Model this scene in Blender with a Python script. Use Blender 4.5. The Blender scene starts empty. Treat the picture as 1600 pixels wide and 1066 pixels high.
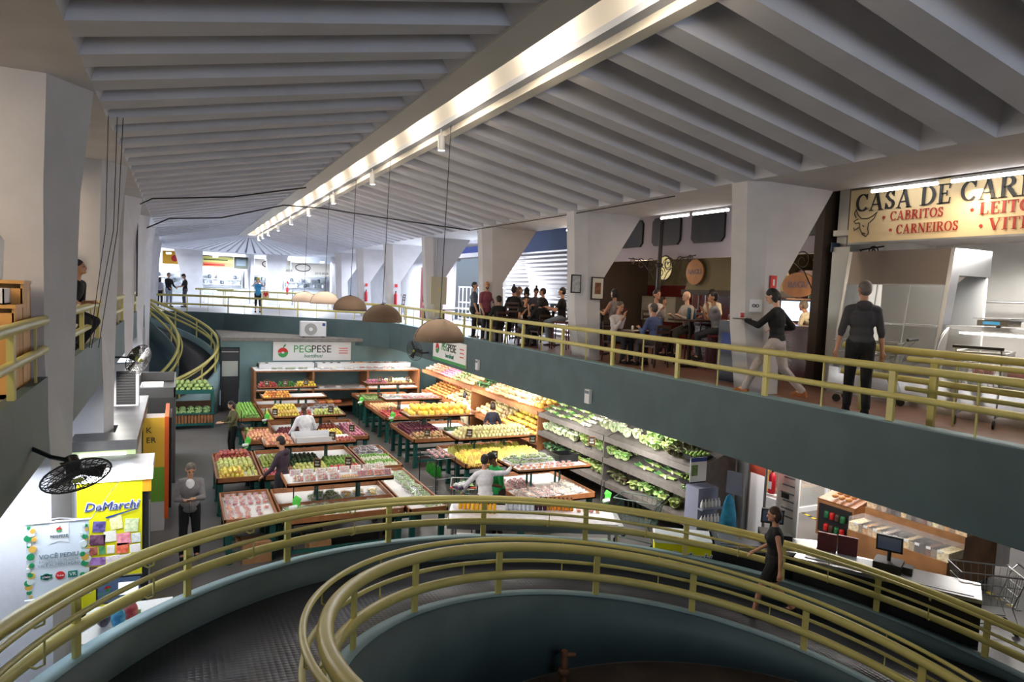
import bpy, bmesh, math, random
from mathutils import Vector, Matrix
random.seed(7)
PI = math.pi
C = bpy.context.scene.collection
SC = bpy.context.scene
# ------------------------------------------------------------------ camera (24 mm lens on the upper landing of the ramp)
YAW, PITCH, ROLL = math.radians(26.08), math.radians(3.97), math.radians(2.405)
EYE = Vector((0, 0, 5.05))
cd = bpy.data.cameras.new('camera'); cam = bpy.data.objects.new('camera', cd); C.objects.link(cam)
fw = Vector((math.sin(YAW)*math.cos(PITCH), math.cos(YAW)*math.cos(PITCH), -math.sin(PITCH)))
rt = Vector((math.cos(YAW), -math.sin(YAW), 0)); up = rt.cross(fw)
cx_ = rt*math.cos(ROLL)+up*math.sin(ROLL); cy_ = up*math.cos(ROLL)-rt*math.sin(ROLL)
cam.matrix_world = Matrix(((cx_.x, cy_.x, -fw.x, EYE.x), (cx_.y, cy_.y, -fw.y, EYE.y), (cx_.z, cy_.z, -fw.z, EYE.z), (0, 0, 0, 1)))
cd.sensor_width = 36; cd.lens = 24.0; cd.clip_end = 300; cd.clip_start = 0.05
SC.camera = cam
# ------------------------------------------------------------------ world, colour management, light
SC.view_settings.view_transform = 'Standard'; SC.view_settings.look = 'None'
SC.view_settings.exposure = 0.38; SC.view_settings.gamma = 1.0; SC.view_settings.use_curve_mapping = False
SC.cycles.use_denoising = True; SC.cycles.max_bounces = 7; SC.cycles.diffuse_bounces = 4; SC.cycles.sample_clamp_indirect = 4.0
SC.cycles.caustics_reflective = False; SC.cycles.caustics_refractive = False
w = bpy.data.worlds.new('world'); SC.world = w; w.use_nodes = True
wn = w.node_tree; bg = wn.nodes['Background']
sky = wn.nodes.new('ShaderNodeTexSky'); sky.sky_type = 'HOSEK_WILKIE'; sky.turbidity = 6; sky.sun_direction = (0.3, -0.4, 0.8)
wn.links.new(sky.outputs[0], bg.inputs[0]); bg.inputs[1].default_value = 1.6

def lamp(name, kind, loc, power, color=(1, 1, 1), aim=None, size=0.5, size_y=None, angle=None, blend=.5, spread=None, parent=None):
    d = bpy.data.lights.new(name, kind); d.energy = power; d.color = color
    if kind == 'AREA':
        d.size = size
        if size_y: d.shape = 'RECTANGLE'; d.size_y = size_y
        if spread: d.spread = spread
    elif kind in ('POINT', 'SPOT'):
        d.shadow_soft_size = size
        if angle: d.spot_size = angle; d.spot_blend = blend
    o = bpy.data.objects.new(name, d); C.objects.link(o); o.location = loc
    if aim is not None:
        v = Vector(aim) - Vector(loc); o.rotation_euler = v.to_track_quat('-Z', 'Y').to_euler()
    if parent: o.parent = parent
    return o
WARM, COOL, NEU = (1, .80, .56), (.80, .88, 1), (1, .95, .88)
# fluorescent battens in the ridge slot
for k in range(17):
    lamp('ridge_light', 'AREA', (3.44, 2.6+k*2.4, 8.05), 30, WARM, (4.0, 2.6+k*2.4, 8.0), .16, 1.3)
# track spots under the ridge
SPOTY = [11.25, 15.9, 20.4, 24.6, 28.8, 32.8, 36.6, 39.2, 41.2]
for y in SPOTY[:6]:
    lamp('track_spot_light', 'SPOT', (4.02, y, 7.38), 380, NEU, (3.9, y+.5, 0), .06, angle=math.radians(78), blend=.7)
DOMES = ((10.95, 4.19), (14.6, 4.32), (17.75, 4.44), (21.2, 4.5), (25.0, 4.44))
for y, z in DOMES:
    lamp('pendant_light', 'SPOT', (3.98, y, z+.12), 7500, NEU, (3.98, y, 0), .12, angle=math.radians(150), blend=.4)
# bright battens over the wall shelves, under the right gallery
for y in (11.5, 14.5, 17.5, 20.5, 23.5, 26.3):
    lamp('shelf_light', 'AREA', (8.25, y, 2.53), 130, NEU, (9.4, y, 1.0), .2, 2.4)
for y in (14.0, 19.0, 24.0):
    lamp('shop_floor_light', 'AREA', (6.9, y, 3.4), 60, NEU, (4.6, y+.4, .8), .4, 2.6)
# battens under the left gallery (cool)
for y, p in ((7.5, 42), (11.0, 60), (14.3, 16), (18.5, 45), (22.5, 60)):
    lamp('left_batten_light', 'AREA', (-1.9, y, 3.1), p, COOL, (-1.7, y, 0), .3, 2.2)
# under the right gallery, tills and grain shop
for x, y, p in ((11.0, 7.6, 45), (13.5, 10.5, 95), (15.5, 8.0, 60), (10.6, 10.4, 60)):
    lamp('till_light', 'AREA', (x, y, 2.5), p, NEU, (x, y, 0), .5, 2.0)
# upper right gallery
for y, p in ((6.0, 26), (11.2, 14)):
    lamp('gallery_batten_light', 'AREA', (10.0, y, 6.8), p, WARM, (10.2, y, 3.6), .12, 2.0)
lamp('meat_counter_light', 'AREA', (11.0, 5.9, 6.0), 150, NEU, (11.0, 5.9, 3.6), 1.0, 2.6)
lamp('meat_case_light', 'AREA', (11.1, 7.2, 5.85), 80, NEU, (11.0, 7.2, 3.6), .5, 1.2)
for x, y, p in ((11.6, 15.6, 20), (12.0, 11.6, 20), (9.6, 15.5, 22)):
    lamp('bar_pendant_light', 'POINT', (x, y, 5.9), p, (1, .72, .45), size=.12)
# far shops and rear gallery, cool
for x, y, p in ((-1.5, 44, 300), (3.5, 47.5, 380), (8.0, 46.5, 380), (10.8, 38.0, 380), (11, 31.0, 350), (10.8, 25.5, 260)):
    lamp('rear_gallery_light', 'AREA', (x, y, 6.6), p, COOL, (x, y, 3.6), 1.5, 3.0)
for y in (22.5, 27.5, 32.5):
    lamp('side_ceiling_fill', 'AREA', (12.3, y, 5.2), 230, COOL, (2.0, y-5, 7.6), 3.5, 2.2)  # added cool fill from the right, aimed up to brighten the ceiling
for y in (27.0, 36.0):
    lamp('side_ceiling_fill', 'AREA', (-3.7, y, 5.2), 130, COOL, (5.0, y-6, 7.6), 3.0, 2.0)  # same added ceiling fill from the left side
for x, p in ((-1.5, 180), (3.0, 400), (7.2, 400)):
    lamp('rear_shop_light', 'AREA', (x, 53.0, 6.0), p, COOL, (x, 54.5, 4.2), 1.0, 3.5)
lamp('behind_camera_fill', 'AREA', (4, -6.5, 5.6), 150, COOL, (3.6, 12, 9.0), 9, 2, spread=2.2)  # unseen fill lamp behind the camera, added to lift the ceiling
for y in (11.0, 15.0, 19.5, 23.5):
    lamp('left_fascia_fill', 'AREA', (-.95, y, 3.15), 75, NEU, (2.6, y+.3, .6), .25, 2.0)  # fill added along the left fascia to light the shop floor from that side
lamp('left_gallery_light', 'AREA', (-2.6, 5.5, 6.6), 60, WARM, (-2.6, 6.5, 4), .5, 2.5)
lamp('left_gallery_light', 'AREA', (-2.8, 12.5, 6.6), 60, WARM, (-2.6, 12.8, 4), .5, 2.5)

# ------------------------------------------------------------------ materials
MATS = {}
def mat(name, col=(.5, .5, .5), rough=.6, metal=0., em=None, ems=1., noise=0., nscale=8., trans=0., alpha=1., bump=0., bscale=40., col2=None, coat=0.):
    if name in MATS: return MATS[name]
    m = bpy.data.materials.new(name); m.use_nodes = True
    nt = m.node_tree; b = nt.nodes['Principled BSDF']
    b.inputs['Base Color'].default_value = (*col, 1); b.inputs['Roughness'].default_value = rough; b.inputs['Metallic'].default_value = metal
    if coat: b.inputs['Coat Weight'].default_value = coat
    if em: b.inputs['Emission Color'].default_value = (*em, 1); b.inputs['Emission Strength'].default_value = ems
    if trans: b.inputs['Transmission Weight'].default_value = trans; b.inputs['IOR'].default_value = 1.2
    if alpha < 1: b.inputs['Alpha'].default_value = alpha
    if noise or col2:
        tc = nt.nodes.new('ShaderNodeTexCoord'); nz = nt.nodes.new('ShaderNodeTexNoise'); nz.inputs['Scale'].default_value = nscale; nz.inputs['Detail'].default_value = 5
        nt.links.new(tc.outputs['Object'], nz.inputs['Vector'])
        rp = nt.nodes.new('ShaderNodeValToRGB'); rp.color_ramp.elements[0].position = .35; rp.color_ramp.elements[1].position = .65
        c2 = col2 or tuple(min(1, c*(1+noise)) for c in col); c1 = col if col2 else tuple(c*(1-noise) for c in col)
        rp.color_ramp.elements[0].color = (*c1, 1); rp.color_ramp.elements[1].color = (*c2, 1)
        nt.links.new(nz.outputs['Fac'], rp.inputs['Fac']); nt.links.new(rp.outputs['Color'], b.inputs['Base Color'])
    if bump:
        tc = nt.nodes.new('ShaderNodeTexCoord'); nz = nt.nodes.new('ShaderNodeTexNoise'); nz.inputs['Scale'].default_value = bscale
        nt.links.new(tc.outputs['Object'], nz.inputs['Vector'])
        bp = nt.nodes.new('ShaderNodeBump'); bp.inputs['Strength'].default_value = bump; bp.inputs['Distance'].default_value = .02
        nt.links.new(nz.outputs['Fac'], bp.inputs['Height']); nt.links.new(bp.outputs['Normal'], b.inputs['Normal'])
    MATS[name] = m; return m
def nodes_of(m): return m.node_tree, m.node_tree.nodes['Principled BSDF']
def brick_mat(name, c1, c2, mortar, scale, bw=.5, rh=.25, rough=.4, axis='XY', ms=.015):
    m = mat(name, c1, rough); nt, b = nodes_of(m)
    tc = nt.nodes.new('ShaderNodeTexCoord'); mp = nt.nodes.new('ShaderNodeMapping'); br = nt.nodes.new('ShaderNodeTexBrick')
    if axis == 'YZ': mp.inputs['Rotation'].default_value = (PI/2, 0, PI/2); mp.vector_type = 'TEXTURE'
    if axis == 'XZ': mp.inputs['Rotation'].default_value = (PI/2, 0, 0); mp.vector_type = 'TEXTURE'
    br.inputs['Color1'].default_value = (*c1, 1); br.inputs['Color2'].default_value = (*c2, 1); br.inputs['Mortar'].default_value = (*mortar, 1)
    br.inputs['Scale'].default_value = scale; br.inputs['Brick Width'].default_value = bw; br.inputs['Row Height'].default_value = rh; br.inputs['Mortar Size'].default_value = ms
    nt.links.new(tc.outputs['Object'], mp.inputs[0]); nt.links.new(mp.outputs[0], br.inputs['Vector']); nt.links.new(br.outputs['Color'], b.inputs['Base Color'])
    return m

M_WHITE = mat('painted_concrete', (.55, .545, .575), .8, noise=.05, nscale=2, bump=.15, bscale=12)
M_CEIL = mat('painted_ceiling', (.56, .57, .635), .85, noise=.05, nscale=1.5, bump=.2, bscale=9)
M_BEIGE = mat('cream_wall', (.60, .53, .44), .8, noise=.05, nscale=1.5)
M_TEAL = mat('teal_paint', (.056, .097, .108), .55, noise=.10, nscale=1.6, bump=.15, bscale=6)
M_TEAL2 = mat('teal_paint_light', (.17, .27, .30), .6, noise=.10, nscale=2.5)
M_YEL = mat('yellow_enamel', (.53, .475, .155), .36, noise=.07, nscale=3)
nt, b = M_YEL.node_tree, M_YEL.node_tree.nodes['Principled BSDF']          # chipped paint showing dark metal
src = b.inputs['Base Color'].links[0].from_socket; tc = nt.nodes.new('ShaderNodeTexCoord'); nz = nt.nodes.new('ShaderNodeTexNoise'); nz.inputs['Scale'].default_value = 11; nz.inputs['Detail'].default_value = 8; nz.inputs['Roughness'].default_value = .7
rp = nt.nodes.new('ShaderNodeValToRGB'); rp.color_ramp.elements[0].position = .69; rp.color_ramp.elements[1].position = .72; mx = nt.nodes.new('ShaderNodeMix'); mx.data_type = 'RGBA'; mx.inputs[7].default_value = (.06, .035, .02, 1)
nt.links.new(tc.outputs['Object'], nz.inputs['Vector']); nt.links.new(nz.outputs['Fac'], rp.inputs['Fac']); nt.links.new(rp.outputs['Color'], mx.inputs[0]); nt.links.new(src, mx.inputs[6]); nt.links.new(mx.outputs[2], b.inputs['Base Color'])
M_STEEL = mat('brushed_steel', (.55, .56, .58), .3, 1., noise=.06, nscale=3)
M_DSTEEL = mat('dull_steel', (.35, .36, .38), .4, .9)
M_BLACK = mat('black_plastic', (.012, .012, .014), .45)
M_WOOD = mat('orange_wood', (.30, .12, .045), .45, noise=.18, nscale=6)
M_PINE = mat('pine_boards', (.62, .36, .12), .5, noise=.14, nscale=4)
M_GREEN = mat('dark_green_paint', (.008, .085, .075), .45)
M_WPLAST = mat('white_plastic', (.72, .73, .76), .4)
M_PAPER = mat('white_paper', (.78, .79, .80), .7)
M_GLASS = mat('clear_glass', (.95, .98, .98), .03, alpha=.22)
M_FILM = mat('cling_film', (.95, .95, .97), .08, alpha=.15)
M_TUBE = mat('lit_tube', (1, 1, 1), .5, em=(1, .97, .92), ems=14)
M_LAMP = mat('lit_lamp_face', (1, 1, 1), .5, em=(1, .96, .88), ems=30)

# ------------------------------------------------------------------ mesh builder
class MB:
    def __init__(s): s.v = []; s.f = []; s.m = []; s.sm = []
    def add(s, vs, fs, mi=0, smooth=False, M=None):
        n = len(s.v)
        s.v += [tuple(M @ Vector(v)) for v in vs] if M is not None else [tuple(v) for v in vs]
        s.f += [tuple(i+n for i in f) for f in fs]; s.m += [mi]*len(fs); s.sm += [smooth]*len(fs); return s
    def box(s, c, d, mi=0, rz=0, rx=0, ry=0, taper=1.):
        x, y, z = d[0]/2, d[1]/2, d[2]/2; t = taper
        vs = [(-x*t, -y*t, -z), (x*t, -y*t, -z), (x*t, y*t, -z), (-x*t, y*t, -z), (-x, -y, z), (x, -y, z), (x, y, z), (-x, y, z)]
        M = Matrix.Translation(c) @ Matrix.Rotation(rz, 4, 'Z') @ Matrix.Rotation(ry, 4, 'Y') @ Matrix.Rotation(rx, 4, 'X')
        return s.add(vs, [(0, 3, 2, 1), (4, 5, 6, 7), (0, 1, 5, 4), (1, 2, 6, 5), (2, 3, 7, 6), (3, 0, 4, 7)], mi, False, M)
    def bx(s, x0, x1, y0, y1, z0, z1, mi=0):
        return s.box(((x0+x1)/2, (y0+y1)/2, (z0+z1)/2), (x1-x0, y1-y0, z1-z0), mi)
    def cyl(s, a, b, r, r2=None, n=10, mi=0, caps=True, smooth=True):
        a, b = Vector(a), Vector(b); r2 = r if r2 is None else r2; d = (b-a)
        q = d.to_track_quat('Z', 'Y').to_matrix()
        vs = []
        for P, R in ((a, r), (b, r2)):
            for i in range(n):
                t = 2*PI*i/n; vs.append(P + q @ Vector((R*math.cos(t), R*math.sin(t), 0)))
        s.add(vs, [(i, (i+1) % n, n+(i+1) % n, n+i) for i in range(n)], mi, smooth)
        if caps: s.add(vs, [tuple(range(n-1, -1, -1)), tuple(range(n, 2*n))], mi)
        return s
    def tube(s, pts, r, n=8, mi=0, closed=False):
        pts = [Vector(p) for p in pts]; k = len(pts); vs = []
        rr = r if isinstance(r, (list, tuple)) else [r]*k
        up = Vector((0, 0, 1)); prev = None
        for i, p in enumerate(pts):
            d = (pts[(i+1) % k] if (i < k-1 or closed) else p) - (pts[i-1] if (i > 0 or closed) else p)
            d.normalize()
            if prev is None:
                u = d.cross(up);
                if u.length < .05: u = d.cross(Vector((1, 0, 0)))
            else: u = prev - d*prev.dot(d)
            u.normalize(); prev = u; w_ = d.cross(u)
            for j in range(n):
                t = 2*PI*j/n; vs.append(p + (u*math.cos(t)+w_*math.sin(t))*rr[i])
        fs = []
        for i in range(k if closed else k-1):
            a, b = i*n, ((i+1) % k)*n
            fs += [(a+j, a+(j+1) % n, b+(j+1) % n, b+j) for j in range(n)]
        s.add(vs, fs, mi, True)
        if not closed: s.add(vs, [tuple(range(n-1, -1, -1)), tuple(range((k-1)*n, k*n))], mi)
        return s
    def lathe(s, prof, c=(0, 0, 0), n=16, mi=0, M=None, smooth=True, sy=1.):
        vs = []; k = len(prof)
        for r, z in prof:
            for j in range(n):
                t = 2*PI*j/n; vs.append((c[0]+r*math.cos(t), c[1]+r*math.sin(t)*sy, c[2]+z))
        fs = [(i*n+j, i*n+(j+1) % n, (i+1)*n+(j+1) % n, (i+1)*n+j) for i in range(k-1) for j in range(n)]
        fs += [tuple(range(n-1, -1, -1)), tuple(range((k-1)*n, k*n))]
        return s.add(vs, fs, mi, smooth, M)
    def ball(s, c, r, nu=10, nv=6, mi=0, M=None, jit=0.):
        rx, ry, rz = r if isinstance(r, (tuple, list)) else (r, r, r)
        vs = [(c[0], c[1], c[2]-rz)]
        for i in range(1, nv):
            a = -PI/2+PI*i/nv
            for j in range(nu):
                t = 2*PI*j/nu; g = 1+random.uniform(-jit, jit)
                vs.append((c[0]+rx*math.cos(a)*math.cos(t)*g, c[1]+ry*math.cos(a)*math.sin(t)*g, c[2]+rz*math.sin(a)*g))
        vs.append((c[0], c[1], c[2]+rz)); L = len(vs)-1
        fs = [(0, 1+(j+1) % nu, 1+j) for j in range(nu)]
        for i in range(nv-2):
            fs += [(1+i*nu+j, 1+i*nu+(j+1) % nu, 1+(i+1)*nu+(j+1) % nu, 1+(i+1)*nu+j) for j in range(nu)]
        fs += [(L, 1+(nv-2)*nu+j, 1+(nv-2)*nu+(j+1) % nu) for j in range(nu)]
        return s.add(vs, fs, mi, True, M)
    def prism(s, poly, lo, hi, axis='Z', mi=0):
        """polygon of 2D points swept from lo to hi along an axis; poly in (X,Y) for Z, (X,Z) for Y, (Y,Z) for X"""
        f = {'Z': lambda p, h: (p[0], p[1], h), 'Y': lambda p, h: (p[0], h, p[1]), 'X': lambda p, h: (h, p[0], p[1])}[axis]
        n = len(poly); vs = [f(p, lo) for p in poly]+[f(p, hi) for p in poly]
        return s.add(vs, [tuple(range(n-1, -1, -1)), tuple(range(n, 2*n))]+[(i, (i+1) % n, n+(i+1) % n, n+i) for i in range(n)], mi)
    def mesh(s, name, mats):
        me = bpy.data.meshes.new(name); me.from_pydata(s.v, [], s.f)
        for m in (mats if isinstance(mats, (list, tuple)) else [mats]): me.materials.append(m)
        me.polygons.foreach_set('material_index', s.m); me.polygons.foreach_set('use_smooth', s.sm)
        bm = bmesh.new(); bm.from_mesh(me); bmesh.ops.recalc_face_normals(bm, faces=bm.faces); bm.to_mesh(me); bm.free()
        return me
    def build(s, name, mats, parent=None, loc=None, rz=0):
        o = bpy.data.objects.new(name, s.mesh(name, mats)); C.objects.link(o)
        if loc: o.location = loc
        if rz: o.rotation_euler = (0, 0, rz)
        if parent: o.parent = parent
        return o
def tag(o, label=None, cat=None, group=None, kind=None):
    if label: o['label'] = label
    if cat: o['category'] = cat
    if group: o['group'] = group
    if kind: o['kind'] = kind
    return o
def thing(name, label, cat, loc=(0, 0, 0), rz=0, group=None):
    o = bpy.data.objects.new(name, None); C.objects.link(o); o.location = loc; o.rotation_euler = (0, 0, rz); o.empty_display_size = .1
    return tag(o, label, cat, group)
def struct(name, mb, mats):
    return tag(mb.build(name, mats), kind='structure')
KIDS = {}
def dup(root, loc, rz=None, label=None, group=None, scale=None):
    def cp(o, par):
        c = o.copy(); C.objects.link(c)
        if par is not None: c.parent = par
        for ch in KIDS.setdefault(o.name, list(o.children)): cp(ch, c)
        return c
    r = cp(root, None); r.location = loc
    if rz is not None: r.rotation_euler = (0, 0, rz)
    if label: r['label'] = label
    if group: r['group'] = group
    if scale: r.scale = (scale,)*3
    return r
def text(s, size, mat_, parent=None, loc=(0, 0, 0), rot=(PI/2, 0, 0), name='lettering', ext=.004, bold=0., align='CENTER', sx=1., shear=0.):
    cu = bpy.data.curves.new('t', 'FONT'); cu.body = s; cu.size = size; cu.extrude = ext; cu.align_x = align; cu.align_y = 'CENTER'; cu.resolution_u = 2; cu.shear = shear
    cu.offset = bold
    t = bpy.data.objects.new('t', cu); C.objects.link(t)
    dg = bpy.context.evaluated_depsgraph_get(); me = bpy.data.meshes.new_from_object(t.evaluated_get(dg)); me.name = name
    bpy.data.objects.remove(t); me.materials.clear(); me.materials.append(mat_)
    o = bpy.data.objects.new(name, me); C.objects.link(o); o.location = loc; o.rotation_euler = rot; o.scale = (sx, 1, 1)
    if parent: o.parent = parent
    return o
# ================================================================== SETTING
GZ = 3.6      # upper floor height
XR, XL = 7.9, -1.16
RXC = 3.6     # ridge
# lower floor
m_floor = mat('polished_concrete', (.105, .10, .10), .32, noise=.22, nscale=.7)
mb = MB(); mb.bx(-6, 19, -9, 30, -.2, 0)
struct('floor', mb, m_floor)
# upper floor slabs (right gallery, rear gallery, left gallery) with their teal fascias
m_tile = brick_mat('red_floor_tiles', (.22, .10, .065), (.17, .08, .055), (.10, .06, .05), 2.5, .5, .5)
m_tileg = brick_mat('grey_floor_tiles', (.34, .34, .36), (.30, .30, .32), (.2, .2, .2), 2.0, .5, .5)
mb = MB(); mb.bx(8.12, 19, -9, 21.0, 3.3, GZ, 0); mb.bx(8.12, 19, 21.0, 60, 3.3, GZ, 1)
rear = [(8.12, 27.2), (7.2, 28.6), (4.7, 30.55), (3.0, 32.05), (1.8, 33.25), (.5, 33.85), (-.74, 33.9), (-7, 33.9), (-7, 60), (8.12, 60)]
mb.prism(rear, 3.3, GZ, 'Z', 1)
struct('floor_2', mb, [m_tile, m_tileg])
# right fascia: continuous from behind the camera to the rear, then round the rear corner
def wall_strip(path, z0, z1, th, mi=0, mb=None):
    """vertical slab following a plan path (list of x,y), th thick to the right of travel"""
    mb = mb or MB(); n = len(path); off = []
    for i, p in enumerate(path):
        a = Vector(path[max(0, i-1)]); b = Vector(path[min(n-1, i+1)]); d = (b-a).normalized(); off.append((p[0]+d.y*th, p[1]-d.x*th))
    vs = [(p[0], p[1], z) for z in (z0, z1) for p in path]+[(p[0], p[1], z) for z in (z0, z1) for p in off]
    fs = []
    for i in range(n-1):
        A, B, Cc, D = i, n+i, 2*n+i, 3*n+i
        fs += [(A, A+1, B+1, B), (Cc, D, D+1, Cc+1), (B, B+1, D+1, D), (A, Cc, Cc+1, A+1)]
    fs += [(0, n, 3*n, 2*n), (n-1, 3*n-1, 4*n-1, 2*n-1)]
    return mb.add(vs, fs, mi)
fpath = [(XR, -9), (XR, 26.3), (7.75, 27.3), (7.2, 28.2), (6.3, 29.1), (4.7, 30.35), (3.0, 31.85), (1.8, 33.0), (.5, 33.65), (-.74, 33.7), (-2.0, 33.4)]
mb = wall_strip(fpath, 2.6, 3.65, .24); struct('wall_right_fascia', mb, M_TEAL)
mb = wall_strip([(x+(.0), y) for x, y in fpath[:3]], 3.65, 3.665, .25); struct('trim_1', mb, M_TEAL2)
# underside of the right gallery
mb = MB(); mb.bx(8.12, 19, -9, 60, 2.85, 3.3); mb.prism([(a, b+.0) for a, b in rear], 2.85, 3.3, 'Z'); struct('ceiling_lower_right', mb, M_WHITE)
# left gallery slab with thick parapet, broken by the columns
mb = MB()
for y0, y1 in ((-6, 8.02), (8.5, 13.28), (13.75, 18.5), (19.0, 23.8), (24.3, 29.4)):
    mb.bx(XL-.09, XL, y0, y1, 3.26, 4.04)
struct('wall_left_fascia', mb, M_TEAL)
mb = MB(); mb.bx(-6.8, XL-.09, -6, 33.9, 3.3, 3.95); struct('floor_3', mb, m_tileg)
# walls of the left lower side and left gallery
mb = MB(); mb.bx(-2.75, -2.55, -9, 29, .42, 3.3); struct('wall_left', mb, mat('white_wall', (.66, .70, .74), .7))
mb = MB(); mb.bx(-2.76, -2.53, -9, 29, 0, .42); struct('baseboard_left', mb, M_TEAL2)
mb = MB(); mb.bx(-4.2, -4.0, -6, 34, 3.8, 8.3); mb.bx(-4.2, -1.2, -6.2, -6, 3.8, 8.3); struct('wall_left_2', mb, M_BEIGE)
# rear lower wall with ledge
mb = MB(); mb.bx(1.46, 2.16, 28.7, 28.9, 2.5, 2.75); mb.bx(2.16, 9.3, 28.7, 28.9, 0, 2.75); mb.bx(9.3, 19, 28.7, 28.9, 0, 3.0)

struct('wall_back', mb, mat('teal_wall_rear', (.16, .27, .29), .6, noise=.08, nscale=2))
mb = MB(); mb.prism([(1.46, 28.45), (7.0, 28.45), (6.3, 29.4), (4.7, 30.7), (3, 32.2), (1.46, 33.4)], 2.76, 2.9); struct('trim_2', mb, mat('dusty_ledge', (.20, .19, .18), .9, noise=.15))
mb = MB(); mb.bx(-3.0, 8.2, 34.2, 34.4, 0, 2.7); struct('wall_back_2', mb, M_TEAL)
# right lower walls: dark timber wall behind the shelving, white partition, far side of the grain shop
mb = MB(); mb.bx(10.35, 10.55, 10.95, 28.8, 0, 2.86); struct('wall_right', mb, mat('dark_timber_wall', (.10, .07, .05), .6, noise=.2))
mb = MB(); mb.bx(10.2, 10.6, 9.85, 10.95, 0, 2.86); mb.bx(10.55, 19, 14.6, 14.8, 0, 2.86); mb.bx(18.0, 18.2, -9, 14.6, 0, 2.86); struct('wall_right_2', mb, mat('white_panel', (.72, .75, .80), .6))
# shell behind the camera and above
mb = MB(); mb.bx(-6.8, 19, -9.2, -9, 0, 9); mb.bx(18.8, 19, -9, 18.9, 3.3, 9); mb.bx(-7, 19, 60, 60.2, 0, 9); mb.bx(-7, -6.8, -9, 60, 0, 9)
struct('wall_front', mb, M_BEIGE)
# ---------------- folded concrete ceiling
PIT = .875; Y0 = 4.75-.21-PIT*14
ZR, ZB = 7.72, 6.97           # soffit at ridge beam / at edge beam
SIDE = {1: (4.24, 8.0), -1: (2*RXC-4.24, 2*RXC-8.0)}
REAR = 42.0
def ribs(mb, sgn):
    xa, xb = SIDE[sgn]
    n = int((REAR-Y0)/PIT)
    for i in range(n+1):
        yc = Y0+PIT*i+.21
        wa, wb = .13, .20
        ta, tb = .30, .33     # half width at the slab
        h = .36
        vs = [(xa, yc-wa, ZR), (xa, yc+wa, ZR), (xb, yc+wb, ZB), (xb, yc-wb, ZB), (xa, yc-ta, ZR+h), (xa, yc+ta, ZR+h), (xb, yc+tb, ZB+h), (xb, yc-tb, ZB+h)]
        mb.add(vs, [(0, 1, 2, 3), (0, 3, 7, 4), (1, 5, 6, 2)])
    # sloped end blocks of the coffers
    ys, ye = Y0-PIT, REAR+.3
    for x, x2, z in ((xa, xa+sgn*.30, ZR), (xb, xb-sgn*.12, ZB)):
        mb.add([(x, ys, z), (x, ye, z), (x2, ye, z+.37-(.06 if z == ZR else 0)), (x2, ys, z+.37-(.06 if z == ZR else 0))], [(0, 1, 2, 3)])
    mb.add([(xa, ys, ZR+.36), (xa, ye, ZR+.36), (xb, ye, ZB+.36), (xb, ys, ZB+.36)], [(0, 1, 2, 3)])
mb = MB(); ribs(mb, 1); ribs(mb, -1)
# top skin (keeps daylight out)
for s in (1, -1):
    xa, xb = SIDE[s]
    mb.add([(xa, -9, 8.4), (xa, 43, 8.4), (xb, 43, 7.6), (xb, -9, 7.6)], [(0, 1, 2, 3)])
# fan of ribs round the rear end of the ridge
RC = Vector((RXC, REAR+.2, 0)); R1 = 4.4; NF = 25
for i in range(NF):
    a0 = PI*i/(NF-1)-0.0
    def pt(r, a, z): return (RC.x+r*math.cos(a), RC.y+r*math.sin(a)*1.35, z)
    a = a0
    hw0, hw1 = .03, .30
    da0, da1 = .045, .048
    mb.add([pt(.55, a-da0, ZR), pt(.55, a+da0, ZR), pt(R1, a+da1, ZB), pt(R1, a-da1, ZB), pt(.55, a-da0*1.4, ZR+.3), pt(.55, a+da0*1.4, ZR+.3), pt(R1, a+da1*1.25, ZB+.33), pt(R1, a-da1*1.25, ZB+.33)], [(0, 1, 2, 3), (0, 3, 7, 4), (1, 5, 6, 2)])
    if i < NF-1:
        b = PI*(i+1)/(NF-1)
        mb.add([pt(.3, a, ZR+.3), pt(.3, b, ZR+.3), pt(R1, b, ZB+.33), pt(R1, a, ZB+.33)], [(0, 1, 2, 3)])
        # edge beam following the fan
        mb.add([pt(R1, a, ZB), pt(R1, b, ZB), pt(R1+1.7, b, ZB), pt(R1+1.7, a, ZB)], [(0, 1, 2, 3)])
        mb.add([pt(R1, a, ZB), pt(R1, b, ZB), pt(R1, b, ZB+.4), pt(R1, a, ZB+.4)], [(0, 1, 2, 3)])
mb.ball((RC.x, RC.y, ZR+.02), (.62, .7, .12), 14, 6)
struct('ceiling', mb, M_CEIL)
# ridge slot: beams, lit cheek, cover
mb = MB()
for s in (1, -1):
    x1 = RXC+s*.64; x0 = RXC+s*(.47 if s > 0 else .24)
    mb.bx(min(x0, x1), max(x0, x1), -9, REAR, ZR-.03, ZR+.75)
mb.bx(RXC-.4, RXC+.4, -9, REAR+.1, 8.42, 8.5)
mb.bx(RXC-.36, RXC+.47, REAR-.05, REAR+.05, 7.7, 8.4)
mb.add([(RXC+.20, -9, 8.42), (RXC+.20, REAR, 8.42), (RXC+.36, REAR, 7.86), (RXC+.36, -9, 7.86)], [(0, 1, 2, 3)])
struct('ceiling_ridge', mb, mat('ridge_paint', (.66, .64, .60), .8))
mb = MB(); mb.bx(RXC+.34, RXC+.52, -9, REAR, 7.79, 7.87); struct('trim_3', mb, mat('grey_ledge', (.32, .35, .42), .6))
for k in range(17):
    y = 2.6+k*2.4
    mb = MB(); mb.cyl((3.42, y-.72, 8.1), (3.42, y+.72, 8.1), .018, n=8)
    t = thing('tube_light', 'fluorescent tube glowing inside the ceiling ridge slot', 'lamp', (0, 0, 0), group='fluorescent tubes along the ridge slot')
    mb.build('tube', M_TUBE, t)
    MB().bx(3.37, 3.4, y-.75, y+.75, 8.06, 8.14).build('batten', M_WPLAST, t)
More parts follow.
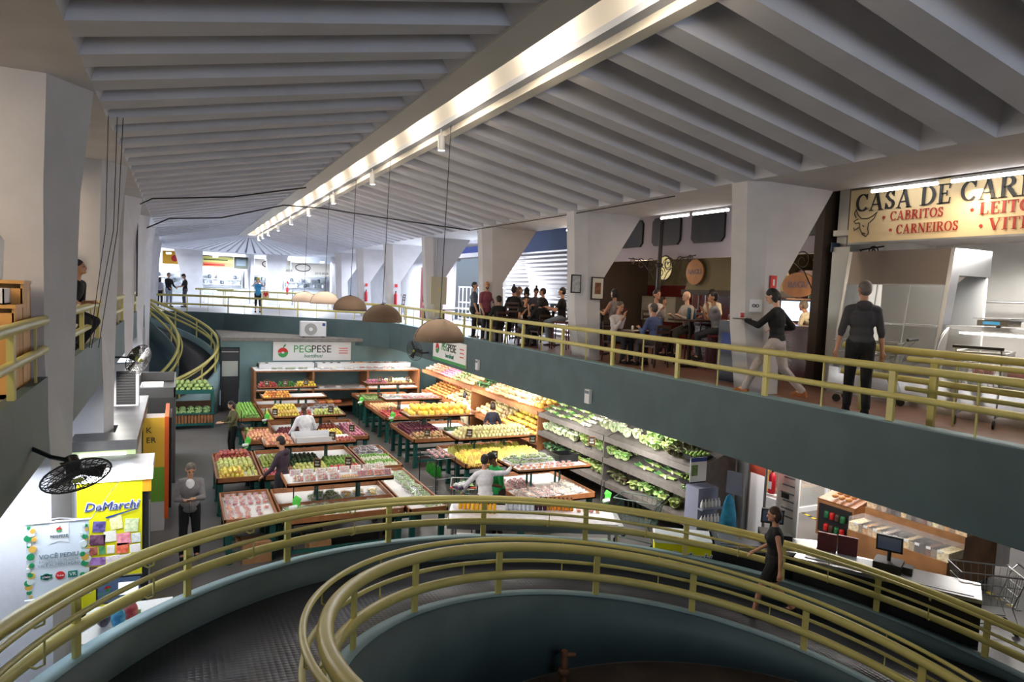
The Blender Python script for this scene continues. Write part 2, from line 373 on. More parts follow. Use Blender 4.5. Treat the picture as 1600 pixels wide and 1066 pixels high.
# edge beams (flat soffits running out to the shops)
mb = MB()
for s in (1, -1):
    xb = SIDE[s][1]; xo = xb+s*1.78
    mb.bx(min(xb, xo), max(xb, xo), -9, REAR+.3, ZB, ZB+.6)
mb.bx(SIDE[1][1]+1.78, 19, -9, 60, 7.45, 7.6); mb.bx(-7, SIDE[-1][1]-1.78, -9, 60, 7.45, 7.6); mb.bx(-7, 19, 48.2, 60, 7.3, 7.6); mb.bx(-7, 19, 43, 60, 8.6, 8.7)
struct('ceiling_2', mb, M_WHITE)
# ---------------- flared columns
COLP = [(8.0, ZB), (9.74, ZB), (8.68, 5.35), (8.78, GZ), (8.33, GZ), (8.14, 4.7), (8.08, 5.8)]
def column_left(y):
    mb = MB(); Z = (ZB, 5.9, 5.35, 4.3, 3.2, 0)
    far = (-.82, -.94, -.96, -.99, -1.02, -1.03); near = (-1.16, -1.19, -1.19, -1.19, -1.14, -1.12); out = (-2.54, -1.84, -1.5, -1.55, -1.6, -1.62)
    vs = []
    for i in range(6): vs += [(out[i], y-.5, Z[i]), (near[i], y-.5, Z[i]), (far[i], y, Z[i]), (out[i], y, Z[i])]
    fs = [(0, 1, 2, 3), (20, 23, 22, 21)]+[(4*i+a, 4*i+(a+1) % 4, 4*i+4+(a+1) % 4, 4*i+4+a) for i in range(5) for a in range(4)]
    struct('column', mb.add(vs, fs), M_WHITE)
def column(sgn, y, n):
    mb = MB(); y0, y1 = y-.5, y
    P = [(RXC+sgn*(x-RXC), z) for x, z in COLP]
    # chamfered hall corner: front polygon is set in
    F = [(RXC+sgn*(x-RXC), z) for x, z in [(8.27, ZB), (9.74, ZB), (8.68, 5.35), (8.78, GZ), (8.50, GZ), (8.36, 4.7), (8.33, 5.8)]]
    ni = len(P); vs = [(x, y0, z) for x, z in F]+[(x, y0+.17, z) for x, z in P]+[(x, y1, z) for x, z in P]
    fs = [tuple(range(ni-1, -1, -1)), tuple(range(2*ni, 3*ni))]
    for L in (0, ni):
        for i in range(ni):
            j = (i+1) % ni; fs.append((L+i, L+j, L+ni+j, L+ni+i))
    mb.add(vs, fs)
    struct('column', mb, M_WHITE)
for k in range(-2, 7):
    column(1, 8.52+5.25*k, k)
    if k >= 0: column_left(8.52+5.25*k)
# rear columns on the fan
def rear_col(x, y, w_=.55, flare=0, side=1):
    mb = MB(); mb.prism([(x-w_/2, GZ), (x+w_/2, GZ), (x+w_/2+(flare if side > 0 else 0), ZB), (x-w_/2-(flare if side < 0 else 0), ZB)], y-.3, y+.3, 'Y'); struct('column', mb, M_WHITE)
rear_col(.95, 48.0, .75, .9, -1); rear_col(5.55, 48.0, .75, .6, 1); rear_col(9.3, 46.0, .6, .5, 1); rear_col(-3.2, 46.0, .6)

# ---------------- ring ramp
RX, RY, RI, RO = 4.61, 3.94, 3.82, 5.81
RZ0, RK, RH = 1.10, .705, .615
def rz(t): return RZ0+RK*(t-PI/2)
T0, T1 = -.12, 4.35
def ring(r, t, z): return (RX+r*math.cos(t), RY+r*math.sin(t), z)
TS = [T0+(T1-T0)*i/150 for i in range(151)]
def ring_band(mb, r0, r1, f0, f1, ts=TS, mi=0):
    """solid band between radii r0,r1 and heights f0(t),f1(t)"""
    n = len(ts); vs = []
    for t in ts: vs += [ring(r0, t, f0(t)), ring(r1, t, f0(t)), ring(r1, t, f1(t)), ring(r0, t, f1(t))]
    fs = [tuple((i*4+a, i*4+b, i*4+4+b, i*4+4+a)) for i in range(n-1) for a, b in ((0, 1), (1, 2), (2, 3), (3, 0))]
    fs += [(0, 1, 2, 3), ((n-1)*4, (n-1)*4+1, (n-1)*4+2, (n-1)*4+3)]
    return mb.add(vs, fs, mi, True)
mb = MB()
ring_band(mb, RO, RO+.16, lambda t: max(-.05, rz(t)-.85), rz)
struct('wall_ramp_outer', mb, M_TEAL)
mb = MB(); ring_band(mb, RI-.14, RI, lambda t: -.1, lambda t: rz(t)-.04); struct('wall_ramp_inner', mb, M_TEAL)
mb = MB(); ring_band(mb, RO-.005, RO+.17, lambda t: rz(t), lambda t: rz(t)+.012); ring_band(mb, RI-.145, RI+.01, lambda t: rz(t)-.04, lambda t: rz(t)-.026); struct('trim_4', mb, M_TEAL2)
m_ramp = mat('black_studded_rubber', (.03, .03, .04), .38); nt, b = nodes_of(m_ramp)
tc = nt.nodes.new('ShaderNodeTexCoord'); vo = nt.nodes.new('ShaderNodeTexVoronoi'); vo.inputs['Scale'].default_value = 16; vo.inputs['Randomness'].default_value = 0
bp = nt.nodes.new('ShaderNodeBump'); bp.inputs['Strength'].default_value = .8; bp.inputs['Distance'].default_value = .01; bp.invert = True
nt.links.new(tc.outputs['Object'], vo.inputs['Vector']); nt.links.new(vo.outputs['Distance'], bp.inputs['Height']); nt.links.new(bp.outputs['Normal'], b.inputs['Normal'])
mb = MB(); ring_band(mb, RI, RO, lambda t: max(-.06, rz(t)-.52), lambda t: max(.004, rz(t)-.34)); struct('floor_ramp', mb, m_ramp)
mb = MB(); mb.lathe([(RI-.2, .0), (RI-.2, .02)], (RX, RY, .0), 64); struct('floor_4', mb, mat('brown_earth', (.10, .07, .055), .9, noise=.35, nscale=1.5, bump=.5, bscale=7))
# ring rails: each ring handrail is one thing with its pipes and posts
def ring_rail(label, r, zb, ramp_side, posts):
    t = thing('ramp_railing', label, 'railing', (RX, RY, 0))
    ts = TS
    def P(rr, dz, tt): return (rr*math.cos(tt), rr*math.sin(tt), rz(tt)+zb+dz)
    MB().tube([P(r, RH, a) for a in ts], .06, 12).build('top_rail', M_YEL, t)
    MB().tube([P(r, RH*.41, a) for a in ts], .054, 12).build('lower_rail', M_YEL, t)
    rh = r+ramp_side*.15
    MB().tube([P(rh, RH+(.06 if ramp_side > 0 else 0), a) for a in ts], .027, 8).build('handrail', M_YEL, t)
    MB().tube([P(rh, RH*(.62 if ramp_side > 0 else .74), a) for a in ts], .024, 8).build('middle_handrail', M_YEL, t)
    for a in posts:
        c = P(r, 0, a); q = P(r, RH, a)
        mb = MB(); d = (math.cos(a), math.sin(a)); mb.box(((c[0]+q[0])/2, (c[1]+q[1])/2, (c[2]+q[2])/2), (.03, .085, RH), rz=a)
        mb.build('post', M_YEL, t)
    for a in posts[::1]:
        a2 = a+.12
        for z1, z2 in ((RH-.06, RH+(.05 if ramp_side > 0 else 0)), (RH*.41, RH*(.62 if ramp_side > 0 else .74))):
            MB().tube([P(r, z1, a2), P(r+ramp_side*.09, z1-.03, a2), P(rh, z1, a2), P(rh, z2, a2)], .009, 5).build('bracket', M_YEL, t)
ring_rail('curved yellow railing on the outer curb of the ramp', RO+.08, 0, -1, [-.03, .25, .492, .73, .996, 1.291, 1.601, 1.886, 2.177, 2.443, 2.71, 2.98, 3.26, 3.6])
ring_rail('curved yellow railing on the inner curb round the ramp well', RI-.07, -.04, 1, [-.08, .279, .647, 1.044, 1.417, 1.828, 2.221, 2.58, 2.952, 3.35, 3.75])
# straight / path railings
def path_rail(label, path, zt, zl, zc, r=.05, pitch=1.02, both=.5, extra_thin=True):
    L = [0]
    for a, b2 in zip(path, path[1:]): L.append(L[-1]+math.dist(a, b2))
    def P(s):
        for i in range(len(path)-1):
            if s <= L[i+1]+1e-6:
                f = (s-L[i])/(L[i+1]-L[i]); return (path[i][0]+(path[i+1][0]-path[i][0])*f, path[i][1]+(path[i+1][1]-path[i][1])*f)
        return path[-1]
    o = path[0]; t = thing('gallery_railing', label, 'railing', (o[0], o[1], zc))
    loc = lambda p, z: (p[0]-o[0], p[1]-o[1], z-zc)
    MB().tube([loc(p, zt) for p in path], r, 10).build('top_rail', M_YEL, t)
    MB().tube([loc(p, zl) for p in path], r*.85, 10).build('lower_rail', M_YEL, t)
    s = .35; k = 0
    while s < L[-1]:
        p = P(s); mb = MB(); big = k % 2 == 0
        mb.box(loc(p, (zt+zc)/2), (.05 if big else .02, .085 if big else .02, zt-zc)); mb.build('post', M_YEL, t); s += pitch; k += 1
    return t
xr = XR+.1
path_rail('long straight yellow railing along the right gallery edge', [(xr, -3), (xr, 26.2)], 4.33, 3.98, 3.66)
path_rail('yellow railing along the curved rear gallery edge', [(xr, 26.3), (7.85, 27.3), (7.3, 28.3), (6.4, 29.25), (4.85, 30.5), (3.1, 32.0), (1.9, 33.2), (.5, 33.78), (-.9, 33.8)], 4.36, 3.98, 3.65, pitch=.9)
path_rail('short yellow railing between the first left column and the camera', [(XL-.03, -4), (XL-.03, 8.02)], 4.6, 4.31, 4.04)
path_rail('yellow railing the seated man leans on between left columns', [(XL-.03, 8.52), (XL-.03, 13.27)], 4.6, 4.31, 4.04)
path_rail('yellow railing beyond the second left column', [(XL-.03, 13.77), (XL-.03, 18.5)], 4.6, 4.31, 4.04)
path_rail('yellow railing beyond the third left column', [(XL-.03, 19.02), (XL-.03, 23.8)], 4.6, 4.31, 4.04)

# ---------------- small curved ramp at the rear left
QX, QY, QI, QO, QZ, QK = -1.13, 29.0, 1.12, 2.52, 2.65, .99
def qz(t): return QZ+QK*t-.72
def qring(r, t, z): return (QX+r*math.cos(t), QY+r*math.sin(t), z)
QT = [-1.95+3.75*i/60 for i in range(61)]
def qband(r0, r1, f0, f1, ts=QT):
    mb = MB(); n = len(ts); vs = []
    for t in ts: vs += [qring(r0, t, f0(t)), qring(r1, t, f0(t)), qring(r1, t, f1(t)), qring(r0, t, f1(t))]
    return mb.add(vs, [(i*4+a, i*4+b, i*4+4+b, i*4+4+a) for i in range(n-1) for a, b in ((0, 1), (1, 2), (2, 3), (3, 0))]+[(0, 1, 2, 3), ((n-1)*4, (n-1)*4+1, (n-1)*4+2, (n-1)*4+3)], 0, True)
struct('wall_rear_ramp_outer', qband(QO-.05, QO+.08, lambda t: 0 if t < .25 else max(0, qz(t)-.75), lambda t: max(.02, qz(t))), M_TEAL2)
struct('wall_rear_ramp_inner', qband(QI-.1, QI+.03, lambda t: max(0, qz(t)-.75) if t > 0 else 0, lambda t: max(.02, qz(t))), M_TEAL)
struct('floor_rear_ramp', qband(QI, QO, lambda t: max(0, qz(t)-.4), lambda t: max(.01, qz(t)-.25)), m_ramp)
for lab, r in (('outer yellow railing of the small curved ramp at the rear left', QO), ('inner yellow railing of the small curved ramp at the rear left', QI)):
    t = thing('ramp_railing', lab, 'railing', (QX, QY, 0))
    for nm, dz, rr in (('top_rail', .72, .055), ('lower_rail', .34, .045)): MB().tube([(r*math.cos(a), r*math.sin(a), max(.1, qz(a)+dz)) for a in QT], rr, 8).build(nm, M_YEL, t)
    MB().tube([((r+(.12 if r < 2 else -.12))*math.cos(a), (r+(.12 if r < 2 else -.12))*math.sin(a), max(.1, qz(a)+.55)) for a in QT], .03, 6).build('handrail', M_YEL, t)
    a = QT[0]+.1
    while a < QT[-1]: MB().cyl((r*math.cos(a), r*math.sin(a), max(.02, qz(a))), (r*math.cos(a), r*math.sin(a), qz(a)+.72), .03, n=6).build('post', M_YEL, t); a += .95/r

t = thing('pipe_stub', 'rusty pipe stub and tap on the ground inside the ramp well', 'pipe', (4.55, 7.35, .02)); m_r = mat('rust', (.14, .06, .03), .8, noise=.3)
MB().cyl((0, 0, 0), (0, 0, .42), .045, n=10).build('pipe', m_r, t); MB().cyl((0, 0, .36), (.14, -.05, .36), .03, n=8).build('spout', m_r, t); MB().lathe([(.07, .1), (.08, .14), (.07, .18)], n=10).build('collar', m_r, t)
# ================================================================== PRODUCE FLOOR
def S(r, g, b): return tuple((c/255/12.92 if c/255 < .04045 else ((c/255+.055)/1.055)**2.4) for c in (r, g, b))
M_SIGNB = mat('chalkboard', (.015, .015, .015), .8); M_CHALK = mat('chalk', (.7, .7, .6), .9)
M_BAG = mat('green_film', (.10, .62, .08), .35)
def display_table(label, x0, x1, y0, y1, zt=.85, rim=.10, nleg=3, shelf=None, group=None, liner=M_PAPER, divs=(), boards=1):
    """sloping-rim wooden tray on green legs; shelf=(x0,x1,y0,y1,z) adds a raised board"""
    ox, oy = (x0+x1)/2, (y0+y1)/2
    t = thing('display_table', label, 'market table', (ox, oy, 0), group=group)
    X0, X1, Y0_, Y1_ = x0-ox, x1-ox, y0-oy, y1-oy
    mb = MB(); th = .03
    mb.bx(X0, X1, Y0_, Y1_, zt-rim-.03, zt-rim, 0)
    mb.bx(X0, X1, Y0_, Y0_+th, zt-rim-.03, zt); mb.bx(X0, X1, Y1_-th, Y1_, zt-rim-.03, zt); mb.bx(X0, X0+th, Y0_, Y1_, zt-rim-.03, zt); mb.bx(X1-th, X1, Y0_, Y1_, zt-rim-.03, zt)
    mb.build('tray', M_WOOD, t)
    for d in divs:
        if d[0] == 'x': MB().bx(d[1]-ox-.012, d[1]-ox+.012, Y0_+th, Y1_-th, zt-rim, zt-.005).build('divider', M_WOOD, t)
        else: MB().bx(X0+th, X1-th, d[1]-oy-.012, d[1]-oy+.012, zt-rim, zt-.005).build('divider', M_WOOD, t)
    MB().bx(X0+th, X1-th, Y0_+th, Y1_-th, zt-rim, zt-rim+.006).build('liner', liner, t)
    for i in range(nleg):
        y = Y0_+.12+(Y1_-Y0_-.24)*i/(nleg-1)
        for x in (X0+.09, X1-.09):
            mb = MB(); mb.bx(x-.05, x+.05, y-.05, y+.05, .02, zt-rim-.03); mb.cyl((x, y, 0), (x, y, .06), .07, n=10); mb.build('leg', M_GREEN, t)
        MB().bx(X0+.09, X1-.09, y-.03, y+.03, .16, .22).build('stretcher', M_GREEN, t)
    if shelf:
        a, b, c, d, z = shelf; a -= ox; b -= ox; c -= oy; d -= oy
        mb = MB(); mb.bx(a, b, c, d, z-.07, z-.03); mb.bx(a, b, c, c+.02, z-.07, z+.01); mb.bx(a, a+.02, c, d, z-.07, z+.01); mb.bx(b-.02, b, c, d, z-.07, z+.01)
        mb.build('upper_shelf', M_WOOD, t)
        MB().bx(a+.02, b-.02, c+.02, d-.01, z-.03, z-.025).build('shelf_liner', liner, t)
        for x in (a+(b-a)*.3, a+(b-a)*.7):
            for y in ((c+d)/2-.1, (c+d)/2+.1): MB().bx(x-.02, x+.02, y-.02, y+.02, zt-rim, z-.07).build('shelf_post', M_GREEN, t)
    return t
# ---- kinds
def round_fruit(name, r, m, flat=1., stem=None, n=9):
    mb = MB(); P = [(.12, .10), (.62, .16), (.92, .5), (1., .95), (.86, 1.45), (.5, 1.78), (.16, 1.76)]
    mb.lathe([(r*a, r*b*flat) for a, b in P], n=n)
    if stem: mb.cyl((0, 0, r*1.7*flat), (r*.1, 0, r*2.0*flat), r*.07, n=4, mi=1)
    return (name, mb.mesh(name, [m]+([stem] if stem else [])))
def proto(kind, mb, mats): return (kind, mb.mesh(kind, mats))
M_STEM = mat('brown_stem', (.10, .06, .03), .8)
def vary(m, a=.45, hv=.03):
    nt, b = nodes_of(m); src = b.inputs['Base Color'].links[0].from_socket
    oi = nt.nodes.new('ShaderNodeObjectInfo'); mr = nt.nodes.new('ShaderNodeMapRange'); mr.inputs[3].default_value = 1-a/2; mr.inputs[4].default_value = 1+a/2
    m2 = nt.nodes.new('ShaderNodeMapRange'); m2.inputs[3].default_value = .5-hv; m2.inputs[4].default_value = .5+hv; h = nt.nodes.new('ShaderNodeHueSaturation'); h.inputs['Saturation'].default_value = .9
    nt.links.new(oi.outputs['Random'], mr.inputs[0]); nt.links.new(oi.outputs['Random'], m2.inputs[0]); nt.links.new(mr.outputs[0], h.inputs['Value']); nt.links.new(m2.outputs[0], h.inputs['Hue']); nt.links.new(src, h.inputs['Color']); nt.links.new(h.outputs[0], b.inputs['Base Color']); return m
def fm(n, rgb, v=.12, rough=.35, **k):
    if n in MATS: return MATS[n]
    return vary(mat(n, S(*rgb), rough, noise=v, nscale=14, **k))
K = {}
K['lime'] = round_fruit('lime', .036, fm('lime_skin', (120, 165, 45)))
K['green_apple'] = round_fruit('green_apple', .04, fm('green_apple_skin', (170, 190, 80)), stem=M_STEM)
K['red_apple'] = round_fruit('red_apple', .04, vary(mat('red_apple_skin', S(160, 30, 35), .3, col2=S(205, 90, 65), nscale=16)), stem=M_STEM)
K['plum'] = round_fruit('plum', .036, fm('plum_skin', (110, 20, 40)))
K['tomato'] = round_fruit('tomato', .037, fm('tomato_skin', (215, 55, 35), rough=.2), flat=.85)
K['peach'] = round_fruit('peach', .04, vary(mat('peach_skin', S(240, 190, 135), .7, col2=S(215, 115, 100), nscale=12)))
K['orange'] = round_fruit('orange', .042, fm('orange_skin', (245, 165, 45)))
K['lemon'] = round_fruit('lemon', .036, fm('lemon_skin', (240, 215, 70)), flat=1.2)
K['guava'] = round_fruit('guava', .042, fm('guava_skin', (205, 210, 110)), flat=1.1)
K['mango'] = round_fruit('mango', .05, vary(mat('mango_skin', S(140, 150, 80), .4, col2=S(190, 90, 70), nscale=9)), flat=.9)
K['avocado'] = round_fruit('avocado', .042, fm('avocado_skin', (50, 75, 35), .3), flat=1.3)
K['melon'] = round_fruit('melon', .088, fm('melon_skin', (250, 205, 40)), flat=.92, stem=M_STEM, n=12)
K['cantaloupe'] = round_fruit('cantaloupe', .075, fm('cantaloupe_skin', (235, 215, 150), .2, .7), n=10)
K['onion'] = round_fruit('onion', .04, fm('onion_skin', (200, 120, 150)), flat=1.)
K['squash'] = round_fruit('squash', .05, mat('squash_skin', S(120, 150, 90), .5, col2=S(185, 205, 140), nscale=10), flat=.8)
K['pepper'] = None
def pepper(n, rgb):
    mb = MB(); mb.lathe([(.01, .0), (.03, .01), (.038, .05), (.042, .085), (.03, .1), (.01, .092)], n=8); mb.cyl((0, 0, .09), (.01, 0, .125), .007, n=5, mi=1)
    return proto('bell_pepper', mb, [fm(n, rgb, rough=.2), mat('pepper_stem', (.08, .25, .04))])
K['red_pepper'] = pepper('red_pepper_skin', (200, 35, 35)); K['green_pepper'] = pepper('green_pepper_skin', (60, 125, 45)); K['yellow_pepper'] = pepper('yellow_pepper_skin', (245, 205, 40))
K['coconut_melon'] = round_fruit('green_melon', .11, mat('green_melon_skin', S(130, 165, 95), .5, col2=S(185, 200, 130), nscale=9), n=12)
def watermelon():
    m = mat('watermelon_rind', S(45, 90, 45), .3); nt, b = nodes_of(m)
    tc = nt.nodes.new('ShaderNodeTexCoord'); wv = nt.nodes.new('ShaderNodeTexWave'); wv.bands_direction = 'Y'; wv.inputs['Scale'].default_value = 7; wv.inputs['Distortion'].default_value = 3
    rp = nt.nodes.new('ShaderNodeValToRGB'); rp.color_ramp.elements[0].color = (*S(35, 80, 45), 1); rp.color_ramp.elements[1].color = (*S(160, 190, 120), 1)
    nt.links.new(tc.outputs['Object'], wv.inputs['Vector']); nt.links.new(wv.outputs['Fac'], rp.inputs['Fac']); nt.links.new(rp.outputs['Color'], b.inputs['Base Color'])
    mb = MB(); mb.ball((0, 0, .135), (.17, .135, .135), 14, 9); return proto('watermelon', mb, [m])
K['watermelon'] = watermelon()
def pumpkin():
    mb = MB(); n = 24; vs = []
    for r, z in [(.03, .03), (.11, .0), (.16, .05), (.165, .1), (.12, .155), (.04, .14), (.01, .135)]:
        for j in range(n):
            g = r*(1+.07*math.cos(j*PI*2/3)); vs.append((g*math.cos(2*PI*j/n), g*math.sin(2*PI*j/n), z))
    mb.add(vs, [(i*n+j, i*n+(j+1) % n, (i+1)*n+(j+1) % n, (i+1)*n+j) for i in range(6) for j in range(n)], 0, True); mb.cyl((0, 0, .13), (.02, 0, .19), .014, n=6, mi=1)
    return proto('pumpkin', mb, [fm('pumpkin_skin', (225, 125, 55)), M_STEM])
K['pumpkin'] = pumpkin()
def banana_bunch(rgb, n='banana_skin'):
    mb = MB()
    for i in range(6):
        a = (i-2.5)*.17; pts = []; rr = []
        for k in range(6):
            u = k/5; x = .025*(i-2.5)+math.sin(a)*u*.06; y = -.17*u; z = .14-.13*u*u+.03*abs(math.sin(i)); pts.append((x, y, z)); rr.append(.005 if k == 0 else .017 if 0 < k < 5 else .006)
        mb.tube(pts, rr, 6)
    mb.ball((0, .005, .14), .022, 6, 4, 1)
    return proto('banana_bunch', mb, [fm(n, rgb), M_STEM])
K['banana'] = banana_bunch((240, 210, 70)); K['green_banana'] = banana_bunch((190, 195, 60), 'green_banana_skin')
def leafy(name, rgb, rgb2, r=.14, nl=11, h=.13):
    mb = MB(); rd = random.Random(name)
    for i in range(nl):
        a = 2*PI*i/nl*2.4+rd.uniform(-.2, .2); lean = .25+.75*(i/nl); vs = []; G = 5
        for u in range(G):
            for v in range(4):
                w_ = (v-1.5)/1.5*.085*math.sin(PI*(u+.8)/(G+.3)); d = u/(G-1)
                rad = r*lean*d**1.2; z = h*(math.sin(d*PI*(.75 if lean > .6 else .5)))*1.1+rd.uniform(-.008, .008)+abs(v-1.5)*.01*(-1)**u
                vs.append((math.cos(a)*rad-math.sin(a)*w_, math.sin(a)*rad+math.cos(a)*w_, max(.0, z)))
        mb.add(vs, [(u*4+v, u*4+v+1, u*4+v+5, u*4+v+4) for u in range(G-1) for v in range(3)], 0, True)
    mb.ball((0, 0, .045), (.05, .05, .045), 7, 5, 1)
    return proto(name, mb, [vary(mat(name+'_leaf', S(*rgb), .55, col2=S(*rgb2), nscale=12), .3), mat('pale_core', S(225, 230, 190), .6)])
K['lettuce'] = leafy('lettuce', (120, 170, 70), (205, 225, 140))
K['red_lettuce'] = leafy('red_lettuce', (70, 35, 45), (120, 140, 80))
K['cabbage'] = leafy('cabbage', (190, 215, 160), (235, 240, 215), .11, 9, .15)
K['kale'] = leafy('kale', (40, 85, 55), (100, 150, 90), .13, 9)
def bundle(name, c1, c2, n=9, L=.5, r=.012):
    mb = MB(); rd = random.Random(name)
    for i in range(n):
        x = rd.uniform(-.05, .05); z = rd.uniform(.014, .05); s = rd.uniform(.8, 1.6)
        mb.tube([(x*.7, -L/2, z), (x, 0, z), (x*s, L*.25, z)], r, 5); mb.tube([(x*s, L*.25, z), (x*s*1.6, L*.5, z+rd.uniform(-.0, .05))], [r*.9, r*1.6], 5, 1)
    mb.cyl((-.06, -.03, .03), (.06, -.03, .03), .038, n=6, mi=2)
    return proto(name, mb, [mat(name+'_stalk', S(*c1), .5), mat(name+'_top', S(*c2), .6, noise=.2), mat('rubber_band', S(190, 190, 170))])
K['leek'] = bundle('leek_bundle', (225, 232, 200), (120, 165, 80)); K['greens'] = bundle('greens_bundle', (150, 180, 95), (60, 110, 50))
def tray_pack(kind, rgb, rgb2=None, stand=False, green=False):
    """white foam tray, contents, film: three parts"""
    t = thing(kind, 'x', 'x', (0, 0, -50)); rd = random.Random(kind)
    mb = MB(); mb.box((0, 0, .016), (.2, .135, .032), taper=.86); mb.bx(-.105, .105, -.07, .07, .03, .036); mb.build('foam_tray', M_WPLAST, t)
    mb = MB()
    for i in range(4):
        for j in range(3): mb.ball((-.066+.044*i, -.04+.04*j, .05+rd.uniform(-.004, .006)), .023, 6, 4, rd.choice((0, 0, 1)))
    mb.build('contents', [fm(kind+'_a', rgb), fm(kind+'_b', rgb2 or rgb)], t)
    MB().box((0, 0, .058), (.205, .14, .05), taper=1.02).build('film', M_FILM, t)
    return t
def cup_pack(kind, rgb, rgb2, lid=M_FILM):
    t = thing(kind, 'x', 'x', (0, 0, -50)); rd = random.Random(kind)
    MB().lathe([(.04, 0), (.045, .004), (.055, .06), (.052, .06)], n=10).build('cup', M_FILM, t)
    mb = MB()
    for i in range(5): mb.ball((.026*math.cos(i*1.257), .026*math.sin(i*1.257), .03), .02, 6, 4, i % 2)
    mb.ball((0, 0, .042), .022, 6, 4, 1); mb.build('contents', [fm(kind+'_a', rgb), fm(kind+'_b', rgb2)], t)
    MB().lathe([(.058, .06), (.058, .066), (.04, .072), (.01, .073)], n=10).build('lid', lid, t)
    return t
PK = {'tomato_pack': tray_pack('tomato_pack', (200, 35, 35), (225, 130, 80)), 'mixed_pack': tray_pack('mixed_fruit_pack', (225, 90, 60), (240, 225, 190)), 'greens_pack': tray_pack('greens_pack', (110, 150, 60), (170, 190, 90)),
      'white_pack': tray_pack('mushroom_pack', (235, 225, 205), (215, 200, 180)), 'pink_pack': tray_pack('meaty_fruit_pack', (240, 195, 185), (246, 236, 228)), 'purple_pack': tray_pack('purple_pack', (80, 40, 70), (190, 180, 190)),
      'red_cup': cup_pack('fruit_cup', (190, 40, 50), (215, 110, 110)), 'orange_cup': cup_pack('orange_fruit_cup', (235, 140, 50), (220, 70, 50)), 'yellow_pack': tray_pack('yellow_pack', (235, 190, 70), (240, 220, 140))}
USED = set()
def put(kind, x, y, z, rz=0., label=None, cat='fruit', group=None, sc=1., tilt=None):
    if kind in PK:
        src = PK[kind]
        if kind not in USED: USED.add(kind); o = src; o.location = (x, y, z); o.rotation_euler = (0, 0, rz)
        else: o = dup(src, (x, y, z), rz)
        o['label'] = label; o['category'] = cat; o['group'] = group
    else:
        nm, me = K[kind]; o = bpy.data.objects.new(nm, me); C.objects.link(o); o.location = (x, y, z); o.rotation_euler = (0, 0, rz); tag(o, label, cat, group)
    o.scale = (sc,)*3
    if tilt: o.rotation_euler = (tilt[0], tilt[1], rz)
    return o
COUNT = {}
LIM = {'tomato': 330, 'lime': 330, 'plum': 300, 'lemon': 330, 'guava': 300, 'red_apple': 300, 'peach': 300}
def heap(kind, x0, x1, y0, y1, z, step, label, cat='fruit', layers=1, group=None, zf=None, sc=1., jit=.16, dy=None, rot=True, tilt=None, lz=.78, skip=0.):
    group = group or label.split(' on ')[0]+' heap'+(' on '+label.split(' on ')[1] if ' on ' in label else '')
    dy = dy or step; over = MB(); om = None
    for k in range(layers):
        a0, a1, b0, b1 = x0+k*step*.5, x1-k*step*.5, y0+k*dy*.5, y1-k*dy*.5
        nx, ny = int((a1-a0)/step+1e-6), int((b1-b0)/dy+1e-6)
        if nx < 1 or ny < 1: break
        for i in range(nx):
            for j in range(ny):
                if skip and random.random() < skip: continue
                if k < layers-1 and 1 < i < nx-2 and 1 < j < ny-2: continue      # hidden inside the heap
                x = a0+(i+.5)*(a1-a0)/nx+random.uniform(-jit, jit)*step; y = b0+(j+.5)*(b1-b0)/ny+random.uniform(-jit, jit)*dy
                zz = (zf(x, y) if zf else z)+k*step*lz+random.uniform(0, .06)*step; nm = kind if kind in PK else K[kind][0]
                r_ = random.uniform(0, 6.28) if rot else random.uniform(-.15, .15); s_ = sc*random.uniform(.93, 1.05)
                if COUNT.get(nm, 0) >= 295 and kind not in PK:
                    me = K[kind][1]; M = Matrix.Translation((x, y, zz)) @ Matrix.Rotation(r_, 4, 'Z') @ Matrix.Scale(s_, 4); om = list(me.materials)
                    n0 = len(over.v); over.v += [tuple(M @ v.co) for v in me.vertices]; over.f += [tuple(q+n0 for q in p.vertices) for p in me.polygons]; over.m += [p.material_index for p in me.polygons]; over.sm += [True]*len(me.polygons)
                    continue
                COUNT[nm] = COUNT.get(nm, 0)+1
                put(kind, x, y, zz, r_, label, cat, group, s_, tilt)
    if over.v: tag(over.build(K[kind][0]+'_heap', om), 'rest of the heap: '+' '.join(label.split()[:12]), cat, kind='stuff')
def price_sign(x, y, z, label, h=.16, w=.12, pole=0.12, rzv=-.45):
    t = thing('price_sign', label, 'price sign', (x, y, z), rzv)
    if pole > 0: MB().cyl((0, .012, 0), (0, .012, pole+.02), .006, n=5).build('pole', M_BLACK, t)
    mb = MB(); mb.bx(-w/2, w/2, .0, .016, pole, pole+h); mb.build('frame', M_WOOD, t)
    mb = MB(); mb.bx(-w/2+.014, w/2-.014, -.004, .0, pole+.014, pole+h-.014); mb.build('board', M_SIGNB, t)
    mb = MB()
    for k, (a, b) in enumerate(((-.3, .3), (-.25, .2))): mb.bx(a*w, b*w, -.007, -.004, pole+h*(.68-.14*k), pole+h*(.73-.14*k))
    for k in range(4): mb.bx(-.3*w+k*.16*w, -.3*w+k*.16*w+.1*w, -.007, -.004, pole+h*.22, pole+h*.42)
    mb.build('chalk_marks', M_CHALK, t)
    return t
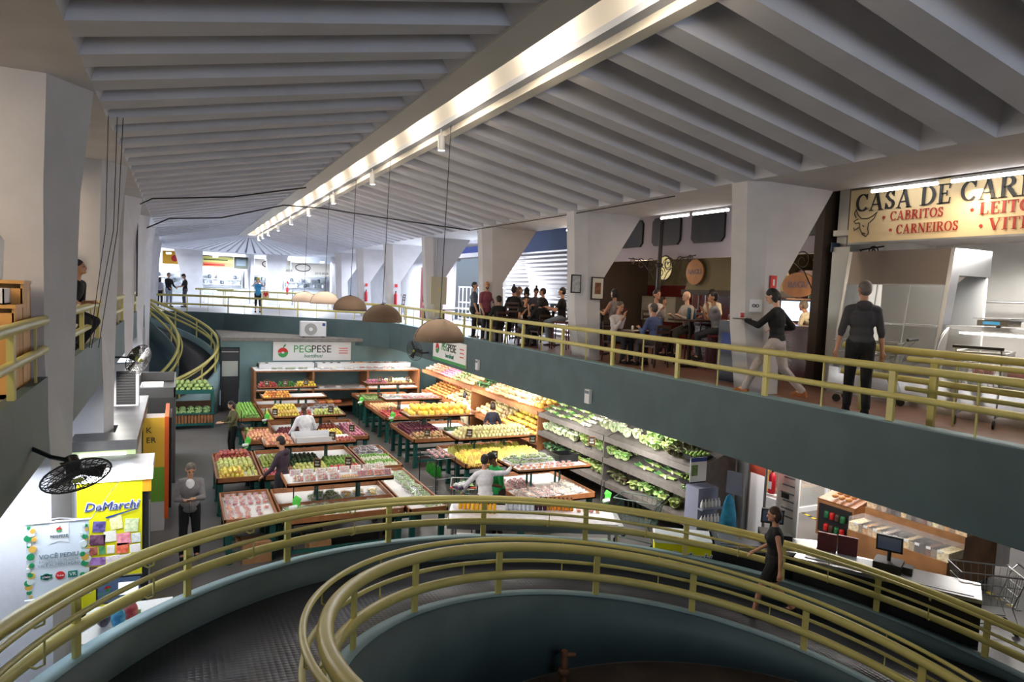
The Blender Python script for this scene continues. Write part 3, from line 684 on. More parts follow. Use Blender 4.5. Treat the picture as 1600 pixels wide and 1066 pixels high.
def bag_dispenser(x, y, z, label, rzv=0):
    t = thing('bag_dispenser', label, 'bag roll holder', (x, y, 0), rzv)
    MB().cyl((0, 0, 0), (0, 0, z+.35), .012, n=6).build('pole', M_BLACK, t)
    mb = MB(); mb.add([(-.03, -.10, z+.1), (.10, -.12, z+.02), (.13, -.12, z+.12), (.04, -.07, z+.18), (-.05, -.14, z-.14), (.04, -.15, z-.1)], [(0, 1, 2, 3), (4, 5, 1, 0)]); mb.add([(-.03, -.06, z+.1), (.10, -.07, z+.02), (.1, -.07, z+.12), (.04, -.04, z+.18)], [(0, 1, 2, 3)]); mb.build('green_bag', M_BAG, t)
    MB().cyl((-.09, -.13, z-.04), (.05, -.15, z-.02), .045, n=10).build('bag_roll', M_WPLAST, t)
    MB().cyl((-.11, -.13, z-.05), (.07, -.15, z-.01), .015, n=6).build('axle', M_BAG, t)
ZT = .756   # inside tray floor
# ---------------- LEFT BLOCK
display_table('narrow wooden market table in the front left corner, covered with fruit cups', .74, 1.66, 12.75, 14.5)
heap('red_cup', .80, 1.62, 13.75, 14.45, ZT, .125, 'clear cup of figs under white paper at the rear of the front left corner table', 'fruit pack')
heap('orange_cup', .80, 1.25, 12.95, 13.7, ZT, .125, 'clear cup of orange and red fruit on the front left corner table', 'fruit pack')
heap('red_cup', 1.3, 1.62, 13.05, 13.6, ZT, .14, 'clear cup of strawberries on the white tray floor of the front left corner table', 'fruit pack', skip=.3)
display_table('wide wooden front row market table with a raised shelf of fruit packs', 1.70, 3.95, 12.45, 14.45, shelf=(1.84, 3.9, 13.1, 13.95, 1.3), divs=(('y', 13.4),))
heap('greens_pack', 1.76, 2.95, 12.5, 13.3, ZT, .2, 'tray of round green fruit on the front row table', 'fruit pack', dy=.15, sc=.95)
heap('purple_pack', 3.0, 3.6, 12.85, 13.3, ZT, .24, 'tray of dark mushrooms on the front row table', 'fruit pack', dy=.2)
heap('white_pack', 3.5, 3.9, 12.5, 12.8, ZT, .2, 'white tray pack at the right end of the front row table', 'fruit pack', dy=.15)
heap('greens_pack', 2.3, 3.0, 13.5, 13.95, ZT, .2, 'bagged green leaves at the rear of the front row table', 'vegetable pack', dy=.15, layers=2, lz=.35)
heap('yellow_pack', 3.0, 3.8, 13.6, 14.0, ZT, .26, 'tray of cut yellow fruit at the rear of the front row table', 'fruit pack', dy=.18)
def pack_row(kind, x0, x1, y, z, n, label, tilt=1.15, lift=.07, cat='fruit pack', group=None, sc=1.):
    for i in range(n): put(kind, x0+(x1-x0)*(i+.5)/n, y+random.uniform(-.02, .02), z+lift, random.uniform(-.12, .12), label, cat, group or label+' row', sc, (tilt, 0))
pack_row('mixed_pack', 1.95, 2.85, 13.22, 1.28, 4, 'tray of mixed red fruit standing at the left front of the first raised shelf', tilt=.95)
pack_row('tomato_pack', 3.2, 3.85, 13.22, 1.28, 4, 'tray of red cherry tomatoes at the right front of the first raised shelf', tilt=.95)
pack_row('yellow_pack', 2.85, 3.2, 13.2, 1.27, 2, 'clear box of yellow snacks in the middle of the first raised shelf', tilt=.2, lift=.02)
pack_row('pink_pack', 1.95, 3.85, 13.62, 1.29, 8, 'white foam tray leaning at the back of the first raised shelf', tilt=1.1, sc=.98)
display_table('wooden market table at the right end of the front row, long rows of small packs', 4.0, 4.78, 12.3, 15.35)
heap('greens_pack', 4.38, 4.74, 12.4, 15.2, ZT, .17, 'small pack of cut vegetables on the front right end table', 'vegetable pack', dy=.15, sc=.9)
heap('leek', 4.05, 4.35, 14.4, 15.3, ZT, .15, 'loose white leek bundle on the front right end table', 'vegetable', dy=.5, rot=False)
display_table('narrow wooden market table in the second row, left end, with netted fruit', .74, 1.66, 15.55, 17.95)
heap('lemon', .80, 1.35, 15.6, 16.25, ZT, .08, 'yellow mango at the front of the second row left table', layers=3)
heap('guava', .80, 1.6, 16.3, 17.2, ZT, .09, 'pale pear in white foam net on the second row left table', layers=2, sc=1.1)
heap('guava', 1.38, 1.62, 15.62, 16.25, ZT, .09, 'greenish pear at the front corner of the second row left table', layers=1)
heap('red_apple', .80, 1.6, 17.3, 17.9, ZT, .085, 'red apple at the rear of the second row left table', layers=3)
display_table('wide wooden second row market table with a raised peach shelf', 1.70, 3.97, 15.5, 17.95, shelf=(1.8, 3.92, 16.44, 17.4, 1.3), divs=(('x', 2.35),))
heap('tomato', 1.76, 2.3, 15.56, 16.3, ZT, .08, 'small red tomato in the left box of the second row table', layers=1)
heap('green_apple', 1.76, 2.3, 16.5, 17.4, ZT, .088, 'green apple in the left box of the second row table', layers=2)
heap('guava', 2.4, 3.15, 15.56, 16.3, ZT, .088, 'yellow green pear in the middle of the second row table', layers=2)
heap('tomato', 3.15, 3.9, 15.56, 16.0, ZT, .08, 'red tomato at the right front of the second row table', layers=2)
heap('lime', 3.15, 3.9, 16.1, 16.9, ZT, .08, 'green lime at the right of the second row table', layers=2)
heap('avocado', 2.4, 3.1, 16.4, 17.2, ZT, .092, 'dark green avocado in the middle of the second row table', layers=2)
heap('peach', 1.85, 2.45, 16.5, 17.3, 1.277, .085, 'blushed peach on the second raised shelf', layers=2)
heap('red_apple', 3.45, 3.88, 16.48, 16.85, 1.277, .085, 'red apple at the right end of the second raised shelf', layers=1)
def bin_(label, x0, x1, y0, y1, z, h=.11, m=M_WPLAST):
    t = thing('storage_bin', label, 'bin', ((x0+x1)/2, (y0+y1)/2, z)); X, Y = (x1-x0)/2, (y1-y0)/2
    MB().bx(-X, X, -Y, Y, 0, .012).build('base', m, t)
    for a in ((-X, X, -Y, -Y+.012), (-X, X, Y-.012, Y), (-X, -X+.012, -Y, Y), (X-.012, X, -Y, Y)): MB().bx(*a, .0, h).build('side_panel', m, t)
bin_('empty white bin in the middle of the second raised shelf', 2.5, 3.4, 16.5, 17.3, 1.277, .15)
display_table('wooden market table at the right end of the second row with leeks and netted packs', 4.02, 4.86, 15.6, 17.8)
heap('leek', 4.08, 4.82, 15.7, 16.95, ZT, .105, 'white leek bundle on the second row right end table', 'vegetable', dy=.55, rot=False)
heap('purple_pack', 4.08, 4.8, 17.05, 17.7, ZT, .22, 'silvery purple pack behind the leeks on the second row right end table', 'fruit pack', dy=.16, layers=2, lz=.3)
display_table('wooden market table in the third row, left end, heaped with peaches', 1.62, 2.42, 19.1, 20.9)
heap('peach', 1.68, 2.38, 19.15, 20.2, ZT, .085, 'blushed peach heaped on the third row left table', layers=3)
heap('green_apple', 1.68, 2.0, 20.3, 20.8, ZT, .085, 'pale green apple at the rear of the third row left table', layers=2)
display_table('wide wooden third row market table with a raised shelf of packed fruit', 2.45, 4.9, 19.0, 21.6, shelf=(2.42, 4.45, 20.0, 21.4, 1.3), divs=(('x', 4.3),))
heap('plum', 2.5, 3.3, 19.5, 20.4, ZT, .08, 'dark red apple at the left of the third row table', layers=3)
heap('red_apple', 3.7, 4.25, 20.0, 20.6, ZT, .085, 'red apple at the right of the third row table', layers=3)
heap('lemon', 3.3, 4.25, 19.1, 19.8, ZT, .08, 'yellow lemon at the front of the third row table', layers=3)
heap('onion', 4.35, 4.85, 19.1, 20.9, ZT, .09, 'pink onion in the right end box of the third row table', layers=2, cat='vegetable')
heap('lemon', 2.5, 3.15, 20.08, 20.5, 1.277, .08, 'yellow passionfruit at the left of the third raised shelf', layers=2)
heap('red_apple', 3.15, 3.5, 20.08, 20.45, 1.277, .085, 'red apple in the middle of the third raised shelf', layers=2)
heap('guava', 3.55, 4.35, 20.08, 20.5, 1.277, .085, 'yellow pear at the right of the third raised shelf', layers=2)
heap('lemon', 2.5, 3.2, 20.8, 21.3, 1.277, .08, 'yellow lemon at the rear of the third raised shelf', layers=3)
heap('purple_pack', 3.6, 4.4, 20.8, 21.2, 1.277, .2, 'silvery pack at the rear of the third raised shelf', 'fruit pack', dy=.16, layers=2, lz=.4)
display_table('wooden market table in the fourth row, left end, heaped with limes', 1.66, 2.4, 22.4, 25.1)
heap('lime', 1.72, 2.36, 22.45, 25.0, ZT, .084, 'green lime in the tall heap on the fourth row left table', layers=3, zf=lambda x, y: ZT+.0)
display_table('wide wooden fourth row market table with a raised shelf of oranges', 2.45, 4.6, 22.0, 24.6, shelf=(2.48, 4.55, 23.4, 24.4, 1.3))
heap('green_banana', 2.5, 3.2, 22.1, 23.4, ZT, .17, 'green banana bunch on the fourth row table', dy=.2, layers=2, lz=.4, rot=False)
heap('orange', 3.3, 4.2, 22.3, 23.2, ZT, .095, 'orange on the fourth row table below the raised shelf', layers=2)
heap('orange', 2.5, 3.4, 23.45, 23.85, 1.277, .088, 'orange on the fourth raised shelf', layers=3)
display_table('wooden market table in the fifth row with a raised shelf of bell peppers', 2.45, 4.6, 24.8, 26.1, shelf=(2.5, 4.5, 25.0, 25.6, 1.42))
heap('red_pepper', 2.53, 3.15, 25.05, 25.5, 1.397, .095, 'red bell pepper on the fifth raised shelf', 'vegetable', 2)
heap('green_pepper', 3.17, 3.75, 25.05, 25.5, 1.397, .095, 'green bell pepper on the fifth raised shelf', 'vegetable', 2)
heap('yellow_pepper', 3.77, 4.47, 25.05, 25.5, 1.397, .095, 'yellow bell pepper on the fifth raised shelf', 'vegetable', 2)
# ---------------- back wall shelving
t = thing('wall_shelf', 'long wooden two-tier shelf against the teal rear wall below the banner', 'shelf', (5.8, 27.9, 0))
for nm, z, m in (('shelf_board', .93, M_WOOD), ('shelf_board', 1.68, M_WOOD), ('shelf_board', .3, M_WOOD)): MB().bx(-3.25, 3.3, -.7, .75, z, z+.05).build(nm, m, t)
for x in (-3.2, -1.05, 1.1, 3.25): MB().bx(x-.04, x+.04, -.68, .7, 0, 1.68).build('upright', M_WOOD, t)
MB().bx(-3.2, 3.25, -.66, .7, 1.73, 1.735).build('shelf_liner', M_PAPER, t); MB().bx(-3.2, 3.25, -.66, .7, .98, .985).build('shelf_liner', M_PAPER, t)
for z, zl in ((1.735, 'upper'), (.985, 'lower')):
    heap('greens_pack', 3.2, 4.9, 27.3, 27.75, z, .22, 'bagged greens on the %s back wall shelf' % zl, 'vegetable pack', dy=.3, skip=.2, layers=2, lz=.35)
    heap('white_pack', 5.0, 6.4, 27.3, 27.75, z, .22, 'pale pack in the middle of the %s back wall shelf' % zl, 'vegetable pack', dy=.3, skip=.2)
    heap('tomato_pack', 6.6, 7.4, 27.3, 27.8, z, .22, 'red vegetable pack on the %s back wall shelf' % zl, 'vegetable pack', dy=.3, layers=2, lz=.3)
    heap('mixed_pack', 7.6, 8.7, 27.3, 27.8, z, .22, 'orange and white pack at the right of the %s back wall shelf' % zl, 'vegetable pack', dy=.3)
bin_('white bin behind the packs at the left of the upper back wall shelf', 2.8, 4.9, 27.9, 28.4, 1.735, .2); bin_('white bin behind the packs at the right of the upper back wall shelf', 5.0, 8.9, 27.9, 28.4, 1.735, .2)
for i, x in enumerate((6.5, 6.85, 7.2, 7.5, 7.85, 8.3)): put('pumpkin', x, 28.1+.12*(i % 2), 1.76, i, 'orange pumpkin on top of the upper back wall shelf', 'pumpkin', 'pumpkins on the back wall shelf', 1.1)
for i, x in enumerate((2.8, 3.1, 5.3, 5.6, 5.9)): put('avocado', x, 28.1, 1.76, i, 'dark squash on top of the upper back wall shelf', 'vegetable', 'dark squashes on the back wall shelf', 2.0)
for i in range(5): put('pumpkin', 5.15+.3*(i % 3), 27.5+.3*(i//3), .35, i, 'orange pumpkin on the bottom board of the back wall shelf', 'pumpkin', 'pumpkins on the bottom board', 1.0)
# ---------------- crate stand at the rear left
t = thing('crate_stand', 'green two-tier stand with a slatted wooden crate, rear left of the shop', 'display stand', (.38, 25.75, 0))
for x in (-.68, .68):
    for y in (-.35, .35): MB().bx(x-.04, x+.04, y-.04, y+.04, 0, 1.3).build('leg', M_GREEN, t)
mb = MB(); mb.bx(-.7, .7, -.4, .4, 1.22, 1.27); mb.bx(-.72, .72, -.42, -.39, 1.2, 1.34); mb.bx(-.72, .72, .39, .42, 1.2, 1.34); mb.build('upper_shelf', M_GREEN, t)
mb = MB(); mb.bx(-.72, .72, -.45, .4, .16, .2); mb.bx(-.72, .72, -.47, -.44, .12, .17); mb.bx(-.72, .72, -.47, -.44, .5, .55); mb.build('lower_shelf', M_GREEN, t)
for i in range(14): MB().box((-.65+.1*i, -.43, .34), (.075, .02, .32)).build('slat', M_WOOD, t)
MB().bx(-.72, .72, .3, .33, .2, .85).build('crate_back', mat('dark_slats', (.10, .05, .03), .7), t)
heap('coconut_melon', -.3, 1.06, 25.38, 26.1, 1.27, .155, 'green melon on the top tier of the crate stand', layers=3, sc=.68, lz=.7)
for i in range(10): put('watermelon', -.12+.25*(i % 5), 25.5+.32*(i//5), .42+.06*(i//5), .3*i, 'striped green watermelon in the slatted crate', 'watermelon', 'watermelons in the crate stand', .85)
# ---------------- RIGHT BLOCK
display_table('wooden market table with squash, farthest in the right block', 6.17, 8.3, 24.9, 26.9, shelf=(6.4, 8.3, 25.4, 26.2, 1.42), nleg=4)
heap('squash', 6.25, 7.2, 24.95, 26.3, ZT, .11, 'mottled green squash on the farthest right block table', 'vegetable', 2)
heap('onion', 6.45, 7.2, 25.45, 25.9, 1.397, .09, 'pink onion on the farthest right block raised shelf', 'vegetable', 2)
heap('cantaloupe', 7.25, 8.2, 25.45, 26.1, 1.397, .13, 'pale root vegetable on the farthest right block raised shelf', 'vegetable', 1)
display_table('wooden market table heaped with tomatoes in the right block', 6.08, 8.3, 21.55, 24.4, shelf=(6.3, 8.3, 22.35, 23.3, 1.3), nleg=4)
heap('tomato', 6.14, 7.3, 21.6, 22.9, ZT, .09, 'red tomato heaped on the right block tomato table', 'vegetable', 2)
heap('peach', 6.14, 7.1, 23.0, 24.2, ZT, .09, 'pinkish potato behind the tomatoes on the right block tomato table', 'vegetable', 2)
heap('plum', 7.3, 8.2, 21.6, 22.3, ZT, .095, 'dark red vegetable at the right of the right block tomato table', 'vegetable', 2)
heap('tomato_pack', 6.9, 8.2, 22.42, 22.8, 1.277, .21, 'red pack on the raised shelf above the tomatoes', 'vegetable pack', dy=.16)
heap('white_pack', 6.4, 8.2, 22.85, 23.25, 1.277, .21, 'white pack on the raised shelf above the tomatoes', 'vegetable pack', dy=.16)
display_table('wooden market table heaped with mangoes in the right block under the yellow melons', 5.95, 8.25, 18.15, 20.6, shelf=(6.13, 8.22, 19.2, 20.25, 1.3), nleg=4)
heap('mango', 6.0, 7.1, 18.2, 18.9, ZT, .115, 'blushed green mango on the mango table', layers=2)
heap('plum', 6.0, 7.1, 19.0, 20.3, ZT, .09, 'dark beet on the mango table behind the mangoes', 'vegetable', 3)
heap('avocado', 7.15, 8.15, 18.2, 19.3, ZT, .11, 'green brown mango at the right of the mango table', layers=2)
heap('melon', 6.2, 8.15, 19.25, 20.15, 1.277, .19, 'bright yellow melon on the raised melon shelf', 'melon', layers=2, lz=.72)
display_table('wooden market table full of bananas in the right block', 6.3, 8.55, 15.15, 17.3, shelf=(6.4, 8.58, 15.95, 17.1, 1.3), nleg=4)
heap('banana', 6.35, 8.5, 15.2, 16.2, ZT, .18, 'yellow banana bunch on the banana table', 'bananas', dy=.17, layers=2, lz=.5, rot=False)
heap('green_banana', 6.35, 8.5, 16.25, 16.9, ZT, .2, 'greenish banana bunch at the rear of the banana table', 'bananas', dy=.22, layers=2, lz=.4, rot=False)
K['star_fruit'] = round_fruit('star_fruit', .042, fm('star_fruit_skin', (240, 232, 165)), flat=1.3, n=5)
heap('star_fruit', 6.45, 8.5, 16.0, 16.6, 1.277, .1, 'pale yellow star fruit on the raised shelf above the bananas', layers=3)
display_table('wooden market table with packed salads, nearest in the right block', 6.3, 8.12, 12.15, 14.2, shelf=(6.5, 8.32, 12.7, 13.8, 1.3))
heap('pink_pack', 6.4, 7.6, 12.2, 12.9, ZT, .21, 'clear pack of salad on the nearest right block table', 'salad pack', dy=.15, layers=2, lz=.3)
heap('white_pack', 7.5, 8.06, 12.2, 13.2, ZT, .21, 'pale wrapped pack at the right of the nearest right block table', 'salad pack', dy=.15, layers=2, lz=.3)
heap('red_cup', 6.4, 7.2, 13.1, 13.9, ZT, .13, 'clear cup of berries at the rear of the nearest right block table', 'fruit pack')
heap('orange_cup', 6.6, 8.0, 12.75, 13.1, 1.277, .13, 'clear pot on the nearest right block raised shelf', 'salad pack')
heap('greens_pack', 6.6, 7.7, 13.2, 13.7, 1.277, .2, 'green pack at the rear of the nearest right block raised shelf', 'salad pack', dy=.16, layers=2, lz=.35)
bin_('open black crate standing on the nearest right block raised shelf', 7.75, 8.25, 13.15, 13.6, 1.277, .16, M_BLACK)
# price signs and bag holders (x, y, z, label)
for a in [(2.05, 15.6, .86, 'black price board on the second row table in front of the tomatoes'), (3.35, 16.5, 1.28, 'black price board on the second raised shelf'), (2.85, 15.62, .86, 'black price board in front of the yellow green pears'),
          (2.45, 20.0, 1.28, 'black price board at the left end of the third raised shelf'), (4.0, 20.0, 1.3, 'black price board at the right of the third raised shelf'), (2.95, 19.05, .86, 'black price board below the third raised shelf, left'), (3.4, 19.05, .86, 'black price board below the third raised shelf, middle'), (3.55, 15.6, .86, 'black price board in front of the red tomatoes'),
          (4.42, 19.1, .9, 'black price board by the pink onions'), (6.35, 18.2, .86, 'black price board in front of the mangoes'), (6.72, 15.98, 1.28, 'black price board at the left of the star fruit shelf'),
          (6.95, 14.9, .95, 'black price board standing in front of the bananas'), (2.78, 25.02, 1.42, 'price board in front of the red bell peppers'), (3.4, 25.02, 1.42, 'price board in front of the green bell peppers'), (4.1, 25.02, 1.42, 'price board in front of the yellow bell peppers'),
          (6.9, 25.42, 1.42, 'price board in front of the pink onions on the far shelf'), (7.3, 25.42, 1.42, 'price board in the middle of the far right block shelf'), (8.0, 25.42, 1.42, 'price board at the right of the far right block shelf'), (6.8, 24.95, .86, 'price board among the mottled squash'),
          (7.35, 13.72, 1.5, 'tall black price board over the nearest right block shelf, left'), (8.5, 13.0, 1.55, 'tall black price board on a steel pole by the lettuce racks'), (8.2, 18.2, .95, 'black price board right of the starfruit shelf')]:
    price_sign(a[0], a[1], a[2], a[3], h=.2, w=.16, pole=.06 if a[2] < 1.45 else .12)
for a in [(1.95, 13.0, .95, 'green bag roll holder at the left end of the first raised shelf'), (1.6, 18.9, .85, 'green bag roll holder beside the peach table'), (2.43, 22.2, .85, 'green bag roll holder beside the lime table'), (6.2, 21.4, .9, 'green bag roll holder beside the tomato table'), (5.95, 24.6, .9, 'green bag roll holder beside the squash table'), (8.72, 15.2, .8, 'green bag roll holder at the right end of the bananas'), (8.35, 12.2, .7, 'green bag roll holder by the nearest right block table')]:
    bag_dispenser(*a)
# ---------------- wall racks on the right
M_RACK = mat('grey_rack_paint', (.10, .09, .085), .55, noise=.15); M_RACKB = mat('rack_liner', (.40, .37, .34), .7)
def slope_z(zf_, x, xf=9.0, k=.38): return zf_+(x-xf)*k
def rack(label, y0, y1, levels, m, mlip, xf=9.0, xb=10.05, k=.38, back=True):
    yc = (y0+y1)/2; t = thing('vegetable_rack', label, 'rack', (xf, yc, 0)); L = (y1-y0)/2; D = xb-xf
    for z in levels:
        mb = MB(); mb.add([(0, -L, z-.02), (0, L, z-.02), (D, L, z-.02+k*D), (D, -L, z-.02+k*D), (0, -L, z-.05), (0, L, z-.05), (D, L, z-.05+k*D), (D, -L, z-.05+k*D)], [(0, 1, 2, 3), (4, 7, 6, 5), (0, 4, 5, 1), (2, 6, 7, 3), (1, 5, 6, 2), (0, 3, 7, 4)]); mb.build('shelf', m, t)
        MB().bx(-.03, 0, -L, L, z-.09, z+.04).build('shelf_lip', mlip, t)
    if back: MB().bx(D, D+.04, -L, L, .1, levels[-1]+k*D+.25).build('back_panel', M_RACKB if m is M_RACK else M_WOOD, t)
    n = max(2, int((y1-y0)/1.7)+1)
    for i in range(n):
        y = -L+.03+(2*L-.06)*i/(n-1); mb = MB(); mb.prism([(.02, 0), (D, 0), (D, levels[-1]+k*D), (.02, levels[-1]-.05)] if i in (0,) else [(D-.12, 0), (D, 0), (D, levels[-1]+k*D), (D-.12, levels[-1]+k*D-.06)], -1, 1, 'Y'); 
        mb.v = [(v[0], y+v[1]*.02, v[2]) for v in mb.v]; mb.build('side_panel' if i == 0 else 'upright', m, t)
    return t
rack('dark sloping vegetable rack with lettuces, nearest on the right wall', 10.1, 13.2, (.72, 1.27, 1.78), M_RACK, M_RACK)
rack('dark sloping vegetable rack with leafy greens, second on the right wall', 13.25, 16.45, (.72, 1.27, 1.78), M_RACK, M_RACK)
rack('orange wooden sloping rack with melons and roots along the right wall', 16.55, 21.3, (.95, 1.78), M_WOOD, M_WOOD)
rack('orange wooden sloping rack with onions and bagged roots at the far right wall', 21.4, 26.6, (.95, 1.78), M_WOOD, M_WOOD)
def rackheap(kind, y0, y1, lev, label, step, cat='vegetable', x0=9.05, x1=9.95, **kw):
    kw.setdefault('zf', lambda x, y: slope_z(lev, x)+.0)
    heap(kind, x0, x1, y0, y1, 0, step, label, cat, **kw)
rackheap('leek', 10.2, 10.9, 1.27, 'bunch of asparagus at the near end of the middle rack shelf', .16, dy=.6, tilt=(0, -.36))
rackheap('greens', 10.9, 12.2, 1.27, 'bundle of stalks on the middle shelf of the nearest rack', .2, dy=.45, rot=False)
rackheap('lettuce', 11.1, 12.2, 1.78, 'frilly green lettuce on the top shelf of the nearest rack', .27, sc=1.32)
rackheap('red_lettuce', 10.5, 11.1, 1.78, 'purple edged lettuce on the top shelf of the nearest rack', .27, sc=1.32)
rackheap('cabbage', 12.3, 13.9, 1.78, 'pale lettuce on the top shelf where the two dark racks meet', .26, x1=9.5, sc=1.32)
rackheap('lettuce', 12.5, 14.6, 1.27, 'wrapped green lettuce on the middle shelf of the dark racks', .25, sc=1.32)
rackheap('lettuce', 10.7, 12.4, .72, 'wrapped lettuce in the sloping row on the bottom shelf of the nearest rack', .25, x1=9.6, sc=1.32)
rackheap('red_lettuce', 12.45, 13.2, .72, 'dark red lettuce on the bottom shelf of the nearest rack', .24, sc=1.32)
rackheap('lettuce', 13.3, 15.2, .72, 'bright green lettuce on the bottom shelf of the second rack', .24, sc=1.32)
rackheap('kale', 15.25, 16.4, .72, 'dark kale head on the bottom shelf of the second rack', .24, sc=1.32)
rackheap('cabbage', 14.65, 16.4, 1.27, 'pale cabbage on the middle shelf of the second rack', .22, sc=1.32)
rackheap('greens', 14.8, 16.4, 1.78, 'bundle of chives on the top shelf of the second rack', .2, dy=.45, rot=False)
rackheap('leek', 14.0, 14.8, 1.78, 'white stalk bundle on the top shelf of the second rack', .16, dy=.5, rot=False)
rackheap('cantaloupe', 17.0, 19.4, 1.78, 'pale melon on the top shelf of the near wooden rack', .17, layers=2)
rackheap('melon', 16.6, 17.0, 1.78, 'yellow melon at the near end of the near wooden rack', .19)
rackheap('peach', 19.4, 20.4, 1.78, 'netted potato on the top shelf of the near wooden rack', .12, sc=1.4)
rackheap('kale', 20.4, 21.2, 1.78, 'dark leafy bunch on the top shelf of the near wooden rack', .24, sc=1.32)
rackheap('melon', 16.6, 19.2, .95, 'yellow melon on the lower shelf of the near wooden rack', .19)
rackheap('cantaloupe', 19.2, 21.2, .95, 'pale squash on the lower shelf of the near wooden rack', .17)
rackheap('peach', 24.8, 26.4, 1.78, 'brown yam on the top shelf of the far wooden rack', .13, sc=1.5)
rackheap('onion', 23.6, 24.8, 1.78, 'purple onion on the top shelf of the far wooden rack', .12, sc=1.3)
rackheap('squash', 22.6, 23.6, 1.78, 'green gourd on the top shelf of the far wooden rack', .15, sc=1.3)
rackheap('cantaloupe', 21.5, 22.6, 1.78, 'bagged root on the top shelf of the far wooden rack', .17)
rackheap('orange', 24.0, 26.4, .95, 'orange on the lower shelf of the far wooden rack', .13, sc=1.3)
rackheap('cantaloupe', 21.5, 24.0, .95, 'pale bagged garlic on the lower shelf of the far wooden rack', .17)
for y, lab in ((10.25, 'top'), (10.35, 'middle')):
    z = 1.78 if lab == 'top' else 1.27
    t = thing('basket', 'small black basket of green topped cups at the near end of the %s rack shelf' % lab, 'basket', (9.3, y+.12, z+.14)); mb = MB(); mb.box((0, 0, .04), (.5, .32, .09), taper=.85); mb.build('tub', M_BLACK, t)
    for i in range(12):
        put('lime', 9.12+.12*(i % 4), y+.03+.1*(i//4), z+.22, 0, 'green capped cup in the small black basket on the %s rack shelf' % lab, 'cup', 'cups in the basket on the %s rack shelf' % lab, .9)
# ================================================================== FITTINGS, SIGNS, SHOPS
M_RED = mat('sign_red', S(200, 40, 40), .5); M_GRN = mat('sign_green', S(60, 150, 80), .5); M_INK = mat('black_ink', (.02, .02, .022), .6); M_BLUE = mat('sign_blue', S(30, 60, 140), .5)
M_TEALT = mat('sign_teal', S(20, 120, 100), .5); M_GREYT = mat('sign_grey', S(110, 125, 135), .6)
RXZ = (PI/2, 0, 0)             # lettering facing -Y
RNX = (PI/2, 0, -PI/2)         # lettering facing -X, reading towards -Y
# pendants
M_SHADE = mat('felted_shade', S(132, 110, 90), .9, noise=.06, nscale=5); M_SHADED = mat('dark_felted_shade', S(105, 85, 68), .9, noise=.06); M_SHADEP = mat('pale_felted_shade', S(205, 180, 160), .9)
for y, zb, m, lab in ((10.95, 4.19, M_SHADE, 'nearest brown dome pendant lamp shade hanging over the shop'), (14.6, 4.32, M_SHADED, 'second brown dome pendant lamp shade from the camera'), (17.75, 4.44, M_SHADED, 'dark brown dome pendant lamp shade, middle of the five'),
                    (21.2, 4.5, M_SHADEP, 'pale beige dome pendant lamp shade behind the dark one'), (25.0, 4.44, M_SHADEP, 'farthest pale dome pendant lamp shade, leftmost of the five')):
    t = thing('pendant_lamp', lab, 'pendant lamp', (3.98, y, zb))
    R = .43; P = [(R*math.cos(a), R*.88*math.sin(a)) for a in [i*PI/2/10 for i in range(10)]]+[(.03, R*.88)]
    mb = MB(); mb.lathe(P+[(.03, R*.85)]+[(x*.95, z*.95+.002) for x, z in P[:-1][::-1]], n=32); mb.build('shade', m, t)
    mb = MB(); mb.tube([(R*1.004*math.cos(a), 0, R*.884*math.sin(a)) for a in [i*PI/14 for i in range(15)]], .006, 5); mb.build('seam', mat('shade_seam', S(80, 60, 48), .9), t)
    MB().lathe([(.05, R*.86), (.045, R*.9), (.01, R*.93)], n=10).build('cap', M_BLACK, t)
    MB().cyl((0, 0, R*.9), (0.06, -.05, 7.8-zb), .007, n=5).build('cable', M_BLACK, t)
for k, y in enumerate(SPOTY):
    t = thing('track_spotlight', 'white cylindrical spotlight hanging from the ledge of the ceiling ridge', 'spotlight', (4.0, y, 7.79), group='spotlights along the ceiling ridge')
    MB().cyl((0, 0, 0), (0, 0, -.1), .015, n=6).build('stem', M_WPLAST, t)
    mb = MB(); mb.cyl((0, 0, -.1), (.02, .03, -.34), .062, n=14); mb.build('housing', M_WPLAST, t)
    MB().cyl((.021, .031, -.341), (.021, .031, -.346), .054, n=14).build('lamp_face', M_LAMP, t)
# cables strung along the ceiling
def cable(pts, r, label, m=M_BLACK):
    o = MB().tube(pts, r, 5).build('cable', m); return tag(o, label, 'cable')
cable([(-.93, 19.0, 4.6), (-.92, 19.0, 6.8), (-.6, 18.9, 6.98), (1.2, 18.9, 7.2), (3.0, 18.9, 7.62)], .02, 'black cable running up the third left column and across the ceiling')
cable([(-.93, 24.2, 6.6), (-.3, 24.2, 6.95), (1.2, 24.2, 7.1), (3.1, 24.0, 7.66), (4.3, 24.0, 7.68), (6, 21.8, 7.3), (8.0, 19.6, 6.93)], .022, 'black cable crossing the whole ceiling to the right columns')
cable([(-.75, 9.3, 6.9), (-.78, 9.35, 5.6), (-.95, 9.4, 4.2)], .0045, 'left strand of the thin cables hanging from the ceiling by the second left column')
cable([(-.66, 9.3, 6.9), (-.7, 9.35, 5.6), (-.93, 9.42, 4.2)], .0045, 'middle strand of the thin cables hanging by the second left column')
cable([(-.6, 9.3, 6.9), (-.66, 9.35, 5.6), (-.86, 9.44, 4.2)], .0045, 'right strand of the thin cables hanging by the second left column')
cable([(8.0, 19.0, 6.85), (8.25, 18.95, 6.7), (8.3, 18.95, 5.4)], .02, 'cable dropping down the fourth right column to the grey box')
cable([(8.0, 19.6, 6.93), (8.05, 14.2, 6.92), (8.05, 10, 6.93)], .012, 'thin cable along the edge of the right beam')
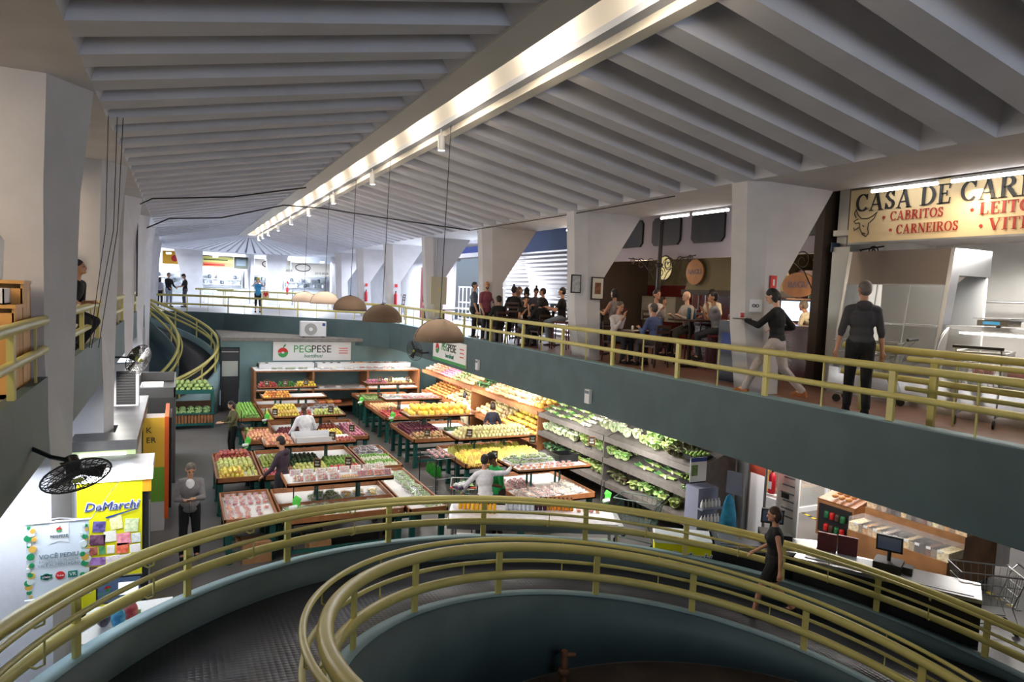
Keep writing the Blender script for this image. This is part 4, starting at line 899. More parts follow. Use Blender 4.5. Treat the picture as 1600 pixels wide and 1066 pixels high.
# ---------------- banner and outdoor unit on the rear wall
def fruit_logo(t, x, z, s, y=-.012, facing='Y'):
    """apple-like mark: red upper leaf-swirl, green lower bowl, green leaf"""
    def arc(a0, a1, r0, r1, n=12): return [(r0*math.cos(a0+(a1-a0)*i/n), r0*math.sin(a0+(a1-a0)*i/n)) for i in range(n+1)]+[(r1*math.cos(a1-(a1-a0)*i/n), r1*.8*math.sin(a1-(a1-a0)*i/n)) for i in range(n+1)]
    def add(poly, m, nm):
        mb = MB()
        P = [(x+p[0]*s, z+p[1]*s) for p in poly]
        mb.prism(P, y, y+.004, 'Y') if facing == 'Y' else mb.prism([(-a, b) for a, b in P], y, y+.004, 'X'); mb.build(nm, m, t)
    add(arc(.15, PI*1.02, 1., .25), M_RED, 'logo_red_half'); add(arc(PI*1.08, PI*2.06, 1., .3), M_GRN, 'logo_green_half'); add([(-.05, .95), (.15, 1.5), (.6, 1.75), (.5, 1.3), (.1, 1.0)], M_GRN, 'logo_leaf')
t = thing('shop_banner', 'white shop banner on the rear wall under the ledge, fruit logo and lettering', 'banner', (4.95, 28.62, 2.36))
MB().bx(-1.56, 1.55, 0, .02, -.39, .37).build('panel', M_PAPER, t)
fruit_logo(t, -1.18, -.06, .2)
text('PEG', .42, M_GRN, t, (-.42, -.012, .07), RXZ); text('PESE', .42, M_INK, t, (.33, -.012, .07), RXZ); text('hortifruti', .2, M_TEALT, t, (.0, -.012, -.2), RXZ, shear=.3)
for k in range(3): MB().bx(1.05, 1.42, -.012, -.008, .1-.1*k, .13-.1*k).build('small_print', M_RED, t)
t = thing('shop_banner', 'smaller white and green shop banner on the right fascia, half hidden by the nearest pendant', 'banner', (7.86, 20.7, 3.06))
MB().bx(0, .03, -1.5, 1.5, -.36, .38).build('panel', M_PAPER, t); MB().bx(-.005, 0, -1.5, 1.5, -.36, -.26).build('green_strip', M_GRN, t)
fruit_logo(t, -1.05, .05, .17, -.012, 'X')
text('PEG', .36, M_GRN, t, (-.012, .32, .14), RNX); text('PESE', .36, M_INK, t, (-.012, -.33, .14), RNX); text('hortifruti', .2, M_TEALT, t, (-.012, -.1, -.12), RNX, shear=.3)
for k in range(3): MB().bx(-.01, -.006, -1.35, -1.0, .18-.12*k, .21-.12*k).build('small_print', M_RED, t)
t = thing('outdoor_unit', 'white air conditioning outdoor unit on the rear ledge', 'air conditioner', (5.0, 29.0, 2.9))
MB().bx(-.52, .5, -.17, .17, .05, .66).build('casing', M_WPLAST, t)
mb = MB(); mb.cyl((-.12, -.171, .34), (-.12, -.185, .34), .25, n=28); mb.build('fan_guard', M_DSTEEL, t); MB().cyl((-.12, -.185, .34), (-.12, -.2, .34), .075, n=16).build('fan_hub', M_WPLAST, t)
for k in range(5): MB().tube([(-.12+(.06+.04*k)*math.cos(a), -.188, .34+(.06+.04*k)*math.sin(a)) for a in [j*PI/10 for j in range(20)]], .004, 4, closed=True).build('guard_ring', M_BLACK, t)
MB().bx(.34, .46, -.176, -.171, .48, .6).build('blue_badge', M_BLUE, t)
for x in (-.4, .4): MB().bx(x-.04, x+.04, -.17, .17, 0, .05).build('foot', M_BLACK, t)
t = thing('outdoor_unit', 'tall white metal unit with black grille on top of the left cold cabinet', 'air conditioner', (-.98, 16.1, 2.42))
MB().bx(-.24, .24, -.2, .2, 0, .86).build('casing', M_WPLAST, t); MB().bx(-.16, .19, -.21, -.2, .03, .72).build('grille', M_BLACK, t)
for k in range(12): MB().bx(-.15, .18, -.216, -.21, .06+.055*k, .075+.055*k).build('louver', mat('dark_louver', (.012, .012, .012), .8), t)
# rear door
m_door = mat('dark_door', (.035, .04, .05), .5)
t = tag(MB().bx(1.48, 2.14, 28.74, 28.8, 0, 2.46).build('door_1', m_door), kind='structure')
MB().bx(1.52, 2.1, 28.73, 28.74, 1.35, 1.95).build('window_pane', mat('frosted_pane', (.5, .53, .5), .4), t); MB().bx(1.5, 2.12, 28.72, 28.74, 2.3, 2.33).build('door_bar', M_STEEL, t)
# ---------------- wall fans
def fan(label, loc, aim, R=.3, m=M_BLACK):
    t = thing('wall_fan', label, 'fan', loc); q = Vector(aim).to_track_quat('Z', 'Y'); t.rotation_euler = q.to_euler()
    for k in range(5):
        r = R*(1-.18*k); MB().tube([(r*math.cos(a), r*math.sin(a), .03+.035*math.sin(k*.9)) for a in [j*PI/12 for j in range(24)]], .004 if k else .009, 5, closed=True).build('guard_ring', m, t)
    mb = MB()
    for j in range(28):
        a = j*2*PI/28; mb.tube([(.05*math.cos(a), .05*math.sin(a), .07), (R*.6*math.cos(a+.15), R*.6*math.sin(a+.15), .065), (R*math.cos(a+.2), R*math.sin(a+.2), .03)], .0045, 3)
        mb.tube([(.08*math.cos(a), .08*math.sin(a), -.04), (R*math.cos(a), R*math.sin(a), .03)], .0045, 3)
    mb.build('guard', m, t)
    for j in range(3):
        a = j*2*PI/3; mb = MB(); c, s = math.cos(a), math.sin(a)
        pts = [(.04, -.03, .0), (.26*R/.3, -.11, .02), (.27*R/.3, .05, -.02), (.05, .04, -.01)]
        vs = [(x*c-y*s, x*s+y*c, z) for x, y, z in pts]; mb.add(vs+[(x, y, z+.006) for x, y, z in vs], [(0, 1, 2, 3), (7, 6, 5, 4), (0, 4, 5, 1), (1, 5, 6, 2), (2, 6, 7, 3), (3, 7, 4, 0)]); mb.build('blade', mat('fan_blade', (.02, .02, .02), .7), t)
    MB().cyl((0, 0, .0), (0, 0, -.16), .07, .055, 14).build('motor', m, t); MB().cyl((0, 0, .07), (0, 0, .078), .045, n=14).build('badge', mat('fan_badge', (.25, .28, .03), .5), t)
    return t
fan('large black wall fan at lower left above the white poster', (-.80, 6.9, 3.33), (.3, -.62, -.72), .27)
tag(MB().tube([(-1.16, 7.2, 3.5), (-1.0, 7.05, 3.45), (-.83, 6.98, 3.42)], .02, 6).build('fan_arm', M_BLACK), 'black bracket arm holding the large left wall fan', 'bracket')
fan('black wall fan on the right fascia beside the smaller banner', (7.35, 22.6, 2.95), (-1, -.55, -.15), .36)
tag(MB().tube([(7.9, 22.8, 2.85), (7.6, 22.7, 2.85), (7.46, 22.66, 2.93)], .03, 6).build('fan_arm', M_BLACK), 'black arm holding the fan on the right fascia', 'bracket')
fan('small black wall fan on the left, below the rear curved ramp', (-.72, 15.0, 3.48), (.8, -.7, -.3), .3)
tag(MB().tube([(-1.16, 15.2, 3.5), (-.8, 15.08, 3.5)], .02, 6).build('fan_arm', M_BLACK), 'black arm holding the small left wall fan', 'bracket')
for y, lab in ((27.0, 'farthest of the three white boxes on the right fascia'), (18.3, 'middle of the three white boxes on the right fascia'), (12.26, 'nearest of the three white boxes on the right fascia')):
    t = thing('emergency_light', lab, 'emergency light', (7.9, y, 2.93)); MB().bx(-.07, 0, -.09, .09, -.15, .15).build('casing', M_WPLAST, t); MB().bx(-.08, -.07, -.07, .07, .06, .12).build('lens', M_GREYT, t)
# ---------------- left side: cold cabinets, fridge, posters, desk
m_btop = mat('dusty_black_top', (.05, .05, .055), .35, noise=.3, nscale=3)
t = thing('cold_cabinet', 'long black topped cold cabinet under the left gallery', 'cabinet', (-1.06, 14.9, 0))
NT = lambda a, b_, c, d: [(a, c), (b_, c), (b_, d), (a, d), (a, -1.04), (.1, -1.04), (.1, -1.7), (a, -1.7)]
MB().prism(NT(-.42, .4, -2.3, 2.3), 0, 2.1).build('body', mat('cabinet_cream', (.62, .64, .62), .5), t); MB().prism(NT(-.48, .46, -2.36, 2.36), 2.26, 2.42).build('top', m_btop, t); MB().prism(NT(-.46, .44, -2.34, 2.34), 2.1, 2.26).build('fascia', mat('pale_green_panel', (.45, .55, .30), .5), t)
mb = MB(); mb.bx(-.34, .3, -2.36, -2.345, 2.13, 2.22); mb.build('lit_panel', mat('lit_header', (1, 1, 1), .5, em=(1, 1, .9), ems=2.2), t)
for k in range(6): MB().bx(.4, .42, -2.2+.75*k, -1.52+.75*k, .2, 2.05).build('door', M_WPLAST, t)
for k in range(2): MB().bx(-.41, .39, -2.35+k*.02, -2.33+k*.02, .3, 2.0).build('end_panel', M_WPLAST, t)
t = thing('drinks_cooler', 'slim upright cooler with yellow and green side banner and orange edge', 'cooler', (-.42, 15.9, 0))
MB().bx(-.2, .18, -.8, .8, 0, 2.1).build('body', M_WPLAST, t); MB().bx(-.2, .18, -.82, -.8, 1.3, 2.3).build('upper_banner', mat('banner_yellow', S(235, 190, 60), .6), t); MB().bx(-.2, .18, -.82, -.8, .6, 1.3).build('lower_banner', mat('banner_green', S(120, 180, 60), .6), t)
text('K', .16, M_INK, t, (-.1, -.825, 2.05), RXZ); text('ER', .16, M_INK, t, (-.06, -.825, 1.85), RXZ)
MB().bx(.18, .25, -.84, .8, .25, 2.32).build('orange_edge', mat('banner_orange', S(230, 100, 30), .5), t); MB().bx(.25, .3, -.3, .8, .3, 2.2).build('dark_curtain', M_BLACK, t)
t = thing('storage_unit', 'second dark cabinet behind the black topped one, open tray with trays on top', 'cabinet', (-.52, 20.2, 0)); t.scale = (.76, 1, 1)
MB().bx(-.6, .6, -1.6, 1.6, 0, 2.15).build('body', mat('dark_cabinet', (.06, .06, .06), .5), t)
mb = MB(); mb.bx(-.6, .6, -1.6, -1.55, 2.15, 2.4); mb.bx(.55, .6, -1.6, 1.6, 2.15, 2.4); mb.bx(-.6, -.55, -1.6, 1.6, 2.15, 2.4); mb.bx(-.6, .6, 1.55, 1.6, 2.15, 2.4); mb.build('rim', mat('grey_rim', (.12, .12, .12), .6), t)
bin_('white foam tub inside the rim of the second dark cabinet', -.85, -.35, 19.1, 20.0, 2.16, .2)
M_DMY = mat('fridge_yellow', S(215, 215, 20), .45)
t = thing('freezer', 'yellow upright freezer with a blue brand logo and stainless top, lower left', 'freezer', (-.84, 11.9, 0))
MB().bx(-.48, .44, -.38, .5, .06, 2.02).build('body', M_BLACK, t); MB().bx(-.48, .36, -.42, -.38, .06, 2.02).build('door', M_DMY, t); MB().bx(.36, .48, -.42, -.36, 1.84, 2.03).build('corner_cap', mat('ochre_cap', S(220, 150, 30), .5), t)
mb = MB(); mb.prism([(-.44, 2.03), (.55, 2.03), (.55, 2.2), (-.30, 2.2)], -.52, .5, 'X'); mb.build('steel_top', M_STEEL, t); MB().cyl((.46, -.4, .3), (.46, -.4, 1.7), .012, n=6).build('edge_trim', M_STEEL, t)
M_LB = mat('logo_white', (.8, .8, .82), .5)
text('DeMarchi', .175, M_LB, t, (-.04, -.424, 1.66), RXZ, 'logo_outline', .001, .011, shear=.25, sx=1.0); text('DeMarchi', .175, M_BLUE, t, (-.04, -.432, 1.66), RXZ, 'logo_lettering', .001, .0, shear=.25, sx=1.0)
mb = MB(); mb.add([(-.12, -.433, 1.5), (.3, -.433, 1.6), (.3, -.433, 1.585), (-.1, -.433, 1.475)], [(0, 1, 2, 3)]); mb.build('logo_swash', M_BLUE, t)
pics = [(-.2, 1.36, .16, .16, (60, 50, 120)), (.02, 1.40, .16, .2, (225, 225, 150)), (.22, 1.34, .18, .2, (190, 215, 160)), (-.22, 1.16, .2, .16, (70, 30, 60)), (-.06, 1.2, .16, .16, (240, 245, 235)), (.12, 1.14, .18, .18, (225, 120, 140)), (.28, 1.14, .12, .14, (210, 225, 230)), (-.28, 1.0, .12, .12, (120, 50, 40)), (-.16, 1.0, .08, .12, (40, 110, 60)), (-.05, 1.0, .1, .12, (235, 235, 220)), (.1, 1.0, .16, .16, (230, 90, 60)), (.27, .98, .14, .12, (245, 245, 250)), (-.22, .84, .2, .12, (120, 80, 150)), (-.02, .84, .18, .12, (235, 215, 230)), (.14, .82, .14, .16, (245, 245, 245)), (-.06, .7, .2, .12, (80, 50, 130)), (-.28, .7, .12, .12, (60, 30, 30))]
for k, (x, z, a, b_, c) in enumerate(pics):
    mb = MB(); mb.box((x, -.424, z), (a, .006, b_), ry=random.uniform(-.12, .12)); mb.build('printed_product', mat('print_%d' % k, S(*c), .6, col2=S(*[min(255, v+60) for v in c]), nscale=18), t)
# hanging poster
t = thing('hanging_poster', 'white hanging poster with green and gold balloons and grey lettering, lower left', 'poster', (-1.03, 7.7, 2.29)); t.scale = (.8, 1, .8)
MB().bx(-.33, .31, 0, .004, -.47, .47).build('sheet', mat('poster_paper', (.70, .76, .84), .5), t)
for z in (-.47, .47): MB().cyl((-.35, 0, z), (.33, 0, z), .012, n=8).build('rod', M_WPLAST, t)
rd = random.Random(4)
for k in range(46):
    sx = -1 if k % 2 else 1; x = sx*(.31-.0-rd.random()*.07)-.01; z = -.43+.88*(k/46)+rd.uniform(-.02, .02); r = rd.choice((.018, .028, .04)); m = (mat('balloon_green', S(40, 140, 90), .3), mat('balloon_gold', S(215, 170, 80), .3), mat('balloon_pale', S(215, 225, 225), .3))[k % 3]
    MB().cyl((x, -.0, z), (x, -.002-.0004*k, z), r, n=12).build('printed_balloon', m, t)
MB().prism([(-.1, .46), (.1, .46), (.1, .2), (0, .23), (-.1, .2)], -.004, -.001, 'Y').build('pennant', mat('pennant_white', (.78, .8, .84), .5), t)
fruit_logo(t, 0, .37, .03, -.008); text('PEGPESE', .05, M_GREYT, t, (0, -.006, .29), RXZ)
text('VOCÊ PEDIU', .072, M_GREYT, t, (0, -.006, .05), RXZ, bold=.002, ext=.001); text('E AGORA A GENTE ACEITA', .033, M_GREYT, t, (0, -.006, -.01), RXZ, ext=.001); text('VALE ALIMENTAÇÃO', .046, M_GREYT, t, (0, -.006, -.06), RXZ, ext=.001)
MB().cyl((-.13, -.002, -.2), (-.13, -.005, -.2), .042, n=16).build('green_badge', M_TEALT, t); MB().bx(-.19, -.07, -.005, -.002, -.225, -.175).build('green_badge', M_TEALT, t); MB().cyl((.01, -.002, -.2), (.01, -.005, -.2), .05, n=16).build('red_badge', M_RED, t); MB().bx(.09, .19, -.005, -.002, -.24, -.16).build('square_badge', M_TEALT, t)
text('alelo', .045, M_LB, t, (-.13, -.008, -.2), RXZ, ext=.001); text('Ticket', .03, M_LB, t, (.01, -.008, -.2), RXZ, ext=.001); text('VR', .06, M_LB, t, (.14, -.008, -.2), RXZ, ext=.001)
o = tag(MB().tube([(-1.31, 7.7, 2.66), (-1.03, 7.7, 2.70), (-.77, 7.7, 2.66), (-.6, 11.45, 2.3)], .004, 4).build('string', M_WPLAST), 'thin string holding the hanging poster up', 'string')
t = thing('wall_poster', 'white and yellow sheet on the wall behind the hanging poster', 'poster', (-2.52, 11.6, 1.85)); mb = MB(); mb.bx(-0, .01, -.5, .45, -.12, .38); mb.build('sheet', M_PAPER, t); MB().bx(-0, .012, -.5, .45, -.42, -.12).build('yellow_band', mat('poster_yellow', S(225, 225, 70), .5), t); MB().cyl((.01, 0, .22), (.014, 0, .22), .06, n=12).build('logo_dot', M_TEALT, t)
# till desk lower left
M_DESK = mat('white_desk', (.62, .66, .70), .35)
t = thing('service_counter', 'white service counter at the lower left corner, below the ring ramp', 'counter', (-1.2, 6.9, 0))
MB().bx(-1.0, .75, -1.6, 1.0, .84, .9).build('counter_top', M_DESK, t); MB().bx(-.9, .7, -1.5, .9, 0, .84).build('cabinet', M_WPLAST, t)
t = thing('service_desk', 'white desk carrying the computer monitor in front of the yellow freezer', 'desk', (-.5, 9.3, 0)); MB().bx(-.5, .45, -.55, .4, .84, .9).build('desk_top', M_DESK, t); MB().bx(-.45, .4, -.5, .35, 0, .84).build('cabinet', M_WPLAST, t)
t = thing('keyboard', 'black keyboard on the white service counter', 'keyboard', (-1.35, 7.3, .9), -.5); MB().bx(-.22, .22, -.08, .08, 0, .02).build('base', M_BLACK, t)
for i in range(5):
    MB().bx(-.2, .2, -.07+.029*i, -.048+.029*i, .02, .028).build('key_row', mat('dark_key', (.05, .05, .055), .5), t)
t = thing('monitor', 'computer monitor showing a logo, in front of the yellow freezer', 'monitor', (-.64, 9.45, .9))
MB().cyl((0, .05, 0), (0, .05, .2), .025, n=8).build('stand', M_BLACK, t); MB().bx(-.12, .12, -.05, .14, 0, .015).build('base', M_BLACK, t)
mb = MB(); mb.box((0, 0, .3), (.5, .03, .34), rz=-.1); mb.build('bezel', M_BLACK, t); mb = MB(); mb.box((0, -.018, .3), (.46, .004, .3), rz=-.1); mb.build('screen', mat('screen_blue', (.03, .05, .09), .3, em=S(50, 65, 90), ems=.8), t)
mb = MB(); mb.box((.1, -.03, .31), (.22, .003, .16), rz=-.1); mb.build('window_panel', mat('screen_white', (.5, .5, .5), .3, em=(.8, .85, .9), ems=.9), t); fruit_logo(t, -.12, .34, .035, -.045); text('PEGPESE', .06, M_GRN, t, (-.12, -.04, .27), (PI/2, 0, -.1), ext=.001)
for k, (x, y, c, lab) in enumerate(((-.62, 9.0, (40, 130, 190), 'blue snack bag beside the monitor on the service counter'), (-.5, 9.15, (190, 60, 60), 'red and white snack bag beside the monitor'), (-.78, 9.1, (50, 35, 45), 'dark snack bag beside the monitor'))):
    mb = MB(); mb.ball((0, 0, .13), (.08, .05, .13), 10, 7); tag(mb.build('snack_bag', mat('bag_%d' % k, S(*c), .3, col2=S(*[min(255, v+90) for v in c]), nscale=9), loc=(x, y, .9)), lab, 'bag')
t = thing('card_holder', 'small pale green card on the counter edge beside the bags', 'card', (-.45, 9.18, .9)); MB().box((0, 0, .06), (.12, .02, .12)).build('card', mat('pale_green_card', S(190, 220, 170), .6), t); MB().bx(-.05, .05, -.02, .02, 0, .01).build('foot', M_WPLAST, t)
for i in range(5): tag(MB().bx(-.4, .2, -.02, .02, 0, .05).build('divider_bar', M_WPLAST, loc=(-.75, 6.3+.22*i, .9)), 'white rounded bar laid across the service counter', 'bar', 'white bars on the service counter')
# ---------------- steel table with juice bottles
M_SHEET = mat('crumpled_plastic_sheet', (.62, .62, .66), .25, noise=.1, bump=.8, bscale=9)
t = thing('steel_table', 'stainless steel table with bottles standing on a plastic sheet, behind the ramp railing', 'table', (6.15, 11.22, 0), -.44)
MB().bx(-1.65, 1.6, -.5, .5, .82, .86).build('table_top', M_STEEL, t); MB().bx(-1.6, 1.5, -.46, .46, .86, .875).build('plastic_sheet', M_SHEET, t); MB().bx(-1.6, 1.55, -.48, .48, .25, .28).build('under_shelf', M_STEEL, t); MB().bx(-1.65, 1.6, -.51, -.49, .7, .84).build('apron', M_STEEL, t)
for x in (-1.55, 1.5):
    for y in (-.42, .42): MB().cyl((x, y, 0), (x, y, .82), .03, n=8).build('leg', M_STEEL, t)
def bottle_mesh(nm, rgb, trans=False):
    mb = MB(); mb.lathe([(.03, 0), (.036, .01), (.036, .12), (.03, .15), (.014, .18), (.014, .2)], n=10); mb.lathe([(.018, .2), (.018, .225), (.01, .226)], n=8, mi=1); return mb.mesh('bottle', [mat(nm, S(*rgb), .2), M_BLACK])
BM = {'yellow': bottle_mesh('juice_yellow', (245, 185, 30)), 'clear': bottle_mesh('bottle_clear', (215, 222, 235)), 'purple': bottle_mesh('juice_purple', (60, 15, 40)), 'orange': bottle_mesh('juice_orange', (240, 150, 30))}
def T2(x, y): c, s = math.cos(-.44), math.sin(-.44); return (6.15+x*c-y*s, 11.22+x*s+y*c)
seq = [('yellow', -1.45, .25, 3), ('yellow', -1.2, .05, 6), ('clear', -.55, .3, 7), ('purple', .02, .35, 3), ('orange', .22, .38, 7)]
for c, x0, y0, n in seq:
    for i in range(n):
        for j in range(2):
            o = bpy.data.objects.new('bottle', BM[c]); C.objects.link(o); p = T2(x0+.082*i, y0-.12*j); o.location = (p[0], p[1], .876)
            tag(o, '%s juice bottle with black cap in the %s on the steel table' % ({'yellow': 'yellow', 'clear': 'clear', 'purple': 'dark purple', 'orange': 'orange'}[c], 'left cluster' if x0 < -.6 else 'right group'), 'bottle', '%s bottles on the steel table' % c)
for i in range(7): p = T2(.85+.12*(i % 4), .2+.12*(i//4)); put('orange_cup', p[0], p[1], .876, 0, 'clear box of cherry tomatoes on the steel table right of the bottles', 'fruit pack', 'tomato boxes on the steel table')
# cardboard boxes beneath tables
M_CARD = mat('cardboard', S(170, 125, 85), .85, noise=.08)
for x, y, sz, lab in ((1.3, 12.95, (.5, .4, .38), 'brown cardboard box under the front left corner table'), (2.4, 12.9, (.4, .5, .3), 'brown cardboard box under the front row table'), (3.1, 13.6, (1.1, .8, .3), 'dark flat crate under the front row table')):
    t = thing('cardboard_box', lab, 'box', (x, y, 0)); MB().bx(-sz[0]/2, sz[0]/2, -sz[1]/2, sz[1]/2, 0, sz[2]).build('carton', M_CARD if 'cardboard' in lab else m_btop, t); MB().box((-sz[0]/2-.05, 0, sz[2]), (.14, sz[1], .008), ry=.7).build('flap', M_CARD if 'cardboard' in lab else m_btop, t)
# wire rack between the blocks
t = thing('wire_rack', 'black wire rack of green bottles between the two table blocks', 'rack', (5.62, 15.3, 0), .15)
for x in (-.25, .25):
    for y in (-.42, .42): MB().cyl((x, y, 0), (x, y, 1.12), .014, n=6).build('post', M_BLACK, t)
for z in (.2, .62, 1.1):
    mb = MB()
    for i in range(9): mb.cyl((-.25+.0625*i, -.42, z), (-.25+.0625*i, .42, z), .005, n=4)
    for y in (-.42, 0, .42): mb.cyl((-.25, y, z), (.25, y, z), .008, n=4)
    mb.build('wire_shelf', M_DSTEEL, t)
gb = MB(); gb.lathe([(.035, 0), (.037, .02), (.037, .16), (.014, .22), (.014, .26)], n=9); gbm = gb.mesh('bottle', [mat('green_bottle', S(40, 120, 40), .15)])
for i in range(10): o = bpy.data.objects.new('bottle', gbm); C.objects.link(o); o.location = (5.48+.1*(i % 2), 15.0+.14*(i//2), .63); tag(o, 'green glass bottle on the middle shelf of the wire rack', 'bottle', 'green bottles on the wire rack')
heap('red_cup', 5.42, 5.85, 14.9, 15.65, 1.11, .13, 'clear cup of red fruit on the top shelf of the wire rack', 'fruit pack')
# shopping carts
M_WIRE = mat('cart_wire', (.5, .52, .52), .3, .9)
def cart(label, loc, rz_, m=M_WIRE, hm=M_BLACK):
    t = thing('shopping_cart', label, 'shopping cart', loc, rz_); mb = MB()
    def q(u, v, z): k = (z-.45)/.5; w_ = .21+.06*k; l = .36+.08*k; return (u*w_, v*l+.02*k, z)
    for z in (.45, .62, .78, .95):
        c = [q(-1, -1, z), q(1, -1, z), q(1, 1, z), q(-1, 1, z)]
        for a, b2 in zip(c, c[1:]+c[:1]): mb.cyl(a, b2, .006 if z < .95 else .012, n=4)
    for i in range(9):
        u = -1+.25*i
        for v in (-1, 1): mb.cyl(q(u, v, .45), q(u, v, .95), .004, n=4)
        for uu in (-1, 1): mb.cyl(q(uu, u, .45), q(uu, u, .95), .004, n=4)
        mb.cyl(q(u, -1, .45), q(u, 1, .45), .004, n=4)
    mb.build('basket', m, t)
    mb = MB()
    for s in (-1, 1): mb.tube([(s*.24, -.55, 1.02), (s*.24, -.45, .9), (s*.22, -.3, .45), (s*.22, -.42, .14), (s*.2, .4, .14)], .012, 5)
    mb.cyl((-.22, .4, .14), (.22, .4, .14), .012, n=5); mb.build('frame', m, t)
    MB().cyl((-.27, -.55, 1.02), (.27, -.55, 1.02), .02, n=8).build('handle', hm, t)
    for s in (-1, 1):
        for y in (-.4, .38): MB().cyl((s*.21-.012, y, .06), (s*.21+.012, y, .06), .06, n=12).build('wheel', M_BLACK, t)
    return t
cart('shopping cart full of lettuce and bags beside the two men at the tables', (5.5, 13.3, 0), -.4, M_WIRE, mat('cart_orange', S(240, 90, 30), .4))
for i, k in enumerate(('cabbage', 'lettuce', 'cabbage', 'kale')): put(k, 5.42+.14*(i % 2), 13.2+.2*(i//2), .74+.07*(i % 2), i, ('pale cabbage', 'green lettuce', 'white cabbage', 'dark kale')[i]+' heaped in the shopping cart beside the two men', 'vegetable', None, 1.1)
cart('empty shopping cart of dark wire near the end of the nearest right block table', (8.55, 11.2, 0), .6, mat('cart_dark', (.03, .06, .05), .4))
cart('empty shopping cart at the right edge by the grain counter', (11.7, 6.2, 0), .9)
# ---------------- tills, freezer and stands at lower right
t = thing('chest_freezer', 'yellow chest freezer with glass lid and blue brand logo beside the tills', 'freezer', (8.15, 9.35, 0), -.62)
MB().bx(-.5, .5, -.32, .32, 0, .8).build('body', M_DMY, t); MB().bx(-.52, .52, -.34, .34, .8, .86).build('rim', M_WPLAST, t)
for s in (-1, 1): MB().bx(-.24+.25*s, .23+.25*s, -.3, .3, .86, .875).build('glass_lid', mat('freezer_glass', (.55, .62, .66), .1), t)
text('DeMarchi', .17, M_LB, t, (.12, -.324, .6), RXZ, 'logo_outline', .003, .014, shear=.25); text('DeMarchi', .17, M_BLUE, t, (.12, -.33, .6), RXZ, 'logo_lettering', .003, shear=.25)
t = thing('bottle_display', 'pale cardboard display stand stacked with small white bottles, by the dark racks', 'display stand', (9.0, 9.85, 0))
MB().bx(-.24, .24, -.16, .2, 0, 1.55).build('back_panel', mat('display_lilac', S(120, 125, 150), .6), t)
bb = MB(); bb.lathe([(.03, 0), (.034, .02), (.03, .1), (.012, .13), (.012, .16)], n=8); bbm = bb.mesh('bottle', [M_WPLAST])
for z in (.3, .6, .9, 1.2): MB().bx(-.25, .25, -.3, -.16, z-.03, z).build('shelf', mat('display_lilac', ()), t)
for z in (.3, .6, .9, 1.2):
    for i in range(6): o = bpy.data.objects.new('bottle', bbm); C.objects.link(o); o.location = (8.8+.08*i, 9.62, z); tag(o, 'small white bottle on the pale display stand by the dark racks', 'bottle', 'white bottles on the pale display stand')
t = thing('stand_sign', 'white leaflet sign with a blue header on a stand above the bottle display', 'sign', (9.0, 10.0, 1.56)); MB().bx(-.2, .2, -.0, .01, .02, .5).build('board', M_PAPER, t); MB().bx(-.2, .2, -.005, 0, .42, .5).build('header', M_BLUE, t); MB().bx(-.17, -.02, -.005, 0, .15, .36).build('printed_picture', mat('print_greens', S(100, 130, 70), .6, noise=.4, nscale=20), t); MB().bx(-.2, .2, .0, .02, 0, .03).build('foot', M_BLACK, t)
def till(label, loc, rz_, L=2.2, belt=True, mtop=M_BLACK):
    t = thing('checkout_counter', label, 'checkout', loc, rz_)
    MB().bx(-L/2, L/2, -.35, .35, .0, .8).build('body', M_BLACK, t); MB().bx(-L/2, L/2, -.38, .38, .8, .86).build('counter_top', M_STEEL, t)
    MB().bx(-L/2+.15, -.1, -.28, .28, .86, .872).build('conveyor_belt', mat('belt_grey', (.12, .13, .15), .35), t); MB().bx(.25, L/2-.1, -.3, .3, .86, .868).build('scanner_plate', mtop, t)
    MB().bx(-L/2, L/2, -.4, -.38, .1, .14).build('kick_rail', M_STEEL, t)
    return t
till('checkout counter with a bare belt in the middle, beside the chest freezer', (9.32, 8.55, 0), -.62, 1.9, mtop=mat('counter_dark', (.04, .045, .05), .3))
till('steel topped checkout counter with the black till screen, lower right', (10.25, 6.95, 0), -1.03, 2.6, mtop=M_STEEL)
def pos(label, loc, rz_):
    t = thing('cash_register', label, 'till', loc, rz_); MB().bx(-.2, .2, -.2, .2, 0, .14).build('cash_drawer', M_BLACK, t); MB().cyl((0, 0, .14), (0, 0, .42), .03, n=8).build('stand', M_BLACK, t)
    mb = MB(); mb.box((0, -.06, .44), (.38, .04, .28), rx=.2); mb.build('monitor', M_BLACK, t); mb = MB(); mb.box((0, -.083, .44), (.33, .004, .22), rx=.2); mb.build('screen', mat('till_screen', (.02, .03, .04), .2, em=S(60, 70, 90), ems=.3), t)
    MB().box((.28, 0, .06), (.14, .2, .12)).build('printer', M_BLACK, t); return t
pos('black cash register on the steel topped checkout counter', (10.35, 6.95, .86), -1.1); pos('black cash register on the checkout counter beside the chest freezer', (9.55, 8.65, .86), -.7)
t = thing('screen', 'grey framed screen on a pole by the blue garment', 'screen', (9.3, 9.35, .86)); MB().cyl((0, 0, 0), (0, 0, .7), .015, n=6).build('pole', M_DSTEEL, t); mb = MB(); mb.box((0, 0, .85), (.04, .3, .42), rz=.3); mb.build('panel', mat('screen_grey', S(90, 95, 115), .4), t)
mb = MB(); mb.lathe([(.19, 0), (.17, .25), (.12, .5), (.07, .62), (.02, .66)], n=9, sy=.6); tag(mb.build('jacket', mat('blue_cloth', S(30, 120, 160), .8, noise=.25, nscale=9), loc=(9.15, 9.3, .87)), 'blue jacket hanging beside the grey screen at the checkout', 'jacket')
